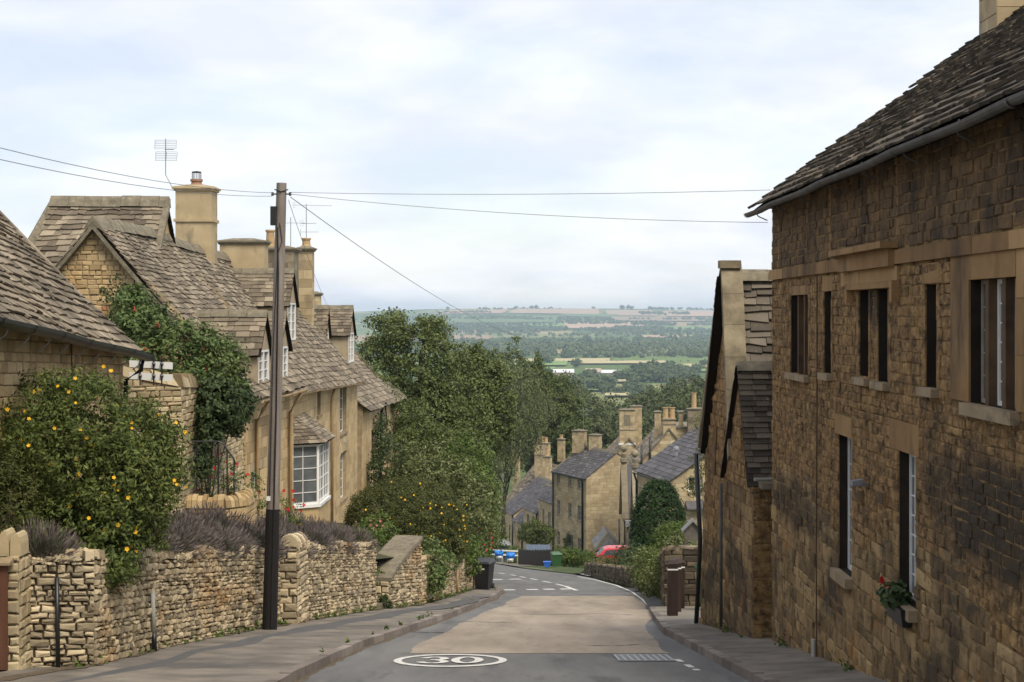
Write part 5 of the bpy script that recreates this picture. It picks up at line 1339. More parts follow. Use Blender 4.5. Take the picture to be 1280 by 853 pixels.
# garden steps, with flanking ramped wall
st = thing('garden_steps', 'worn stone steps rising through the gap in the dry stone wall', 'steps', (-3.6, 38, zr(38)))
for k in range(6):
    mb = MB(); z1 = zr(38) + .17 + .2 * (k + 1)
    x0 = -3.05 - .34 * k
    mb.hexa([(x0 - .55, 37.3, z1 - .45), (x0 + rnd.uniform(-.02, .02), 37.3, z1 - .45), (x0 + rnd.uniform(-.02, .02), 38.5, z1 - .45), (x0 - .55, 38.5, z1 - .45)], [(x0 - .55, 37.3, z1), (x0, 37.3, z1 - .01), (x0, 38.5, z1 - .02), (x0 - .55, 38.5, z1)])
    mb.build('step', M['cap_stone'], st)
w3 = drystone('dry_stone_wall', 'ramped stone wall with sloping flat coping beside the garden steps', [(-2.92, 37.75), (-2.32, 40.6)], .66, 1.66, thick=.6, z0=.17, cope=False, hfun=lambda t: .62 + 1.03 * t ** .8)
cb = MB(); A, B = Vector((-2.92, 37.75, 0)), Vector((-2.32, 40.6, 0)); U = (B - A).normalized(); N = Vector((U.y, -U.x, 0)); f_ = frame(A, U, N); L = (B - A).length
for i in range(6):
    u0, u1 = L * i / 6, L * (i + 1) / 6
    z = lambda u: zr(37.75 + u) + .17 + .62 + 1.03 * (u / L) ** .8
    cb.hexa([f_(u0 + .004, z(u0) - .01, .06), f_(u1 - .004, z(u1) - .01, .06), f_(u1 - .004, z(u1) - .01, -.68), f_(u0 + .004, z(u0) - .01, -.68)][::-1], [f_(u0 + .004, z(u0) + .09, .06), f_(u1 - .004, z(u1) + .09, .06), f_(u1 - .004, z(u1) + .09, -.68), f_(u0 + .004, z(u0) + .09, -.68)][::-1])
cb.build('coping', M['cap_stone'], w3)
w4 = drystone('dry_stone_wall', 'tan dry stone wall under the trailing plants, running down to the wheelie bin', [(-2.30, 40.75), (-1.78, 49), (-1.33, 56.5)], 1.15, 1.0, z0=.17)
for (Y, t) in ((43.4, .1), (48.8, -.04)):
    x = WLi(Y) + .05
    pipe(w4, [(x + .03, Y, zr(Y) + .18), (x - t, Y, zr(Y) + 1.1)], .03, 'tanpipe', 'waste_pipe')
# gate pier and gate at the left edge
zg = zr(18.8) + .17
gp = thing('gate_pier', 'slim stone gate pier with two upright rounded cope stones beside the brown gate', 'pier', (-5.86, 18.75, zg))
mb = MB()
for (O, U, N, L) in (((-5.93, 18.64), (1, 0), (0, -1), .17), ((-5.76, 18.64), (0, 1), (1, 0), .4)):
    f_ = frame(O, U, N); stones(mb, f_, L, lambda u: zg + 1.36, lambda u: zg - .3, (), ch=(.09, .17), cl=(.15, .3), prot=(0, .025), gap=.006, bev=.02, rough=.01, back=.05)
    backing(mb, f_, L, lambda u: zg + 1.34, lambda u: zg - .3, (), n=-.02, mi=1)
mb.build('stonework', [M['honey_pale'], M['joint']], gp)
for (x, h) in ((-5.955, .30), (-5.815, .27)):
    cb = MB(); K = 8
    prof = [(x + .065 * math.cos(math.pi * i / K), zg + 1.35 + h * max(0, math.sin(math.pi * i / K)) ** .6) for i in range(K + 1)]
    a = [(p, 18.64, z) for p, z in prof]; b = [(p, 18.95, z) for p, z in prof]; n = len(a)
    cb.add(a + b, [tuple(range(n))[::-1], tuple(range(n, 2 * n))] + [(i, i + 1, n + i + 1, n + i) for i in range(n - 1)])
    cb.build('cope_stone', M['honey_pale'], gp)
gt = thing('wooden_gate', 'brown boarded wooden gate with pale weathered top rail at the left edge', 'gate', (-6.5, 18.5, zg))
for i in range(9):
    mb = MB(); mb.box(-5.86 - .125 * (i + 1) + .004, -5.86 - .125 * i - .004, 18.5, 18.525, zg + .05, zg + 1.27); mb.build('board', M['gatewood'], gt)
mb = MB(); mb.hexa([(-7.0, 18.44, zg + 1.272), (-5.82, 18.44, zg + 1.272), (-5.82, 18.6, zg + 1.272), (-7.0, 18.6, zg + 1.272)], [(-7.0, 18.44, zg + 1.30), (-5.82, 18.44, zg + 1.30), (-5.82, 18.6, zg + 1.345), (-7.0, 18.6, zg + 1.345)]); mb.build('top_rail', M['sill_stone'], gt)
for z in (.2, 1.05):
    mb = MB(); mb.box(-6.98, -5.87, 18.53, 18.58, zg + z, zg + z + .1); mb.build('brace', M['gatewood'], gt)
# tall rubble garden wall in the corner between the cottages
wE = thing('garden_wall', 'tall pale rubble garden wall behind the iron handrail, half hidden by ivy', 'wall', (-6, 31, -4.5))
mb = MB(); cb = MB()
for (A, B, z0, z1) in (((-7.0, 28.6), (-6.1, 29.4), -1.12, -1.35), ((-6.1, 29.4), (-6.06, 35.9), -1.35, -1.7)):
    A, B = Vector((*A, 0)), Vector((*B, 0)); U = (B - A).normalized(); L = (B - A).length; N = Vector((U.y, -U.x, 0)); f_ = frame(A, U, N)
    top = lambda u: z0 + (z1 - z0) * u / L
    stones(mb, f_, L, top, lambda u: -4.9, (), ch=(.07, .14), cl=(.12, .32), prot=(0, .03), gap=.006, bev=.016, rough=.01, back=.04)
    backing(mb, f_, L, top, lambda u: -4.9, (), n=-.018, mi=1)
    u = 0
    while u < L - .1:
        e = min(u + rnd.uniform(.16, .34), L); hgt = rnd.uniform(.16, .27); sl = .1
        cb.hexa([f_(u + .005, top(u) - .01, .04), f_(e - .005, top(e) - .01, .04), f_(e - .005, top(e) - .01, -.36), f_(u + .005, top(u) - .01, -.36)], [f_(u - sl + .01, top(u) + hgt, .01), f_(e - sl - .01, top(e) + hgt * .9, .01), f_(e - sl - .01, top(e) + hgt * .9, -.3), f_(u - sl + .01, top(u) + hgt, -.3)]); u = e
    mb.poly([f_(0, top(0) - .01, 0), f_(L, top(L) - .01, 0), f_(L, top(L) - .01, -.4), f_(0, top(0) - .01, -.4)], 1)
    mb.poly([f_(0, top(0), -.4), f_(L, top(L), -.4), f_(L, -4.9, -.4), f_(0, -4.9, -.4)], 0)
mb.build('stonework', [M['honey_pale'], M['mortar']], wE); cb.build('coping', M['honey_pale'], wE)
ps = thing('step_parapet', 'low curved step wall topped with upright rounded stones below the iron handrail', 'low wall', (-5.7, 30, -4.4))
mb = MB(); cb = MB()
for (A, B) in (((-6.5, 29.7), (-5.35, 29.7)), ((-5.35, 29.7), (-5.0, 30.1)), ((-5.0, 30.1), (-5.0, 31.2))):
    A, B = Vector((*A, 0)), Vector((*B, 0)); U = (B - A).normalized(); L = (B - A).length; N = Vector((U.y, -U.x, 0)); f_ = frame(A, U, N)
    stones(mb, f_, L, lambda u: -3.62, lambda u: -4.6, (), ch=(.1, .17), cl=(.2, .45), prot=(0, .02), gap=.006, bev=.015, rough=.008, back=.05)
    backing(mb, f_, L, lambda u: -3.64, lambda u: -4.6, (), n=-.018, mi=1)
    mb.poly([f_(0, -3.64, 0), f_(L, -3.64, 0), f_(L, -3.64, -.3), f_(0, -3.64, -.3)], 1)
    u = 0
    while u < L - .04:
        e = min(u + rnd.uniform(.07, .14), L); hgt = rnd.uniform(.18, .27); K = 6
        prof = [(-.13 + .16 * math.cos(math.pi * i / K), -3.63 + hgt * max(0, math.sin(math.pi * i / K)) ** .7) for i in range(K + 1)]
        a = [f_(u + .005, z, n_) for n_, z in prof]; b = [f_(e - .005, z, n_) for n_, z in prof]; n = len(a)
        cb.add(a + b, [tuple(range(n))[::-1], tuple(range(n, 2 * n))] + [(i, i + 1, n + i + 1, n + i) for i in range(n - 1)]); u = e
mb.build('stonework', [M['honey'], M['mortar']], ps); cb.build('coping', M['honey'], ps)
# handrail
hr = thing('iron_handrail', 'black iron handrail with curled end above the low step wall', 'handrail', (-5.6, 29.9, -3.6))
Q = lambda px, py: P(px, py, 30.0)
for px, t, b in ((246, 552, 618), (273, 553, 616), (284, 562, 616), (292.5, 574, 614)):
    mb = MB(); mb.tube([Q(px, t), Q(px, b + 4)], .017 if px < 280 else .014, 6); mb.build('post', M['iron'], hr)
mb = MB(); mb.tube([Q(240, 552), Q(273, 552), Q(279, 555), Q(292, 573), Q(294, 579), Q(292, 584)], .017, 6); mb.build('rail', M['iron'], hr)
wg = thing('wire_gate', 'thin wire garden gate left of the black handrail', 'gate', (-6.3, 30, -3.6))
mb = MB(); mb.tube([Q(207, 553), Q(240, 553), Q(240, 610), Q(207, 610), Q(207, 553)], .008, 5); mb.build('hoop', M['galv'], wg)
mb = MB()
for i in range(1, 6): mb.tube([Q(207, 553 + i * 9.5), Q(240, 553 + i * 9.5)], .003, 4)
mb.build('wires', M['galv'], wg)
# white slatted panel beside the near cottage
sf = thing('slatted_fence', 'two white boards on black posts between the near cottage and the ivy', 'fence', (-6.4, 28.3, -1.2))
Q2 = lambda px, py: P(px, py, 28.35)
for (a, b) in ((450.5, 459), (465.5, 474)):
    p0, p1 = Q2(162, b), Q2(216, a)
    mb = MB(); mb.hexa([(p0.x, 28.33, p0.z), (p1.x, 28.33, p0.z - .04), (p1.x, 28.35, p0.z - .04), (p0.x, 28.35, p0.z)], [(p0.x, 28.33, p1.z), (p1.x, 28.33, p1.z - .04), (p1.x, 28.35, p1.z - .04), (p0.x, 28.35, p1.z)]); mb.build('board', M['white'], sf)
for px in (176, 193, 203):
    mb = MB(); mb.tube([Q2(px, 445) + Vector((0, -.05, 0)), Q2(px, 482) + Vector((0, -.05, 0))], .014, 6)
    for y in (455, 470): mb.lathe(Q2(px, y) + Vector((0, -.05, -.03)), [(.02, 0), (.035, .03), (.02, .06)], 8)
    mb.build('post', M['black'], sf)

# ------------------------------------------------------------------ garden plants on the left
def bush(name, label, cat, lobes, nc, per, cr, leaf, m, group=None, asp=.5, base=None, fl=None, stem=True, shell=.72, amp=.2, up=.3, out=.6, zmin=None, nstem=8):
    b = base or (lobes[0][0], lobes[0][1], min(l[2] - l[5] for l in lobes))
    root = thing(name, label, cat, b, group)
    Pp, Dd = clumped(nc, per, lobes, cr, shell, amp, up=up, out=out, zmin=zmin)
    leaf_mesh('foliage', Pp, Dd, leaf, asp, M[m], root)
    if stem: stems(root, b, lobes, n=nstem)
    return root
# St John's wort by the gate
hl = [(-5.62, 21.0, -1.85, 1.02, .95, 1.0), (-6.3, 21.2, -1.55, .75, .7, .75), (-5.15, 20.9, -2.35, .72, .75, .85), (-5.55, 20.5, -2.75, .8, .7, .55), (-6.6, 20.9, -2.1, .6, .6, .7), (-5.0, 21.3, -1.95, .6, .6, .6), (-5.2, 20.2, -3.2, .42, .42, .35)]
b = bush('flowering_shrub', 'big round shrub with yellow flowers spilling over the wall beside the brown gate', 'shrub', hl, 2300, 26, .15, .072, 'hyp', shell=.8, asp=.38, base=(-5.6, 21, -3.6), zmin=-3.55)
Pp, Dd = lump(900, hl, .97, .2)
keep = [p + d * .05 for p, d in zip(Pp, Dd) if d[1] < .15 and p[2] > -3.1][:95]
flowers(b, keep, .058, 'petal')
bush('dark_shrub', 'dull grey-green shrub at the left edge in front of the yellow-flowered shrub', 'shrub', [(-6.35, 20.0, -2.45, .55, .5, .62), (-6.15, 19.9, -2.95, .5, .45, .4)], 420, 24, .12, .05, 'hyp2', asp=.3, up=.5)
# lavender: one of each kind, then copies along the wall
def lavender(name, label, n1, n2, s, gr):
    root = thing(name, label, 'lavender', (0, 0, 0), gr)
    d = unit(n1); d[:, 2] = np.abs(d[:, 2]) * .9 + .1; d /= np.linalg.norm(d, axis=1, keepdims=True)
    r = rng.uniform(.25, .95, n1)[:, None]
    leaf_mesh('foliage', d * r * np.array([.42, .42, .40]) * s, np.cross(d, unit(n1)), .13 * s, .14, M['lav'], root, T=d + np.array([0, 0, .5]))
    d = unit(n2); d[:, 2] = np.abs(d[:, 2]) * .9 + .12; d /= np.linalg.norm(d, axis=1, keepdims=True)
    r = rng.uniform(.8, 1.2, n2)[:, None]
    leaf_mesh('flower_spikes', d * r * np.array([.46, .46, .46]) * s, np.cross(d, unit(n2)), .10 * s, .17, M['lavtip'], root, T=d * 1.4 + np.array([0, 0, .3]))
    return root
GL = 'clumps of faded lavender along the top of the wall'
LB = 'faded grey-purple lavender clump in the hedge along the wall top'
lv = [lavender('lavender_bush', LB, 2900, 1100, 1.0, GL) for _ in range(2)]
tree = {}
for c_ in bpy.data.objects:
    if c_.parent: tree.setdefault(c_.parent.name, []).append(c_)
first = [True, True]
k = 0
for row, off in ((0, .42), (1, 1.0)):
    Y = 22.6 + row * .4
    while Y < 36.9:
        x = WLi(Y) - off + rnd.uniform(-.08, .08)
        z = max(garden_z(x, Y), zr(Y) + 1.5) - .06 + row * .12
        s = rnd.uniform(.95, 1.3)
        i = k % 2
        o = lv[i] if first[i] else dup(lv[i], (0, 0, 0), kd=tree)
        first[i] = False
        o.location = (x, Y, z); o.rotation_euler = (rnd.uniform(-.2, .2), rnd.uniform(-.2, .2), rnd.uniform(0, 6.2)); o.scale = (s, s * rnd.uniform(.8, 1.15), s * rnd.uniform(.8, 1.2))
        k += 1; Y += rnd.uniform(.72, .98)
o = dup(lv[0], (-5.78, 19.45, -3.12), rz=1, s=1.1, label='grey lavender clump at the gate end of the wall, left of the drainpipe', kd=tree)
# photinia and ivy in the corner
bush('photinia', 'tall glossy shrub with red new shoots above the rubble garden wall', 'shrub', [(-6.6, 31.2, -.95, .85, .8, .85), (-5.95, 31.6, -1.05, .65, .7, .75), (-7.3, 31.4, -.4, .5, .6, .5), (-6.1, 31.4, -1.7, .55, .6, .5), (-7.6, 32.0, .05, .4, .5, .45)], 800, 22, .17, .10, 'photinia', asp=.45, base=(-6.6, 31.2, -3.4), up=.5)
ph = bpy.data.objects['photinia']
Pp, Dd = lump(900, [(-6.6, 31.2, -.9, .9, .85, 1.0), (-5.9, 31.6, -1.0, .7, .75, .9), (-7.4, 31.4, -.2, .6, .6, .65)], .98, .12)
q = (Pp[:, 2] > -1.1) & (Dd[:, 1] < .3); Pp = Pp[q][:10]
for p in Pp:
    leaf_mesh('red_shoot', p + rng.normal(size=(6, 3)) * .03, rng.normal(size=(6, 3)), .075, .35, M['redleaf'], ph, T=np.tile([0, 0, 1.0], (6, 1)))
bush('ivy', 'dark ivy hanging down over the pale rubble garden wall', 'ivy', [(-5.75, 30.9, -1.75, .42, .6, .55), (-5.68, 32.3, -1.85, .36, .9, .6), (-5.8, 30.5, -2.2, .22, .4, .4), (-5.88, 30.2, -2.8, .1, .22, .4)], 560, 20, .13, .075, 'ivy', asp=.75, base=(-5.95, 31, -4.2))
bush('climber', 'thin dark climber on the gable of the cottage left of the red-tipped shrub', 'climber', [(-8.55, 35.6, .05, .5, .25, .55), (-8.0, 35.6, -.2, .45, .2, .5), (-8.9, 35.5, .55, .3, .2, .3)], 130, 16, .14, .09, 'ivy', asp=.6, base=(-8.2, 35.7, -1.2))
rb_ = bush('rose_bush', 'climbing rose bush with dark red blooms beside the iron handrail', 'rose', [(-5.65, 30.7, -3.2, .42, .3, .5), (-5.2, 30.8, -3.4, .4, .3, .35)], 90, 12, .11, .06, 'photinia', asp=.55, base=(-5.5, 30.7, -4.2))
Pp, Dd = lump(40, [(-5.65, 30.6, -3.1, .5, .3, .55), (-5.2, 30.7, -3.3, .5, .3, .35)], .9)
flowers(rb_, Pp[:14], .085, 'rosepetal', 'bloom')
rb2 = bush('rose_bush', 'straggling rose bush with red blooms at the corner of the dormer cottage', 'rose', [(-4.95, 33.0, -4.2, .6, .5, .42)], 120, 10, .13, .06, 'lime', asp=.5, base=(-4.95, 33, -5))
Pp, Dd = lump(60, [(-4.95, 32.9, -4.05, .7, .5, .45)], .9); flowers(rb2, Pp[:12], .08, 'rosepetal', 'bloom')
# big clipped bush and the shrubbery behind it
bl = [(-3.3, 49.5, -6.45, 1.85, 1.7, 1.35), (-2.5, 50.2, -6.95, 1.2, 1.3, 1.1), (-3.9, 49.3, -6.6, 1.2, 1.2, 1.1), (-2.7, 49.0, -7.3, 1.3, 1.0, .75)]
b = bush('rounded_shrub', 'large clipped rounded bush dotted with yellow flowers above the tan wall', 'shrub', bl, 5000, 20, .11, .058, 'hyp2', asp=.5, base=(-3.1, 49.6, -8), shell=.93, amp=.035)
Pp, Dd = lump(1200, bl, .99, .08); keep = [p + d * .05 for p, d in zip(Pp, Dd) if d[1] < -.1 and d[2] > -.4 and p[0] > -4.6][:75]
flowers(b, keep, .07, 'petal')
bush('variegated_shrub', 'pale variegated shrub behind the clipped round bush', 'shrub', [(-3.2, 61, -6.3, 1.5, 1.2, 1.4), (-1.9, 61.5, -7.4, 1.2, 1.2, 1.3), (-1.5, 62.5, -8.3, .9, 1.0, 1.2)], 500, 22, .3, .13, 'variegated', base=(-2.8, 61, -9))
bush('dark_climbing_shrub', 'dark leafy climber against the end of the farther cottage', 'shrub', [(-4.75, 62.5, -6.3, .9, .8, 1.5), (-4.3, 62, -7.5, .8, .8, 1.2), (-5.3, 65, -5.1, .35, .8, .9)], 380, 22, .26, .12, 'ivy', base=(-4.7, 62.5, -9))
bush('broadleaf_shrub', 'mid green bush with yellow tips right of the clipped round bush', 'shrub', [(-1.8, 70, -8.3, 1.2, 1.3, 1.9), (-1.35, 70, -9.6, .9, 1.2, 1.2), (-2.2, 72, -6.9, 1.2, 1.2, 1.3)], 520, 22, .32, .14, 'lime', base=(-1.6, 70, -11.5))
bush('tall_hedge_shrub', 'dark bushy shrub beneath the big sycamore', 'shrub', [(-4.2, 74, -6.2, 1.8, 1.5, 2.2), (-5.6, 73, -6.0, 1.6, 1.5, 2.4), (-2.8, 75, -7.2, 1.5, 1.5, 2.0), (-6.9, 76, -4.8, 1.5, 1.5, 2.6)], 800, 22, .38, .16, 'darkleaf', base=(-4.3, 74, -10.5))
bush('trailing_plant', 'leafy green plant trailing over the tan wall below the round bush', 'plant', [(-2.1, 42.0, -6.55, .35, .45, .6), (-1.95, 43.5, -6.85, .35, .8, .35), (-2.0, 41.6, -7.0, .25, .3, .3)], 150, 16, .16, .1, 'photinia', base=(-2.2, 42.2, -7.3))
bush('trailing_plant', 'green plant trailing over the wall end just above the black wheelie bin', 'plant', [(-1.6, 53.0, -7.75, .4, .9, .45), (-1.5, 54.6, -8.15, .35, .6, .4), (-1.3, 52.5, -8.3, .22, .5, .3)], 150, 16, .18, .11, 'lime', base=(-1.5, 54, -9))
vb_ = bush('valerian', 'loose red-stemmed plant overhanging the wall behind the wheelie bin', 'plant', [(-1.15, 58.2, -8.6, .35, .5, .5), (-1.05, 58, -9.1, .3, .5, .4)], 70, 12, .18, .08, 'photinia', base=(-1.1, 58.3, -9.9)); Pp, Dd = lump(40, [(-.9, 58, -8.5, .4, .4, .5)], .9); flowers(vb_, Pp[:7], .07, 'rosepetal', 'bloom')
bush('bedding_plant', 'low bright green plants at the end of the lavender hedge', 'plant', [(-3.3, 40.5, -6.0, .75, .7, .3), (-3.7, 42, -5.8, .6, .7, .3)], 150, 16, .14, .09, 'lime', base=(-3.4, 40.6, -6.4))
bush('wall_fern', 'small green weed growing on the garden steps', 'plant', [(-3.35, 37.9, -6.25, .3, .3, .17)], 40, 16, .1, .08, 'lime', base=(-3.35, 37.9, -6.4))
bush('wall_fern', 'dark fern tuft at the foot of the garden steps', 'plant', [(-3.02, 37.6, -6.85, .15, .2, .2)], 28, 16, .08, .07, 'ivy', base=(-3.0, 37.6, -7.0))
pk = bush('pink_flower_plant', 'small pink-flowered plant beside the clipped round bush', 'plant', [(-3.75, 45, -5.9, .35, .3, .35)], 50, 12, .12, .08, 'lime', base=(-3.75, 45, -6.3)); 
M['pinkpetal'] = plain('pink_petal', (.55, .2, .18), .6, .2)
flowers(pk, [(-3.75 + rnd.uniform(-.25, .25), 44.75, -5.85 + rnd.uniform(-.2, .2)) for _ in range(8)], .10, 'pinkpetal', 'bloom')

# ------------------------------------------------------------------ telegraph pole and wires
pb = Vector((-4.27, 28.05, zr(28) + .15))
tp = thing('telegraph_pole', 'weathered wooden telegraph pole with black box near its top, standing by the dry stone wall', 'telegraph pole', pb)
ptop = P(352, 229, 28.05)
mb = MB(); mb.tube([pb - Vector((0, 0, .3)), pb.lerp(ptop, .3), pb.lerp(ptop, .7), ptop], .125, 18, r1=.088); mb.build('pole', M['pole'], tp, smooth=False)
dirp = (ptop - pb).normalized()
at = lambda t: pb.lerp(ptop, t)
mb = MB(); mb.tube([at(0.0), at(.27)], .131, 18, r1=.121); mb.build('painted_foot', M['polelow'], tp)
mb = MB(); c_ = at(.93); mb.box(c_.x - .16, c_.x - .06, c_.y - .17, c_.y - .02, c_.z - .2, c_.z + .13); mb.build('junction_box', M['black'], tp)
mb = MB(); mb.tube([at(.01) + Vector((.045, -.14, 0)), at(.5) + Vector((.03, -.125, 0)), at(.8) + Vector((.0, -.112, 0)), at(.9) + Vector((-.04, -.1, 0))], .014, 6); mb.build('cable_guard', M['black'], tp)
mb = MB(); mb.tube([at(.3) + Vector((-.05, -.11, 0)), at(.62) + Vector((-.06, -.10, 0)), at(.84) + Vector((-.02, -.11, 0)), at(.87) + Vector((.05, -.1, 0)), at(.91) + Vector((.0, -.11, 0))], .008, 5); mb.build('cable', M['black'], tp)
mb = MB(); mb.tube([at(.985) + Vector((-.11, -.05, 0)), at(.98) + Vector((0, -.11, 0)), at(.985) + Vector((.12, -.05, 0)), at(.985) + Vector((.08, .08, 0))], .012, 5); mb.tube([at(.975) + Vector((-.16, -.03, 0)), at(.975) + Vector((.17, -.03, 0))], .014, 6)
for dx_ in (-.15, .16): mb.lathe(at(.975) + Vector((dx_, -.03, -.03)), [(.02, 0), (.028, .02), (.018, .04), (.028, .06)], 8)
mb.build('wire_bracket', M['iron'], tp)
mb = MB(); mb.box(pb.x - .035, pb.x + .035, pb.y - .145, pb.y - .138, pb.z + 2.28, pb.z + 2.36); mb.build('number_plate', M['white'], tp)
def wire(label, a, b, sag, r=.0042, bow=0):
    a, b = Vector(a), Vector(b); mb = MB()
    pts = [a.lerp(b, i / 24) - Vector((0, 0, sag * 4 * (i / 24) * (1 - i / 24))) for i in range(25)]
    mb.tube(pts, r, 5)
    return tag(mb.build('overhead_wire', M['wire'], smooth=True), label, 'wire')
wt = at(.975)
wire('upper overhead wire running from the pole towards the top left corner', wt + Vector((-.15, -.05, .02)), (-6.6, 2, 2.3), .50)
wire('lower overhead wire of the pair running left from the pole', wt + Vector((-.15, -.05, -.04)), (-6.6, 2, 2.15), .52)
wire('upper overhead wire crossing the street to the eaves of the sooty building', wt + Vector((.16, -.03, .03)), (3.98, 24.5, 1.90), .05)
wire('lower overhead wire crossing the street to the corner of the sooty building', wt + Vector((.16, -.03, .0)), (4.0, 24.88, 1.42), .10)
wire('long overhead wire dropping from the pole down the hill towards the village', wt + Vector((.16, .02, -.05)), P(712, 428, 95), .9, .007)
wire('thin drop wire from the pole to the bay window house', wt + Vector((.12, .05, -.1)), P(410, 384, 60), .12, .005)
def aerial(label, base, mast, heads, bent=None):
    root = thing('aerial', label, 'aerial', base)
    mb = MB(); b_ = Vector(base); pts = [b_, b_ + Vector((0, 0, mast))]
    if bent: pts = [b_ + Vector(bent), b_ + Vector((0, 0, mast * .28)), b_ + Vector((0, 0, mast))]
    mb.tube(pts, .016, 6); mb.build('mast', M['galv'], root)
    for (z, ln, kind, dx_, dy_) in heads:
        hb = MB(); c0 = b_ + Vector((0, 0, z)); d = Vector((dx_, dy_, 0)).normalized(); n = Vector((-d.y, d.x, 0))
        if kind == 'yagi':
            hb.tube([c0 - d * ln * .35, c0 + d * ln * .65], .009, 5)
            for i in range(9):
                p = c0 + d * ln * (-.3 + .93 * i / 8); hb.tube([p - n * .12, p + n * .12], .004, 4)
            for s in (-1, 1): hb.tube([c0 - d * ln * .3 + Vector((0, 0, s * .03)) - n * .16, c0 - d * ln * .3 + Vector((0, 0, s * .1)) - n * .16, c0 - d * ln * .3 + Vector((0, 0, s * .1)) + n * .16, c0 - d * ln * .3 + Vector((0, 0, s * .03)) + n * .16], .005, 4)
        else:                                   # flat panel grid
            for s in (-1, 1):
                zc = s * .17
                for i in range(6): hb.tube([c0 + Vector((-.32 * ln, -.05 * s, zc - .13 + i * .052)), c0 + Vector((.32 * ln, -.05 * s, zc - .13 + i * .052))], .006, 4)
                for x in (-.32, 0, .32): hb.tube([c0 + Vector((x * ln, -.05 * s, zc - .13)), c0 + Vector((x * ln + .02, -.05 * s, zc + .13))], .006, 4)
            hb.tube([c0 + Vector((0, -.1, .02)), c0 + Vector((.3 * ln, -.25, .0))], .012, 5)
        hb.build('antenna', M['galv'], root)
    return root
aerial('grid aerial on a bent mast beside the big square chimney', P(212, 238, 48.2) + Vector((0, -.55, 0)), 1.5, [(1.15, 1.0, 'grid', 1, 0)], bent=(.25, 0, -.05))
aerial('multi-armed aerial on the narrow chimney right of the telegraph pole', (-7.7, 59.6, 2.75), 1.35, [(1.3, 1.5, 'yagi', 1, .3), (.62, .6, 'yagi', 1, -.2), (.3, .7, 'yagi', 1, .1)])
aerial('plain aerial pole with one short arm behind the telegraph pole', (-7.95, 57.2, 2.35), 1.1, [(.9, .8, 'yagi', 1, .1)])

# ------------------------------------------------------------------ street things
def wheelie(name, label, cat, c_, h, m, rot=0, wdt=.58, mark=True):
    root = thing(name, label, cat, c_)
    co, si = math.cos(rot), math.sin(rot)
    T = lambda x, y, z: Vector((c_[0] + x * co - y * si, c_[1] + x * si + y * co, c_[2] + z))
    a, b = wdt * .40, wdt * .5; d0, d1 = wdt * .46, wdt * .6; k = h / 1.07
    mb = MB()
    mb.hexa([T(-a, -d0, .04), T(a, -d0, .04), T(a, d0 * .8, .04), T(-a, d0 * .8, .04)], [T(-b, -d1, .95 * k), T(b, -d1, .95 * k), T(b, d1, .95 * k), T(-b, d1, .95 * k)])
    mb.hexa([T(-b - .02, -d1 - .02, .9 * k), T(b + .02, -d1 - .02, .9 * k), T(b + .02, d1 + .02, .9 * k), T(-b - .02, d1 + .02, .9 * k)], [T(-b - .02, -d1 - .02, .95 * k), T(b + .02, -d1 - .02, .95 * k), T(b + .02, d1 + .02, .95 * k), T(-b - .02, d1 + .02, .95 * k)])
    mb.build('body', M[m], root)
    lb = MB()
    lb.hexa([T(-b - .03, -d1 - .05, .955 * k), T(b + .03, -d1 - .05, .955 * k), T(b + .03, d1 + .03, .955 * k), T(-b - .03, d1 + .03, .955 * k)], [T(-b + .02, -d1, 1.02 * k), T(b - .02, -d1, 1.02 * k), T(b - .03, d1 - .02, 1.07 * k), T(-b + .03, d1 - .02, 1.07 * k)])
    lb.build('lid', M[m], root)
    hb = MB(); hb.tube([T(-b + .05, d1 + .02, .97 * k), T(-b + .05, d1 + .1, 1.0 * k), T(b - .05, d1 + .1, 1.0 * k), T(b - .05, d1 + .02, .97 * k)], .016, 6); hb.build('handle', M[m], root)
    for s in (-1, 1):
        wb = MB(); ax = T(s * a * .98, d0 * .95, .1); dv = T(s * (a + .05), d0 * .95, .1) - ax
        wb.tube([ax, ax + dv * 1.0], .1, 14); wb.build('wheel', M['black'], root)
    if mark:
        q = MB(); q.hexa([T(-.02, -d1 * .93 - .012, .74 * k), T(.12, -d1 * .93 - .012, .74 * k), T(.12, -d1 * .93, .74 * k), T(-.02, -d1 * .93, .74 * k)], [T(-.02, -d1 * .95 - .012, .79 * k), T(.12, -d1 * .95 - .012, .79 * k), T(.12, -d1 * .95, .79 * k), T(-.02, -d1 * .95, .79 * k)]); q.build('number_sticker', M['white'], root)
        q = MB(); f = lambda y, z: T(-a - (b - a) * z / (.95 * k) - .004, y, z)
        q.hexa([f(-.12, .5), f(.05, .5), f(.05, .5) - T(0, 0, 0) + T(.003, 0, 0), f(-.12, .5) + T(.003, 0, 0) - T(0, 0, 0)], [f(-.12, .78), f(.05, .78), f(.05, .78) + T(.003, 0, 0) - T(0, 0, 0), f(-.12, .78) + T(.003, 0, 0) - T(0, 0, 0)]); q.build('warning_sticker', M['redleaf'], root)
    return root
M['greenbin'] = plain('green_plastic', (.035, .105, .035), .45, .4)
M['bluebin'] = plain('blue_plastic', (.03, .14, .55), .45, .4)
gq = P(606, 741, 55.3)
wheelie('wheelie_bin', 'black wheelie bin on the pavement at the end of the tan wall', 'wheelie bin', (-.98, 55.6, zr(55.6) + .13), 1.07, 'black', rot=-.28)
wheelie('wheelie_bin', 'green wheelie bin on the grass verge by the dark fence', 'wheelie bin', (3.35, 121, zr(121) + .16), 1.07, 'greenbin', rot=.2, mark=False, wdt=.72)
wheelie('wheelie_bin', 'green wheelie bin tucked behind the corner of the gabled barn', 'wheelie bin', (4.70, 37.4, zr(37.4) + .15), 1.07, 'greenbin', rot=.2, mark=False)
rb = thing('recycling_box', 'small blue recycling box beside the green wheelie bin', 'box', (2.65, 120, zr(120) + .15))
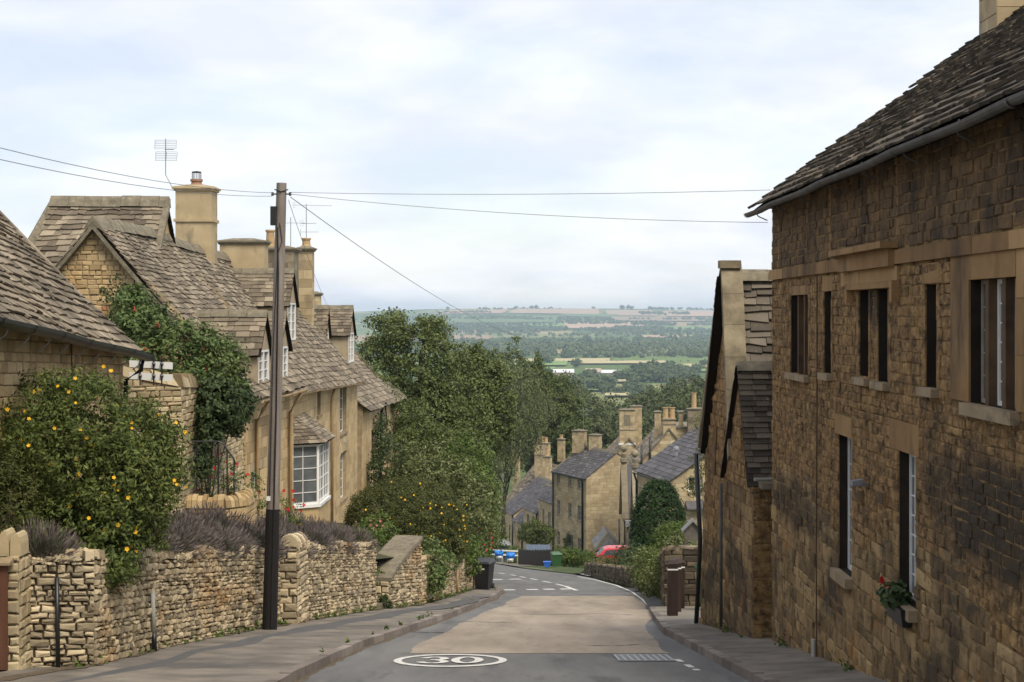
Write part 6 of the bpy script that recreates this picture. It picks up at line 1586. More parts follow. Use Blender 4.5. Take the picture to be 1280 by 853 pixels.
mb = MB(); z = zr(120) + .15; mb.hexa([(2.45, 119.8, z), (2.85, 119.8, z), (2.85, 120.1, z), (2.45, 120.1, z)], [(2.38, 119.75, z + .36), (2.92, 119.75, z + .36), (2.92, 120.15, z + .36), (2.38, 120.15, z + .36)]); mb.build('body', M['bluebin'], rb)
mb = MB(); mb.box(2.35, 2.95, 119.72, 120.18, z + .362, z + .40); mb.build('rim', M['bluebin'], rb)
def bollard(label, px, pyt, Y, h=1.05):
    x = (px - 640) * Y / F; z0 = zr(Y) + .13
    root = thing('bollard', label, 'bollard', (x, Y, z0), 'brown wooden bollards at the pavement edge'); r = .11
    mb = MB(); mb.hexa([(x - r, Y - r, z0), (x + r, Y - r, z0), (x + r, Y + r, z0), (x - r, Y + r, z0)], [(x - r, Y - r, z0 + h), (x + r, Y - r, z0 + h), (x + r, Y + r, z0 + h), (x - r, Y + r, z0 + h)]); mb.build('post', M['bollard'], root)
    mb = MB(); q = r + .012
    mb.hexa([(x - q, Y - q, z0 + h + .002), (x + q, Y - q, z0 + h + .002), (x + q, Y + q, z0 + h + .002), (x - q, Y + q, z0 + h + .002)], [(x - q * .5, Y - q * .5, z0 + h + .09), (x + q * .5, Y - q * .5, z0 + h + .09), (x + q * .5, Y + q * .5, z0 + h + .09), (x - q * .5, Y + q * .5, z0 + h + .09)]); mb.build('cap', M['bollard'], root)
    mb = MB(); mb.box(x - r - .004, x + r + .004, Y - r - .004, Y + r + .004, z0 + h - .13, z0 + h - .10); mb.build('reflective_band', M['white'], root)
bollard('nearest and tallest-looking brown wooden bollard with white band', 840.5, 720, 34.6, 1.12)
bollard('brown wooden bollard close behind the nearest one, half hidden by it', 845, 720, 36.6, 1.12)
bollard('farthest of the three brown wooden bollards, beside the low stone wall', 849.5, 716, 38.6, 1.12)
# drain grating in the road
dg = G(804, 823)
gr = thing('drain_cover', 'pale metal grid drain cover set in the road by the right kerb', 'drain cover', (dg.x, dg.y, dg.z))
mb = MB(); W_, D_ = .38, .62
fz = lambda y: zr(y) + .008
slab = lambda x0, x1, y0, y1, h=.006: mb.hexa([(x0, y0, fz(y0)), (x1, y0, fz(y0)), (x1, y1, fz(y1)), (x0, y1, fz(y1))], [(x0, y0, fz(y0) + h), (x1, y0, fz(y0) + h), (x1, y1, fz(y1) + h), (x0, y1, fz(y1) + h)])
for i in range(9): x = dg.x - W_ + 2 * W_ * i / 8; slab(x - .016, x + .016, dg.y - D_, dg.y + D_, .006)
for i in range(7): y = dg.y - D_ + 2 * D_ * i / 6; slab(dg.x - W_ - .02, dg.x + W_ + .02, y - .035, y + .035, .009)
mb.build('grating', M['galv'], gr)
mb = MB(); mb.hexa([(dg.x - W_, dg.y - D_, fz(dg.y - D_) - .003), (dg.x + W_, dg.y - D_, fz(dg.y - D_) - .003), (dg.x + W_, dg.y + D_, fz(dg.y + D_) - .003), (dg.x - W_, dg.y + D_, fz(dg.y + D_) - .003)], [(dg.x - W_, dg.y - D_, fz(dg.y - D_) - .001), (dg.x + W_, dg.y - D_, fz(dg.y - D_) - .001), (dg.x + W_, dg.y + D_, fz(dg.y + D_) - .001), (dg.x - W_, dg.y + D_, fz(dg.y + D_) - .001)]); mb.build('gully', M['black'], gr)
# speed sign among the shrubs
sg = P(599, 657, 80)
s_ = thing('speed_sign', 'small round red-rimmed road sign among the shrubs at the bend', 'road sign', (sg.x, sg.y, zr(80)))
mb = MB(); mb.tube([(sg.x, sg.y + .03, zr(80)), (sg.x, sg.y + .03, sg.z + .1)], .03, 8); mb.build('post', M['galv'], s_)
mb = MB(); mb.tube([(sg.x, sg.y, sg.z), (sg.x, sg.y - .012, sg.z)], .24, 24); mb.build('red_ring', M['redleaf'], s_)
mb = MB(); mb.tube([(sg.x, sg.y - .013, sg.z), (sg.x, sg.y - .018, sg.z)], .17, 24); mb.build('face', M['white'], s_)

# ------------------------------------------------------------------ right-hand garden wall, plants and notice roof beyond the barn
zw = lambda y: zr(y) + .02
w5 = drystone('garden_wall', 'stone garden wall under the shrubs on the right bend, behind the bollards', [(5.1, 39.4), (3.85, 40.2), (4.85, 52), (5.35, 62)], 1.45, 1.0, mm='rubbledark', z0=.1, ch=(.1, .2), cl=(.2, .5), side=-1, hfun=lambda t: 1.5 - .45 * t, ends=False)
w6 = drystone('low_wall', 'low dark stone wall along the bend in front of the red car', [(5.2, 62.6), (4.95, 74), (4.85, 83), (4.3, 94.5)], .62, .6, mm='rubbledark', z0=.05, ch=(.1, .2), cl=(.25, .6), side=-1, ends=True)
bush('mixed_shrub', 'loose shrub with reddish tips spilling over the right garden wall', 'shrub', [(4.75, 47.5, -7.85, .75, 1.2, .7), (4.9, 52, -8.5, .8, 1.6, .9), (5.2, 57, -9.3, .8, 1.6, .95), (4.6, 44.5, -7.4, .45, .8, .4)], 420, 20, .22, .10, 'hyp', base=(4.9, 50, -9))
bush('mixed_shrub', 'pale green trailing shrub hanging to the foot of the right garden wall', 'shrub', [(4.5, 50, -8.6, .45, 1.5, .8), (4.85, 57, -9.4, .45, 2.0, .7), (5.0, 61, -9.7, .5, 1.2, .8)], 240, 20, .2, .10, 'variegated', base=(4.8, 54, -9.8))
bush('clipped_yew', 'tall dark clipped yew dome on the right', 'topiary', [(8.4, 91, -12.9, 1.6, 1.6, 3.4), (8.35, 91, -15.0, 1.7, 1.6, 2.4)], 3000, 30, .2, .13, 'yew', base=(8.35, 91, -16.5), shell=.9, amp=.025, out=.9)
bush('clipped_ball', 'paler clipped round bush beside the tall dark yew', 'topiary', [(7.35, 72, -10.4, 1.0, 1.0, .95)], 600, 22, .16, .09, 'lime', base=(7.35, 72, -12), shell=.93, amp=.04)
bush('garden_plant', 'dark leafy plant at the foot of the tall yew', 'plant', [(6.35, 80, -12.7, .9, 1.2, 1.1), (6.0, 84, -13.05, .6, 1.2, .75)], 240, 20, .3, .14, 'ivy', base=(6.2, 81, -14))
bush('garden_plant', 'spiky pale plant heads above the right garden wall', 'plant', [(5.4, 50, -7.25, .5, .6, .35), (4.9, 46, -6.75, .4, .6, .3)], 80, 14, .2, .12, 'variegated', base=(5.2, 49, -7.2))
bush('flowering_hedge', 'low leafy hedge with pale flowers on the low wall by the red car', 'hedge', [(5.9, 88, -14.1, .9, 1.6, .5), (5.2, 93, -14.75, .8, 1.4, .45), (7.0, 88, -14.0, .9, 1.5, .5)], 330, 20, .26, .14, 'variegated', base=(5.9, 89, -14.5))
# little roofed board behind the wall end
nb = thing('notice_board', 'small grey wooden roofed board on a post above the stone wall end', 'notice board', (5.2, 46, -6.9))
q = lambda px, py: P(px, py, 46.0)
mb = MB(); a_, b_ = q(855, 681), q(878, 658)
mb.box(a_.x, b_.x, 46, 46.1, a_.z, q(0, 664).z); mb.build('panel', M['greyboard'], nb)
mb = MB(); c_ = (a_.x + b_.x) / 2; zt = q(0, 651).z; ze_ = q(0, 664).z
mb.poly([(a_.x, 46.0, ze_ + .003), (b_.x, 46.0, ze_ + .003), (c_, 46.0, zt - .03)]); mb.build('gable_panel', M['greyboard'], nb)
mb = MB()
for s in (-1, 1):
    e = c_ + s * (b_.x - c_ + .06)
    mb.hexa([(e, 45.9, ze_ - .03), (e, 46.3, ze_ - .03), (c_, 46.3, zt), (c_, 45.9, zt)], [(e, 45.9, ze_ + .02), (e, 46.3, ze_ + .02), (c_, 46.3, zt + .05), (c_, 45.9, zt + .05)])
mb.build('roof', M['lead'], nb)
mb = MB(); mb.box(a_.x + .06, a_.x + .16, 46.02, 46.1, -8.2, a_.z); mb.build('post', M['greyboard'], nb)

# ------------------------------------------------------------------ the village down the hill
ST = dict(ch=(.26, .38), cl=(.4, .9), prot=(0, .015), gap=.012, bev=.012)
def vwin(root, fr, wins, fmat='grey_paint', glass='glass', cols=2, rows=3):
    for (a, b, c, d) in wins:
        window(root, fr, a + .004, b - .004, c + .004, d - .004, depth=.14, cols=cols, rows=rows, fmat=fmat, glass=glass, sill=(.08, .12, .06), lintel=(.14, .24, .01), lintmat='ashlar', fw=.07, bar=.03)
V2w = [(1.3, 2.2, -18.35, -17.3), (3.75, 4.6, -18.35, -17.3), (6.8, 7.6, -18.35, -17.3), (1.3, 2.2, -21.7, -20.1), (3.75, 4.6, -21.7, -20.1), (6.8, 7.6, -21.7, -20.1), (1.3, 2.1, -25.0, -23.5), (3.4, 4.9, -25.2, -23.4), (6.8, 7.6, -25.0, -23.5)]
v2, f2_, f2n, r2_ = house('three_storey_house', 'three-storey stone house with worn grey slate roof and plain pale gable at the bend', 'house', (7.7, 165), (4.5, 173), 7.0, -28, -17.05, -14.55, side=-1,
    wallmat='honey_far', st=ST, front=V2w, roofmat='slate_worn', rexp=(.34, .3), rw=(.3, .5), sag=.03, rough=.01, wob=.02, coping=('far',), ov=.2, vg=.05)
vwin(v2, f2_, V2w, 'grey_paint', 'glass_pale')
pipe(v2, [f2_(.75, -17.2, .22), f2_(.75, -17.9, .12), f2_(.75, -26.5, .12)], .10, 'black'); pipe(v2, [f2_(8.45, -17.2, .15), f2_(8.45, -26.5, .12)], .09, 'black')
gutter(v2, f2_, 0, 8.6, -17.2, -17.2, .28, .09, 'black')
ra = lambda v, u: v(u, 0, -3.5)
stack(v2, (7.35, 173.5), 1.4, .9, -15.2, -12.75, ang=-.37, m='ashlar'); stack(v2, (9.0, 172.0), 1.2, .9, -15.4, -13.1, ang=-.37, m='ashlar')
stack(v2, (5.5, 177.5), .7, .7, -16.5, -14.0, ang=-.37, m='ashlar', pots=((0, 0, .2, .4, 'buffpot'),))
po = thing('gabled_porch', 'small porch with pale slate hip and stone verges against the plain gable end', 'porch', (9.6, 158, -24.6))
mb = MB()
for x in (8.45, 10.6): mb.box(x - .16, x + .16, 157.4, 160.5, -25.3, -23.35)
mb.box(8.6, 10.5, 160.2, 160.5, -25.3, -23.35); mb.build('wall', M['gatewood'], po)
mb = MB(); A, B = (8.2, 157.1, -23.35), (10.9, 157.1, -23.35)
slates(mb, A, B, (9.65, 158.1, -21.95), (9.45, 158.1, -21.95), exp=(.25, .2), wd=(.25, .4), th=.03)
slates(mb, (8.2, 164, -23.35), A, (9.45, 158.1, -21.95), (9.5, 164, -21.95), exp=(.25, .2), wd=(.25, .4)); slates(mb, B, (10.9, 164, -23.35), (9.6, 164, -21.95), (9.65, 158.1, -21.95), exp=(.25, .2), wd=(.25, .4))
ro = mb.build('roof', [M['palelate'], M['under']], po)
mb = MB(); ridge_row(mb, (8.15, 157.05, -23.3), (9.5, 158.1, -21.85), wdt=.18, h=.1); ridge_row(mb, (10.95, 157.05, -23.3), (9.6, 158.1, -21.85), wdt=.18, h=.1); mb.build('verge', M['cap_stone'], ro)

V4w = [(1.35, 2.35, -12.35, -11.35)]
v4, f4, f4n, r4 = house('slate_roof_house', 'tan house with long plain slate roof and small white window beside the dark yew', 'house', (10.9, 110), (9.25, 118), 9.2, -19, -11.55, -8.5, side=-1, wallmat='honey_far',
    st=ST, near=V4w, roofmat='slate_grey', rexp=(.42, .36), rw=(.4, .65), sag=.02, rough=.008, wob=.01, ov=.2, vg=.15)
vwin(v4, f4n, V4w, 'white', 'glass', 2, 2)
mb = MB(); c_ = f4(4.5, -10.1, -1.9); mb.lathe(c_, [(.12, -.2), (.12, .25), (.22, .28), (.2, .45), (.05, .52)], 10); mb.build('flue', M['galv'], v4)
mb = MB(); mb.hexa([f4n(1.1, -13.55, .02), f4n(1.1, -13.55, .55), f4n(2.8, -13.55, .55), f4n(2.8, -13.55, .02)], [f4n(1.1, -13.0, .02), f4n(1.1, -13.45, .55), f4n(2.8, -13.45, .55), f4n(2.8, -13.0, .02)]); mb.build('canopy', M['slate_grey'], v4)
gutter(v4, f4, 0, 8.2, -11.75, -11.75, .3, .08, 'black'); pipe(v4, [f4(7.9, -11.8, .3), f4(7.9, -12.4, .1), f4(7.9, -18, .1)], .08, 'black')
# house with two gablets carrying ball finials
v3 = thing('twin_gable_house', 'narrow stone house with two steep coped gables topped by ball finials', 'house', (11.8, 144, -22))
mb = MB(); cb = MB(); rb = MB()
for (x, y) in ((10.02, 146.5), (10.62, 141.0)):
    ap, ev, hw = -13.75, -18.7, 2.3
    fr_ = frame((x + .1, y - hw), (0.03, 1), (-1, 0))
    tp_ = lambda u: ev + (ap - ev) * (1 - abs(u - hw) / hw)
    stones(mb, fr_, 2 * hw, tp_, lambda u: -25, (), **ST); backing(mb, fr_, 2 * hw, tp_, lambda u: -25, (), mi=1)
    q = [(x + .25, y - hw), (x + 4, y - hw), (x + 4, y + hw), (x + .25, y + hw)]
    mb.hexa([(*p, -25) for p in q], [(*p, ev) for p in q], 1)
    for s in (-1, 1):
        e = y + s * hw
        rb.hexa([(x + .3, e, ev - .1), (x + 4.2, e, ev - .1), (x + 4.2, y, ap - .25), (x + .3, y, ap - .25)], [(x + .3, e, ev + .0), (x + 4.2, e, ev + .0), (x + 4.2, y, ap - .15), (x + .3, y, ap - .15)])
        cb.hexa([(x - .02, e + s * .1, ev - .1), (x + .55, e + s * .1, ev - .1), (x + .55, y, ap - .05), (x - .02, y, ap - .05)], [(x - .02, e + s * .1, ev + .15), (x + .55, e + s * .1, ev + .15), (x + .55, y, ap + .16), (x - .02, y, ap + .16)])
    fb_ = MB(); fb_.lathe((x + .26, y, ap + .1), [(.34, 0), (.34, .3), (.2, .36), (.26, .75), (.12, .85), (.1, .98), (.22, 1.02)] , 12)
    fb_.lathe((x + .26, y, ap + 1.36), [(.34 * math.sin(math.pi * i / 10) + .001, -.34 * math.cos(math.pi * i / 10)) for i in range(11)], 14)
    fb_.build('ball_finial', M['rubblestack'], v3)
mb.build('wall', [M['honey_far'], M['mortar']], v3); rb.build('roof', M['slate_grey'], v3); cb.build('coping', M['rubblestack'], v3)
mb = MB(); mb.box(9.85, 10.35, 138.0, 138.5, -18.5, -18.0); mb.build('rain_hopper', M['lead'], v3)
pipe(v3, [(10.05, 138.3, -18.4), (10.05, 138.3, -24)], .09, 'black'); pipe(v3, [(9.7, 144, -18.6), (9.7, 143.8, -24)], .08, 'black')
# taller houses behind with big stacks
v5, f5, f5n, r5 = house('chimneyed_house', 'stone house showing a gable with a tall panelled chimney behind the twin ball finials', 'house', (9.3, 174), (9.3, 184), 7.0, -29, -17.3, -13.7, side=-1, wallmat='honey_far', st=ST, roofmat='slate', rexp=(.34, .3), rw=(.4, .6), coping=('near',), vg=.05)
s5 = stack(v5, (12.6, 174.8), 1.65, 1.2, -16.0, -10.55, m='ashlar', blocks=True, mid=-12.8)
mb = MB(); mb.box(12.25, 12.95, 174.16, 174.22, -12.3, -11.1); mb.build('recessed_panel', M['cap_stone'], s5)
mb = MB(); mb.box(11.7, 13.5, 174.0, 174.7, -14.4, -14.2); mb.build('ledge', M['white'], s5)
stack(v5, (13.8, 177), 1.2, 1.0, -15.5, -10.3, m='ashlar')
v6, f6, f6n, r6 = house('gabled_house', 'grey-tan stone house with twin-potted chimney on its gable, beyond the long slate roof', 'house', (11.6, 150), (11.6, 160), 6.4, -24, -14.4, -10.9, side=-1, wallmat='honey_pale', st=ST, roofmat='slate', rexp=(.34, .3), rw=(.4, .6), coping=('near',), vg=.05)
stack(v6, (14.85, 150.6), 1.15, .9, -13.5, -10.0, m='ashlar', pots=((-.32, 0, .27, 1.05, 'buffpot'), (.3, 0, .27, 1.05, 'buffpot')), mid=-10.5)
stack(v6, (13.95, 152.5), .6, .7, -13.5, -9.4, m='ashlar')
pipe(v6, [f6n(.6, -12.4, .1), f6n(.6, -16, .1)], .1, 'black'); pipe(v6, [f6n(1.4, -11.6, .1), f6n(1.4, -15, .1)], .1, 'black')
v7 = thing('parapet_house', 'tan house with broad chimney and tall single pot at the village right edge', 'house', (16.5, 152, -24))
mb = MB(); f7 = frame((15.2, 153), (1, 0), (0, -1)); stones(mb, f7, 5.5, lambda u: -11.1, lambda u: -24, (), **ST); backing(mb, f7, 5.5, lambda u: -11.1, lambda u: -24, (), mi=1)
mb.hexa([(15.2, 153.25, -24), (20.7, 153.25, -24), (20.7, 160, -24), (15.2, 160, -24)], [(15.2, 153.25, -11.1), (20.7, 153.25, -11.1), (20.7, 160, -11.1), (15.2, 160, -11.1)], 1); mb.build('wall', [M['honey_pale'], M['mortar']], v7)
mb = MB(); mb.hexa([(15.1, 152.9, -11.08), (20.8, 152.9, -11.08), (20.8, 160.1, -11.08), (15.1, 160.1, -11.08)], [(15.1, 152.9, -10.9), (20.8, 152.9, -10.9), (20.8, 160.1, -10.9), (15.1, 160.1, -10.9)]); mb.build('coping', M['cap_stone'], v7)
stack(v7, (17.65, 152.2), 1.75, 1.0, -14, -9.1, m='rubblestack', pots=((-.25, 0, .24, 1.45, 'buffpot'),)); stack(v7, (16.3, 153.6), .4, .4, -11, -9.5, m='ashlar')
# terrace below the bend
rows_ = [
 ('end_cottage', 'dark-roofed cottage end at the bottom of the terrace beyond the bend, gable to the street', (.2, 195), (-1.3, 202), 9.8, -33, -24.6, -20.75, 'slate_grey', [(2.0, 2.7, -28.2, -26.2), (4.6, 5.2, -27.6, -26.2)]),
 ('link_cottage', 'tiny low slate-roofed link between the terrace cottages', (1.35, 191), (.15, 194), 4.0, -32, -25.1, -23.4, 'slate_grey', [(1.0, 1.7, -27.5, -26.2)]),
 ('terrace_cottage', 'lower terrace cottage with two tall dark windows', (2.95, 183), (1.35, 189.5), 5.6, -31, -22.9, -20.4, 'slate_grey', [(1.6, 2.4, -25.4, -23.6), (4.0, 4.8, -25.4, -23.6)]),
 ('terrace_cottage', 'upper terrace cottage next to the three-storey house, with a white window', (4.75, 176), (3.05, 182), 6.2, -30, -21.0, -18.4, 'slate_grey', [(1.7, 2.5, -24.2, -22.2), (4.0, 4.7, -24.0, -22.1)]),
 ('old_cottage', 'old stone-slate cottage with paired chimneys farthest down the terrace', (1.6, 206), (-1.0, 213), 9.4, -35, -25.0, -19.9, 'slate', [(2.0, 2.8, -27.5, -26.3)])]
for (nm, lb, a, b, wd, zb0, ze0, zr0, rm, wn_) in rows_:
    o, f_, fn_, r_ = house(nm, lb, 'cottage', a, b, wd, zb0, ze0, zr0, side=-1, wallmat='honey_far', st=ST, front=wn_, roofmat=rm, rexp=(.36, .3), rw=(.35, .6), sag=.03, rough=.01, wob=.02, ov=.2, vg=.1)
    vwin(o, f_, wn_, 'white' if 'upper' in lb else 'grey_paint', 'glass', 2, 3)
    pipe(o, [f_(.2, ze0 - .1, .1), f_(.2, zb0 + 3, .1)], .08, 'black')
    if nm == 'old_cottage':
        stack(o, (4.0, 209), 1.85, 1.1, -21.5, -17.0, ang=-.35, m='ashlar', pots=((-.5, 0, .24, .7, 'buffpot'), (.0, 0, .24, .75, 'buffpot'), (.5, 0, .24, .7, 'buffpot')), mid=-18.6)
        stack(o, (4.55, 205), 1.0, .9, -22.5, -18.4, ang=-.35, m='ashlar', pots=((0, 0, .26, 1.1, 'buffpot'),)); stack(o, (.6, 215), .8, .8, -24, -18.6, ang=-.35, m='ashlar', pots=((0, 0, .22, .5, 'buffpot'),))
aerial('lattice aerial mast above the paired stacks of the three-storey house', (7.9, 176, -13.4), 3.0, [(2.7, 1.6, 'yagi', 1, .2), (2.2, 1.0, 'yagi', 1, -.3)])
aerial('small aerial on the twin-potted chimney', (15.7, 150.6, -10.0), .9, [(.8, 1.3, 'yagi', 1, .3)])
# things along the far side of the bend
sh = thing('garden_shed', 'low blue-grey felt-roofed shed behind the dark fence', 'shed', (2.4, 150, zr(150)))
mb = MB(); z = zr(150); mb.box(1.4, 3.5, 149, 151, z - .2, z + 1.35); mb.build('wall', M['shedblue'], sh)
mb = MB(); mb.hexa([(1.3, 148.8, z + 1.36), (3.6, 148.8, z + 1.36), (3.6, 151.2, z + 1.6), (1.3, 151.2, z + 1.6)], [(1.3, 148.8, z + 1.46), (3.6, 148.8, z + 1.46), (3.6, 151.2, z + 1.7), (1.3, 151.2, z + 1.7)]); mb.build('roof', M['shedblue'], sh)
hu = thing('grey_hut', 'small grey-blue hut with pitched roof in front of the end cottage', 'hut', (-1.0, 166, zr(166)))
mb = MB(); z = zr(166); mb.box(-1.45, -.35, 165.5, 166.6, z - .2, z + 1.9); mb.build('wall', M['shedblue'], hu)
mb = MB(); mb.hexa([(-1.7, 165.2, z + 1.9), (-.1, 165.2, z + 1.9), (-.1, 166.9, z + 1.9), (-1.7, 166.9, z + 1.9)], [(-1.2, 165.6, z + 2.45), (-.6, 165.6, z + 2.45), (-.6, 166.5, z + 2.45), (-1.2, 166.5, z + 2.45)]); mb.build('roof', M['lead'], hu)
fe = thing('close_board_fence', 'dark close-boarded fence behind the green bin on the bend', 'fence', (1.8, 132, zr(132)))
A, B = Vector((.55, 138, 0)), Vector((3.25, 127.5, 0)); U = (B - A).normalized(); f_ = frame(A, U, Vector((-abs(U.y), -abs(U.x), 0))); L = (B - A).length
for i in range(12):
    u0, u1 = L * i / 12, L * (i + 1) / 12; zb0 = zr(A.y + U.y * (u0 + u1) / 2) + .1
    mb = MB()
    for k in range(1): a, b = u0 + (u1 - u0) * k, u1; mb.fbox(f_, a + .006, b - .006, zb0, zb0 + 1.3 + rnd.uniform(-.02, .02), -.015 if k % 2 else 0, .01 if k % 2 else .025)
    mb.build('fence_panel', M['bollard'], fe)
ra_ = thing('roadside_rail', 'pale timber rail at the mouth of the bend, hung with blue and white sheeting', 'railing', (-1, 146, zr(146)))
z = zr(146) + .1
for x in (-2.4, -.9, .5):
    mb = MB(); mb.box(x - .06, x + .06, 145.95, 146.05, z - .3, z + 1.35); mb.build('post', M['sill_stone'], ra_)
for h in (.85, 1.25):
    mb = MB(); mb.hexa([(-2.6, 145.9, z + h), (.7, 145.9, z + h - .15), (.7, 145.95, z + h - .15), (-2.6, 145.95, z + h)], [(-2.6, 145.9, z + h + .12), (.7, 145.9, z + h - .03), (.7, 145.95, z + h - .03), (-2.6, 145.95, z + h + .12)]); mb.build('rail', M['white'], ra_)
def sheeting(label, px0, py0, px1, py1, Y, tilt):
    root = thing('sheeting', label, 'sheeting', P((px0 + px1) / 2, py1, Y), 'bundles of blue and white sheeting by the rail')
    for m_, (ua, ub, va, vb), bulge in (('bluesheet', (0, 1, .0, .66), .35), ('white', (.15, .9, .5, 1), .3)):
        rows = []
        for i in range(9):
            r_ = []
            for k in range(9):
                u = ua + (ub - ua) * k / 8; v = va + (vb - va) * i / 8
                p = P(px0 + (px1 - px0) * u + tilt * v * (px1 - px0), py0 + (py1 - py0) * v, Y)
                c_ = max(0, 1 - (2 * (k / 8) - 1) ** 2) * max(0.0, 1 - (2 * (i / 8) - 1) ** 2)
                r_.append(p + Vector((0, -bulge * c_ + .06 * math.sin(i * 2.1 + k * 1.7), .03 * math.sin(k * 2.3 + i))))
            rows.append(r_)
        mb = MB(); mb.sheet(rows); mb.sheet([[p + Vector((0, .12, 0)) for p in r_] for r_ in rows]); mb.build('blue_sheet' if m_ == 'bluesheet' else 'white_lining', M[m_], root, smooth=True)
sheeting('crumpled blue and white sheeting bundled at the left end of the pale rail', 618, 688.5, 629, 699, 143, .05)
sheeting('long blue and white sheeting hanging from the right end of the pale rail', 633, 691, 644, 702.5, 142, -.12)
bush('clipped_hedge', 'light green clipped hedge beside the dark fence', 'hedge', [(.2, 150, -22.8, 1.1, 1.2, .8), (.9, 147, -22.6, .9, 1.2, .7)], 260, 20, .3, .16, 'lime', base=(.5, 149, -23.8))
bush('dark_bush', 'dark bush in front of the terrace cottages', 'shrub', [(2.1, 158, -21.7, 1.4, 1.2, 1.2), (3.3, 158, -22.0, 1.0, 1.0, 1.0)], 360, 20, .32, .17, 'darkleaf', base=(2.5, 158, -24.5))
bush('front_hedge', 'leafy green hedge in front of the three-storey house', 'hedge', [(4.2, 135, -20.6, .8, .8, .75), (5.3, 135, -20.7, .8, .8, .7), (6.4, 135, -20.8, .9, .8, .6)], 420, 20, .28, .15, 'lime', base=(5.2, 135, -21.8))
bush('wall_creeper', 'creeper beside the lower windows of the three-storey house', 'climber', [(5.85, 168.3, -24.2, .35, .35, .9)], 60, 16, .25, .15, 'ivy', base=(5.8, 168.4, -25.5))
# orange-tinged branch by the barn
bush('autumn_shrub', 'orange-tinged shrub between the slate roof and the barn edge', 'shrub', [(10.6, 88, -6.2, .6, .6, .7), (10.5, 88, -8.2, .5, .5, .9), (10.2, 88, -9.5, .6, .5, .6), (10.75, 88, -7.2, .4, .5, .8)], 110, 14, .35, .15, 'autumnmix', base=(10.8, 88, -13))
# red hatchback
def car():
    cx, cy = 7.5, 104.0; z0 = zr(104) + .16
    root = thing('red_car', 'red hatchback parked behind the low wall, seen from its side', 'car', (cx, cy, z0))
    prof = [(-2.0, .35), (-2.02, .78), (-1.93, .98), (-1.52, 1.40), (-1.2, 1.5), (.2, 1.5), (.95, 1.08), (1.85, .88), (2.02, .7), (2.02, .35)]
    mb = MB(); wv = [.82, .86, .86, .70, .66, .66, .74, .84, .84, .82]
    L_ = [(cx + x, cy - w_, z0 + z) for (x, z), w_ in zip(prof, wv)]; R_ = [(cx + x, cy + w_, z0 + z) for (x, z), w_ in zip(prof, wv)]
    n = len(prof); mb.add(L_ + R_, [(0, 1, 2, 6, 7, 8, 9), (2, 3, 4, 5, 6)] + [(n, n + 9, n + 8, n + 7, n + 6, n + 2, n + 1), (n + 2, n + 6, n + 5, n + 4, n + 3)] + [(i + 1, i, n + i, n + i + 1) for i in range(n - 1)] + [(0, 9, 2 * n - 1, n)])
    b = mb.build('body', M['redpaint'], root)
    bv = b.modifiers.new('bevel', 'BEVEL'); bv.width = .06; bv.segments = 3
    def side_panel(pts, nm, m_, off=.01):
        for s in (-1,):
            mb = MB()
            def wy(z): return float(np.interp(z, [.98, 1.08, 1.42], [.855, .80, .68])) + off
            mb.poly([(cx + x, cy - wy(z), z0 + z) for x, z in pts]); mb.poly([(cx + x, cy + wy(z), z0 + z) for x, z in pts][::-1]); mb.build(nm, M[m_], root)
    side_panel([(-1.62, 1.04), (-1.38, 1.36), (-.75, 1.41), (-.75, 1.04)], 'rear_side_window', 'glass')
    side_panel([(-.68, 1.04), (-.68, 1.41), (.15, 1.41), (.72, 1.06)], 'front_side_window', 'glass')
    mb = MB(); mb.poly([(cx - 1.93 - .012, cy - .62, z0 + 1.0), (cx - 1.53 - .012, cy - .56, z0 + 1.38), (cx - 1.53 - .012, cy + .56, z0 + 1.38), (cx - 1.93 - .012, cy + .62, z0 + 1.0)]); mb.build('rear_window', M['glass'], root)
    mb = MB(); mb.poly([(cx + .27, cy - .58, z0 + 1.475), (cx + .95, cy - .66, z0 + 1.105), (cx + .95, cy + .66, z0 + 1.105), (cx + .27, cy + .58, z0 + 1.475)]); mb.build('windscreen', M['glass'], root)
    for sx in (-1.25, 1.3):
        for sy in (-1, 1):
            mb = MB(); mb.tube([(cx + sx, cy + sy * .66, z0 + .31), (cx + sx, cy + sy * .87, z0 + .31)], .31, 20); wo = mb.build('wheel', M['black'], root)
            mb = MB(); mb.tube([(cx + sx, cy + sy * .86, z0 + .31), (cx + sx, cy + sy * .885, z0 + .31)], .19, 16); mb.build('rim', M['galv'], wo)
    for sy in (-1, 1):
        mb = MB(); mb.box(cx - 2.04, cx - 1.9, cy + sy * .72 - .12, cy + sy * .72 + .12, z0 + .72, z0 + .96); mb.build('tail_light', M['redleaf'], root)
car()

# ------------------------------------------------------------------ trees beside the street
def tree_thing(name, label, lobes, base, top, r, nc, per, cr, leaf, m, asp=.6, group=None, up=.3, shell=.6, amp=.25, flat=.7, cat='tree', nl=8):
    root = thing(name, label, cat, base, group)
    Pp, Dd = clumped(nc, per, lobes, cr, shell, amp, flat=flat, up=up)
    leaf_mesh('crown', Pp, Dd, leaf, asp, M[m], root)
    limb_tree(root, base, top, r, lobes, n=nl)
    return root
tree_thing('sycamore', 'big broad sycamore rising behind the farther cottage', [(-5.0, 88, -2.8, 2.3, 2.3, 2.7), (-3.5, 88, -4.6, 1.7, 2.0, 2.2), (-7.2, 89, -3.0, 1.7, 2.0, 2.6), (-5.2, 87.5, -5.8, 2.2, 2.2, 2.6), (-6.6, 88, -.9, 1.2, 1.3, 1.2), (-4.5, 88, -1.0, .9, 1.2, .9), (-2.6, 88.5, -6.4, 1.4, 1.8, 2.2), (-7.8, 89, -6, 1.4, 1.8, 2.2), (-4.2, 86.5, -7.6, 1.8, 1.6, 1.8)],
    (-5.2, 88, zr(88) + .5), (-5.0, 88, -2.0), .32, 1300, 34, .42, .17, 'maple')
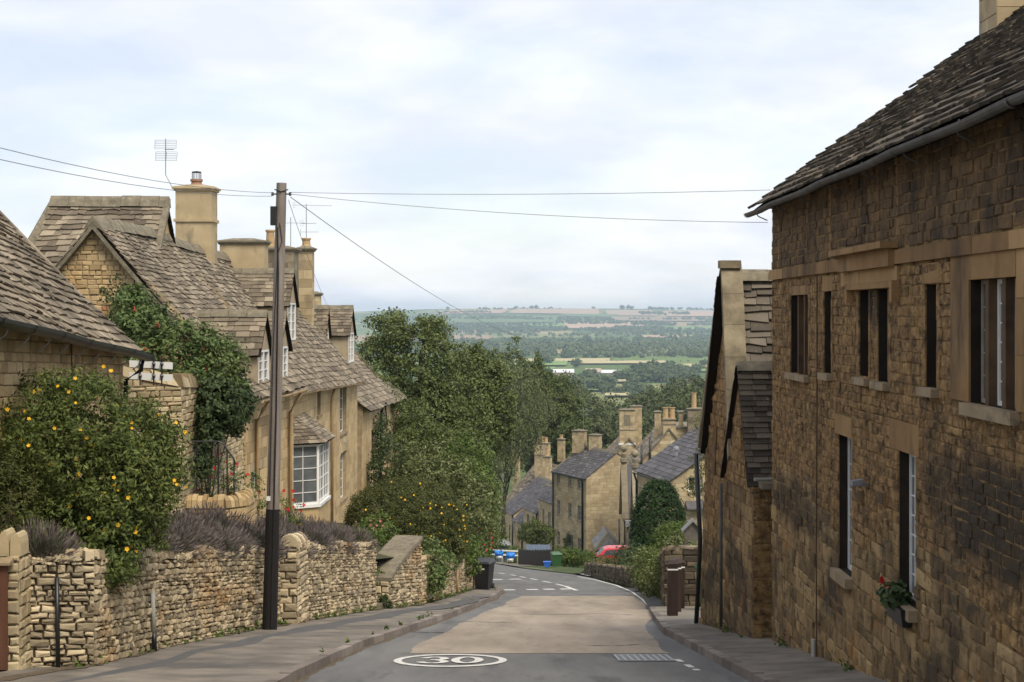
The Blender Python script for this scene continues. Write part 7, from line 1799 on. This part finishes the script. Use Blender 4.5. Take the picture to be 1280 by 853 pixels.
tree_thing('hedgerow_tree', 'olive-green tree with loose top between the sycamore and the birch', [(-1.9, 98, -4.4, 1.5, 1.5, 2.1), (-1.0, 98, -6.2, 1.4, 1.5, 2.4), (-2.3, 98, -7.2, 1.6, 1.5, 2.4), (-2.6, 98, -3.2, 1.1, 1.2, 1.4)], (-3.2, 98, zr(98)), (-1.8, 98, -4.5), .2, 800, 30, .4, .17, 'maple')
# birch with hanging twigs
bl_ = [(1.2, 172, -8.6, 2.0, 2.2, 3.4), (-1.0, 171, -8.0, 2.2, 2.4, 3.2), (2.9, 172, -10.0, 1.3, 1.6, 2.0), (-.6, 171, -12.5, 2.6, 2.4, 2.6), (-1.9, 170, -15.5, 2.2, 2.2, 2.6), (1.5, 171.5, -12.0, 1.5, 1.8, 2.0), (-2.6, 170, -10.5, 1.6, 2.0, 2.6)]
br = thing('weeping_birch', 'tall weeping birch with hanging grey-green twigs above the terrace chimneys', 'tree', (-1.2, 172, zr(172)))
C, D = lump(760, bl_, .8, .2)
Pp, Dd = [], []
for c_, d_ in zip(C, D):
    ln = rng.uniform(1.0, 2.6); n = 30
    t = rng.random(n)
    s = np.array([d_[0], d_[1], 0]) * .5
    p = c_ + s * np.sin(t * 1.6)[:, None] * .9 + np.stack([rng.normal(size=n) * .10, rng.normal(size=n) * .10, -t ** 1.2 * ln], 1)
    Pp.append(p); Dd.append(rng.normal(size=(n, 3)) * .6 + d_ * .5)
Pp, Dd = np.concatenate(Pp), np.concatenate(Dd); q = Pp[:, 2] > -20
Pp, Dd = Pp[q], Dd[q]
leaf_mesh('crown', Pp, Dd, .21, .5, M['birch'], br, T=np.tile([0, 0, -1.0], (len(Pp), 1)))
limb_tree(br, (-1.2, 172, zr(172)), (0, 172, -7), .28, bl_, n=9)
DK = 'dark_tree'
dt = [('broad dark tree filling the bank to the left of the birch top', [(-3.4, 230, -11, 4, 4, 6.5), (-.4, 230, -10.5, 3.6, 4, 6), (-5.5, 230, -14, 4, 4, 6), (-2, 230, -18, 4.5, 4, 6)], (-2.5, 231)),
      ('tall dark tree directly behind the birch', [(3.0, 232, -12, 3.4, 3.4, 5.0), (5.0, 232, -16, 3.4, 3.4, 5.0), (1.0, 232, -16, 3.4, 3.4, 5.5), (3.5, 232, -9.2, 1.8, 2, 2.6)], (3, 233)),
      ('mid-height dark tree stepping down to the right of the birch', [(6.4, 236, -13.2, 2.8, 2.8, 4.6), (7.9, 236, -16.5, 2.8, 2.8, 4.4), (6.0, 236, -20, 3, 3, 4)], (6.6, 237)),
      ('lowest dark tree at the right end of the trees behind the terrace', [(9.3, 244, -18.0, 2.3, 2.6, 3.8), (10.4, 244, -21.5, 2.1, 2.4, 3.2), (8.6, 244, -24, 2.6, 2.6, 3.2)], (9.5, 245))]
for lb, lobes, (x, y) in dt:
    tree_thing(DK, lb, lobes, (x, y, zr(y) - .2), (x, y, lobes[0][2]), .4, 1300, 30, .55, .3, 'maple')
tree_thing('roadside_tree', 'leafy green tree leaning over the bend above the road sign', [(-2.6, 92, -9.0, 1.4, 1.5, 1.6), (-1.9, 93, -10.3, 1.2, 1.4, 1.3), (-3.6, 92, -8.0, 1.5, 1.5, 1.7)], (-3.6, 93, zr(93) + .2), (-2.8, 92, -8.5), .18, 420, 28, .36, .16, 'darkleaf')
tree_thing('roadside_tree', 'bright green ivy-clad tree at the left of the bend below the birch', [(-3.6, 128, -14.2, 1.7, 1.8, 2.2), (-2.5, 129, -16.2, 1.5, 1.5, 1.8), (-4.6, 128, -15.5, 1.5, 1.5, 2.0), (-3.0, 128, -12.2, 1.1, 1.2, 1.4)], (-5.2, 129, zr(129) + .2), (-3.8, 128, -13.5), .2, 460, 28, .42, .2, 'lime')
tree_thing('roadside_tree', 'dark olive tree behind the shrubs left of the bend', [(-4.9, 108, -9.5, 1.7, 1.8, 2.6), (-3.4, 109, -11.5, 1.5, 1.5, 2.4), (-6.3, 108, -9.0, 1.6, 1.8, 2.6)], (-6.2, 108, zr(108) + .2), (-5, 108, -9), .22, 460, 28, .42, .19, 'maple')
# wood below the village: dark trees one can tell apart
GW = 'trees of the dark wood below the village'
LW = 'dark green tree in the wood just below the village roofs'
wt_ = []
for s in range(3):
    lobes = [(rnd.uniform(-3, 3), rnd.uniform(-3, 3), rnd.uniform(7, 13), rnd.uniform(3, 4.5), rnd.uniform(3, 4.5), rnd.uniform(3, 4.5)) for _ in range(6)] + [(0, 0, 14, 3.5, 3.5, 3.2)]
    wt_.append(tree_thing('wood_tree', LW, lobes, (0, 0, 0), (0, 0, 11), .45, 620, 18, .9, .5, 'wood_near', group=GW, nl=5))
tree = {}
for c_ in bpy.data.objects:
    if c_.parent: tree.setdefault(c_.parent.name, []).append(c_)
first = [True] * 3
def plant(X, Y, s, k, kd=None, z=None):
    o = wt_[k] if first[k] else dup(wt_[k], (0, 0, 0), kd=tree)
    first[k] = False
    o.location = (X, Y, (zr(Y) if z is None else z) - .6); o.rotation_euler = (0, 0, rnd.uniform(0, 6.2)); o.scale = (s * rnd.uniform(.95, 1.15), s * rnd.uniform(.95, 1.15), s)
for i, (px, top, Y) in enumerate([(690, 478, 420), (712, 482, 430), (735, 496, 400), (752, 500, 420), (670, 472, 470), (700, 470, 540), (728, 490, 480), (748, 510, 360), (770, 503, 430), (792, 500, 470), (810, 492, 440), (830, 482, 460), (850, 478, 420), (868, 476, 450), (885, 470, 480), (842, 492, 380), (862, 496, 360), (818, 505, 350), (795, 512, 380), (880, 490, 340), (900, 474, 400), (920, 470, 420), (735, 520, 330), (650, 476, 600), (640, 470, 660), (660, 490, 420), (760, 515, 330), (715, 500, 350), (690, 498, 360)]):
    zt = (HOR - top) * Y / F
    h = max(9.0, min(26, zt - zr(Y)))
    plant((px - 640) * Y / F, Y, h / 17.0, i % 3, z=zt - h + .6)

# ------------------------------------------------------------------ the valley: hedgerow trees, woods, sheds, fields
GV = 'hedgerow trees in the distant valley'
LV = 'hazy green tree among the distant valley fields'
vt = []
for s in range(3):
    lobes = [(rnd.uniform(-3.5, 3.5), rnd.uniform(-3.5, 3.5), rnd.uniform(4, 9), rnd.uniform(3, 4.5), rnd.uniform(3, 4.5), rnd.uniform(2.5, 4)) for _ in range(6)]
    root = thing('valley_tree', LV, 'tree', (0, 0, 0), GV)
    Pp, Dd = clumped(150, 5, lobes, 1.6, .75, .2)
    leaf_mesh('crown', Pp, Dd, 1.9, .8, M['wood_far'], root)
    mb = MB(); mb.tube([(0, 0, -.5), (0, 0, 5)], .5, 6, r1=.3); mb.build('trunk', M['bark'], root)
    vt.append(root)
tree = {}
for c_ in bpy.data.objects:
    if c_.parent: tree.setdefault(c_.parent.name, []).append(c_)
vf = [True] * 3
spots = []
for (pxa, pxb, pya, pyb, n) in ((640, 900, 477, 500, 34), (690, 905, 470, 480, 22), (800, 905, 462, 474, 18), (640, 905, 446, 449, 26), (600, 690, 466, 476, 10), (800, 905, 458, 466, 8), (700, 900, 484, 500, 20)):
    for _ in range(n):
        spots.append((rnd.uniform(pxa, pxb), rnd.uniform(pya, pyb)))
spots += [(684, 455, 1.5), (720, 459, 1.3), (818, 470, 1.5), (760, 484, 1.7), (735, 487, 1.6), (796, 468, 1.5), (812, 478, 1.6)]
for i, sp_ in enumerate(spots):
    p = hillhit(sp_[0], sp_[1]); k = i % 3
    o = vt[k] if vf[k] else dup(vt[k], (0, 0, 0), kd=tree)
    vf[k] = False
    s = rnd.uniform(.75, 1.35) * (sp_[2] if len(sp_) > 2 else 1)
    o.location = (p.x, p.y, p.z - .8); o.rotation_euler = (0, 0, rnd.uniform(0, 6)); o.scale = (s * rnd.uniform(.9, 1.3), s, s * rnd.uniform(.85, 1.05))
def woods(name, bands, per, leaf, m, hgt):
    Pp, Dd, S = [], [], []
    for (x0, x1, y0, y1, n) in bands:
        for _ in range(n):
            X, Y = rnd.uniform(x0, x1), rnd.uniform(y0, y1); h = hgt * rnd.uniform(.7, 1.25); r = h * rnd.uniform(.4, .6)
            d = unit(per); d[:, 2] = np.abs(d[:, 2])
            z = zr(Y) + (0 if Y < 6500 else (Y - 6500) / 3500 * (13 * math.sin(X * .0016 + 1.1) + 4 * math.sin(X * .0041 + Y * .001)))
            Pp.append(np.array([X, Y, z - .5 + h * .35]) + d * np.array([r, r, h * .65]) * rng.uniform(.75, 1, (per, 1))); Dd.append(d + rng.normal(size=(per, 3)) * .2)
    Pp, Dd = np.concatenate(Pp), np.concatenate(Dd)
    return tag(leaf_mesh(name, Pp, Dd, leaf, .9, M[m]), kind='stuff')
woods('valley_woodland', [(-420, 700, 2850, 3500, 700), (-300, 620, 3500, 4400, 900)] + [(rnd.uniform(-500, 500), rnd.uniform(560, 1000), y, y + 40, 45) for y in (4650, 4900, 5200, 5450)], 30, 6.0, 'wood_far', 14)
woods('hedgerows', [(-700, 800, y, y + 8, 150) for y in (1640, 2050, 2620)] + [(x, x + 8, 1500, 2100, 40) for x in (40, 330)], 12, 2.6, 'wood_far', 3.2)
hb = []
for _ in range(15):
    X, Y = rnd.uniform(-700, 1300), rnd.uniform(5600, 8700); hb.append((X, X + rnd.uniform(150, 600), Y, Y + rnd.uniform(40, 300), 60))
hb += [(200, 700, 7000, 7300, 130), (-500, 100, 5800, 6700, 320), (300, 1300, 5700, 6400, 320), (900, 1400, 7300, 8000, 150), (-800, 1400, 7750, 7790, 120), (-200, 300, 9700, 9850, 40), (850, 1350, 9750, 9950, 70)]
woods('hill_woodland', hb, 20, 9.0, 'wood_far', 14)
for k, (px, s) in enumerate([(645, 1.4), (664, 1.6), (671, 1.5), (689, 1.2), (778, 1.7), (785, 1.4), (790, 1.3), (812, 1.3), (655, 1.0), (742, 1.2), (560, 1.2)]):
    Y = 9900; X = (px - 640) * Y / F
    o = dup(vt[k % 3], (X, Y, zr(Y) + (Y - 6500) / 3500 * (13 * math.sin(X * .0016 + 1.1) + 4 * math.sin(X * .0041 + Y * .001)) - 2), rz=k, s=1.6 * s, label='tiny tree on the far skyline ridge', kd=tree)
    o['group'] = 'trees along the far skyline'
# long pale farm sheds
def farm_shed(label, px0, px1, py0, py1, m, pitched=True):
    p = hillhit((px0 + px1) / 2, py1); Y = p.y; x0, x1 = (px0 - 640) * Y / F, (px1 - 640) * Y / F; h = (py1 - py0) * Y / F
    root = thing('farm_shed', label, 'farm shed', (p.x, Y, p.z))
    mb = MB(); mb.box(x0, x1, Y, Y + 22, p.z - 1, p.z + h * .5); mb.build('wall', M['shedwall'], root)
    mb = MB(); mb.poly([(x0 - 1, Y - 1, p.z + h * .5), (x1 + 1, Y - 1, p.z + h * .5), (x1 + 1, Y + 11, p.z + h), (x0 - 1, Y + 11, p.z + h)]); mb.poly([(x0 - 1, Y + 11, p.z + h), (x1 + 1, Y + 11, p.z + h), (x1 + 1, Y + 23, p.z + h * .5), (x0 - 1, Y + 23, p.z + h * .5)]); mb.build('roof', M[m], root)
farm_shed('long white-roofed farm shed, left of the three in the valley', 690, 717, 462, 470, 'shedroof')
farm_shed('pinkish gable-fronted farm shed in the middle of the three in the valley', 733, 751, 461, 470, 'shedwall')
farm_shed('long white-roofed farm shed, right of the three in the valley', 751, 777, 463, 470, 'shedroof')
farm_shed('pale farmhouse roof among trees at the foot of the far hill', 840, 852, 428, 432, 'shedroof')
# particular fields
def field(name, px0, px1, py0, py1, col):
    key = 'fld_%s' % (col,)
    if key not in M: M[key] = mat(name + '_ground', [tuple(c_ * .85 for c_ in col), tuple(c_ * 1.12 for c_ in col)], .05, rough=1)
    a, b = hillhit(px0, py1).y, hillhit(px0, py0).y
    if b - a < 12: b = a + 12
    ys = np.linspace(a, b, 10)
    def zz_(X, Y):
        z = zr(Y) - .12
        if Y > 1200: z += 3.0 * math.sin(X * .0021 + Y * .0011) * math.sin(Y * .0017) * min(1, (Y - 1200) / 1500)
        if Y > 6500: z += (Y - 6500) / 3500 * (13 * math.sin(X * .0016 + 1.1) + 4 * math.sin(X * .0041 + Y * .001))
        return z + (2.5 if Y < 6000 else 5)
    mb = MB(); mb.sheet([[((px0 + (px1 - px0) * k / 8 - 640) * (a + b) / 2 / F + (y - a) * .05, y, zz_((px0 + (px1 - px0) * k / 8 - 640) * (a + b) / 2 / F, y)) for k in range(9)] for y in ys])
    return tag(mb.build(name, M[key]), kind='structure')
STRAW, PINK, GREEN, LIME_ = (.42, .36, .20), (.46, .31, .22), (.12, .175, .06), (.17, .26, .08)
for (nm, a, b, c_, d_, col) in [('stubble_field', 545, 628, 390.5, 395, PINK), ('stubble_field', 634, 742, 389, 394.5, (.42, .30, .21)), ('pasture', 700, 770, 394.6, 398, GREEN), ('stubble_field', 752, 812, 390.5, 396, (.40, .29, .21)), ('stubble_field', 826, 900, 391.5, 396.5, PINK), ('stubble_field', 700, 800, 405, 411, PINK), ('stubble_field', 760, 890, 398, 403, (.30, .22, .15)), ('pasture', 560, 690, 398, 405, GREEN), ('pasture', 600, 700, 406, 411, LIME_), ('pasture', 830, 895, 409, 414, LIME_), ('stubble_field', 800, 890, 420, 423, PINK),
    ('stubble_field', 855, 895, 427, 432, PINK), ('pasture', 640, 705, 453, 458, LIME_), ('stubble_field', 640, 760, 450, 453, STRAW), ('stubble_field', 715, 830, 453, 456, STRAW), ('stubble_field', 825, 880, 457, 461, STRAW), ('pasture', 640, 690, 460, 464, LIME_), ('stubble_field', 760, 790, 477, 480, STRAW), ('stubble_field', 815, 855, 470, 478, (.27, .2, .14)), ('pasture', 725, 760, 487, 491, LIME_), ('stubble_field', 755, 790, 495, 498, STRAW), ('pasture', 830, 890, 463, 466, LIME_)]:
    field(nm, a, b, c_, d_, col)

# weeds in the joint between pavement and walls, and along the kerbs
C_, D_ = [], []
for _ in range(150):
    k_ = rnd.random()
    y = rnd.uniform(18.5, 56); x = WLi(y) + rnd.uniform(.0, .1); z = zr(y) + .16
    if k_ > .88: y = rnd.uniform(18, 30); x = (4.02 if y < 25 else 3.72) - rnd.uniform(0, .06); z = zr(y) + .16
    elif k_ > .78: y = rnd.uniform(19, 56); x = KLi(y) - .16; z = zr(y) + .11
    n = int(rnd.uniform(6, 22)); sp = rnd.uniform(.02, .07)
    C_.append(np.array([x, y, z]) + np.abs(rng.normal(size=(n, 3))) * np.array([sp, sp, sp]) * np.array([1 if k_ < .78 else -1, 1, 1])); D_.append(rng.normal(size=(n, 3)) + np.array([0, 0, .6]))
tag(leaf_mesh('weeds', np.concatenate(C_), np.concatenate(D_), .06, .5, M['lime']), kind='stuff')
# sealed cracks and a trench line across the buff dressing
for i, pts in enumerate(([(476, 787), (500, 789.5), (530, 791), (566, 791)], [(800, 806), (770, 808), (735, 807.5)], [(640, 768), (700, 769), (752, 767.5), (790, 769)], [(560, 778), (590, 777.5), (640, 779)])):
    mb = MB(); q_ = [G(*p) for p in pts]
    for a, b in zip(q_, q_[1:]):
        for t in range(6):
            p0, p1 = a.lerp(b, t / 6), a.lerp(b, (t + 1) / 6); h0 = rnd.uniform(.02, .09)
            mb.poly([(p0.x, p0.y - h0, zr(p0.y - h0) + .0075), (p1.x, p1.y - h0, zr(p1.y - h0) + .0075), (p1.x, p1.y + h0, zr(p1.y + h0) + .0075), (p0.x, p0.y + h0, zr(p0.y + h0) + .0075)])
    tag(mb.build('road_crack', M['patch']), kind='structure')

# ------------------------------------------------------------------ air: the far hills fade to blue
hz = bpy.data.materials.new('haze_air'); hz.use_nodes = True
t = hz.node_tree; t.nodes.clear()
vo = t.nodes.new('ShaderNodeVolumePrincipled'); vo.inputs['Color'].default_value = (.68, .86, 1.0, 1); vo.inputs['Density'].default_value = 9e-5; vo.inputs['Anisotropy'].default_value = .1
mo = t.nodes.new('ShaderNodeOutputMaterial'); t.links.new(vo.outputs[0], mo.inputs['Volume'])
mb = MB(); mb.box(-5600, 5600, -400, 11500, -90, 62)
o = mb.build('haze', hz); tag(o, kind='stuff')
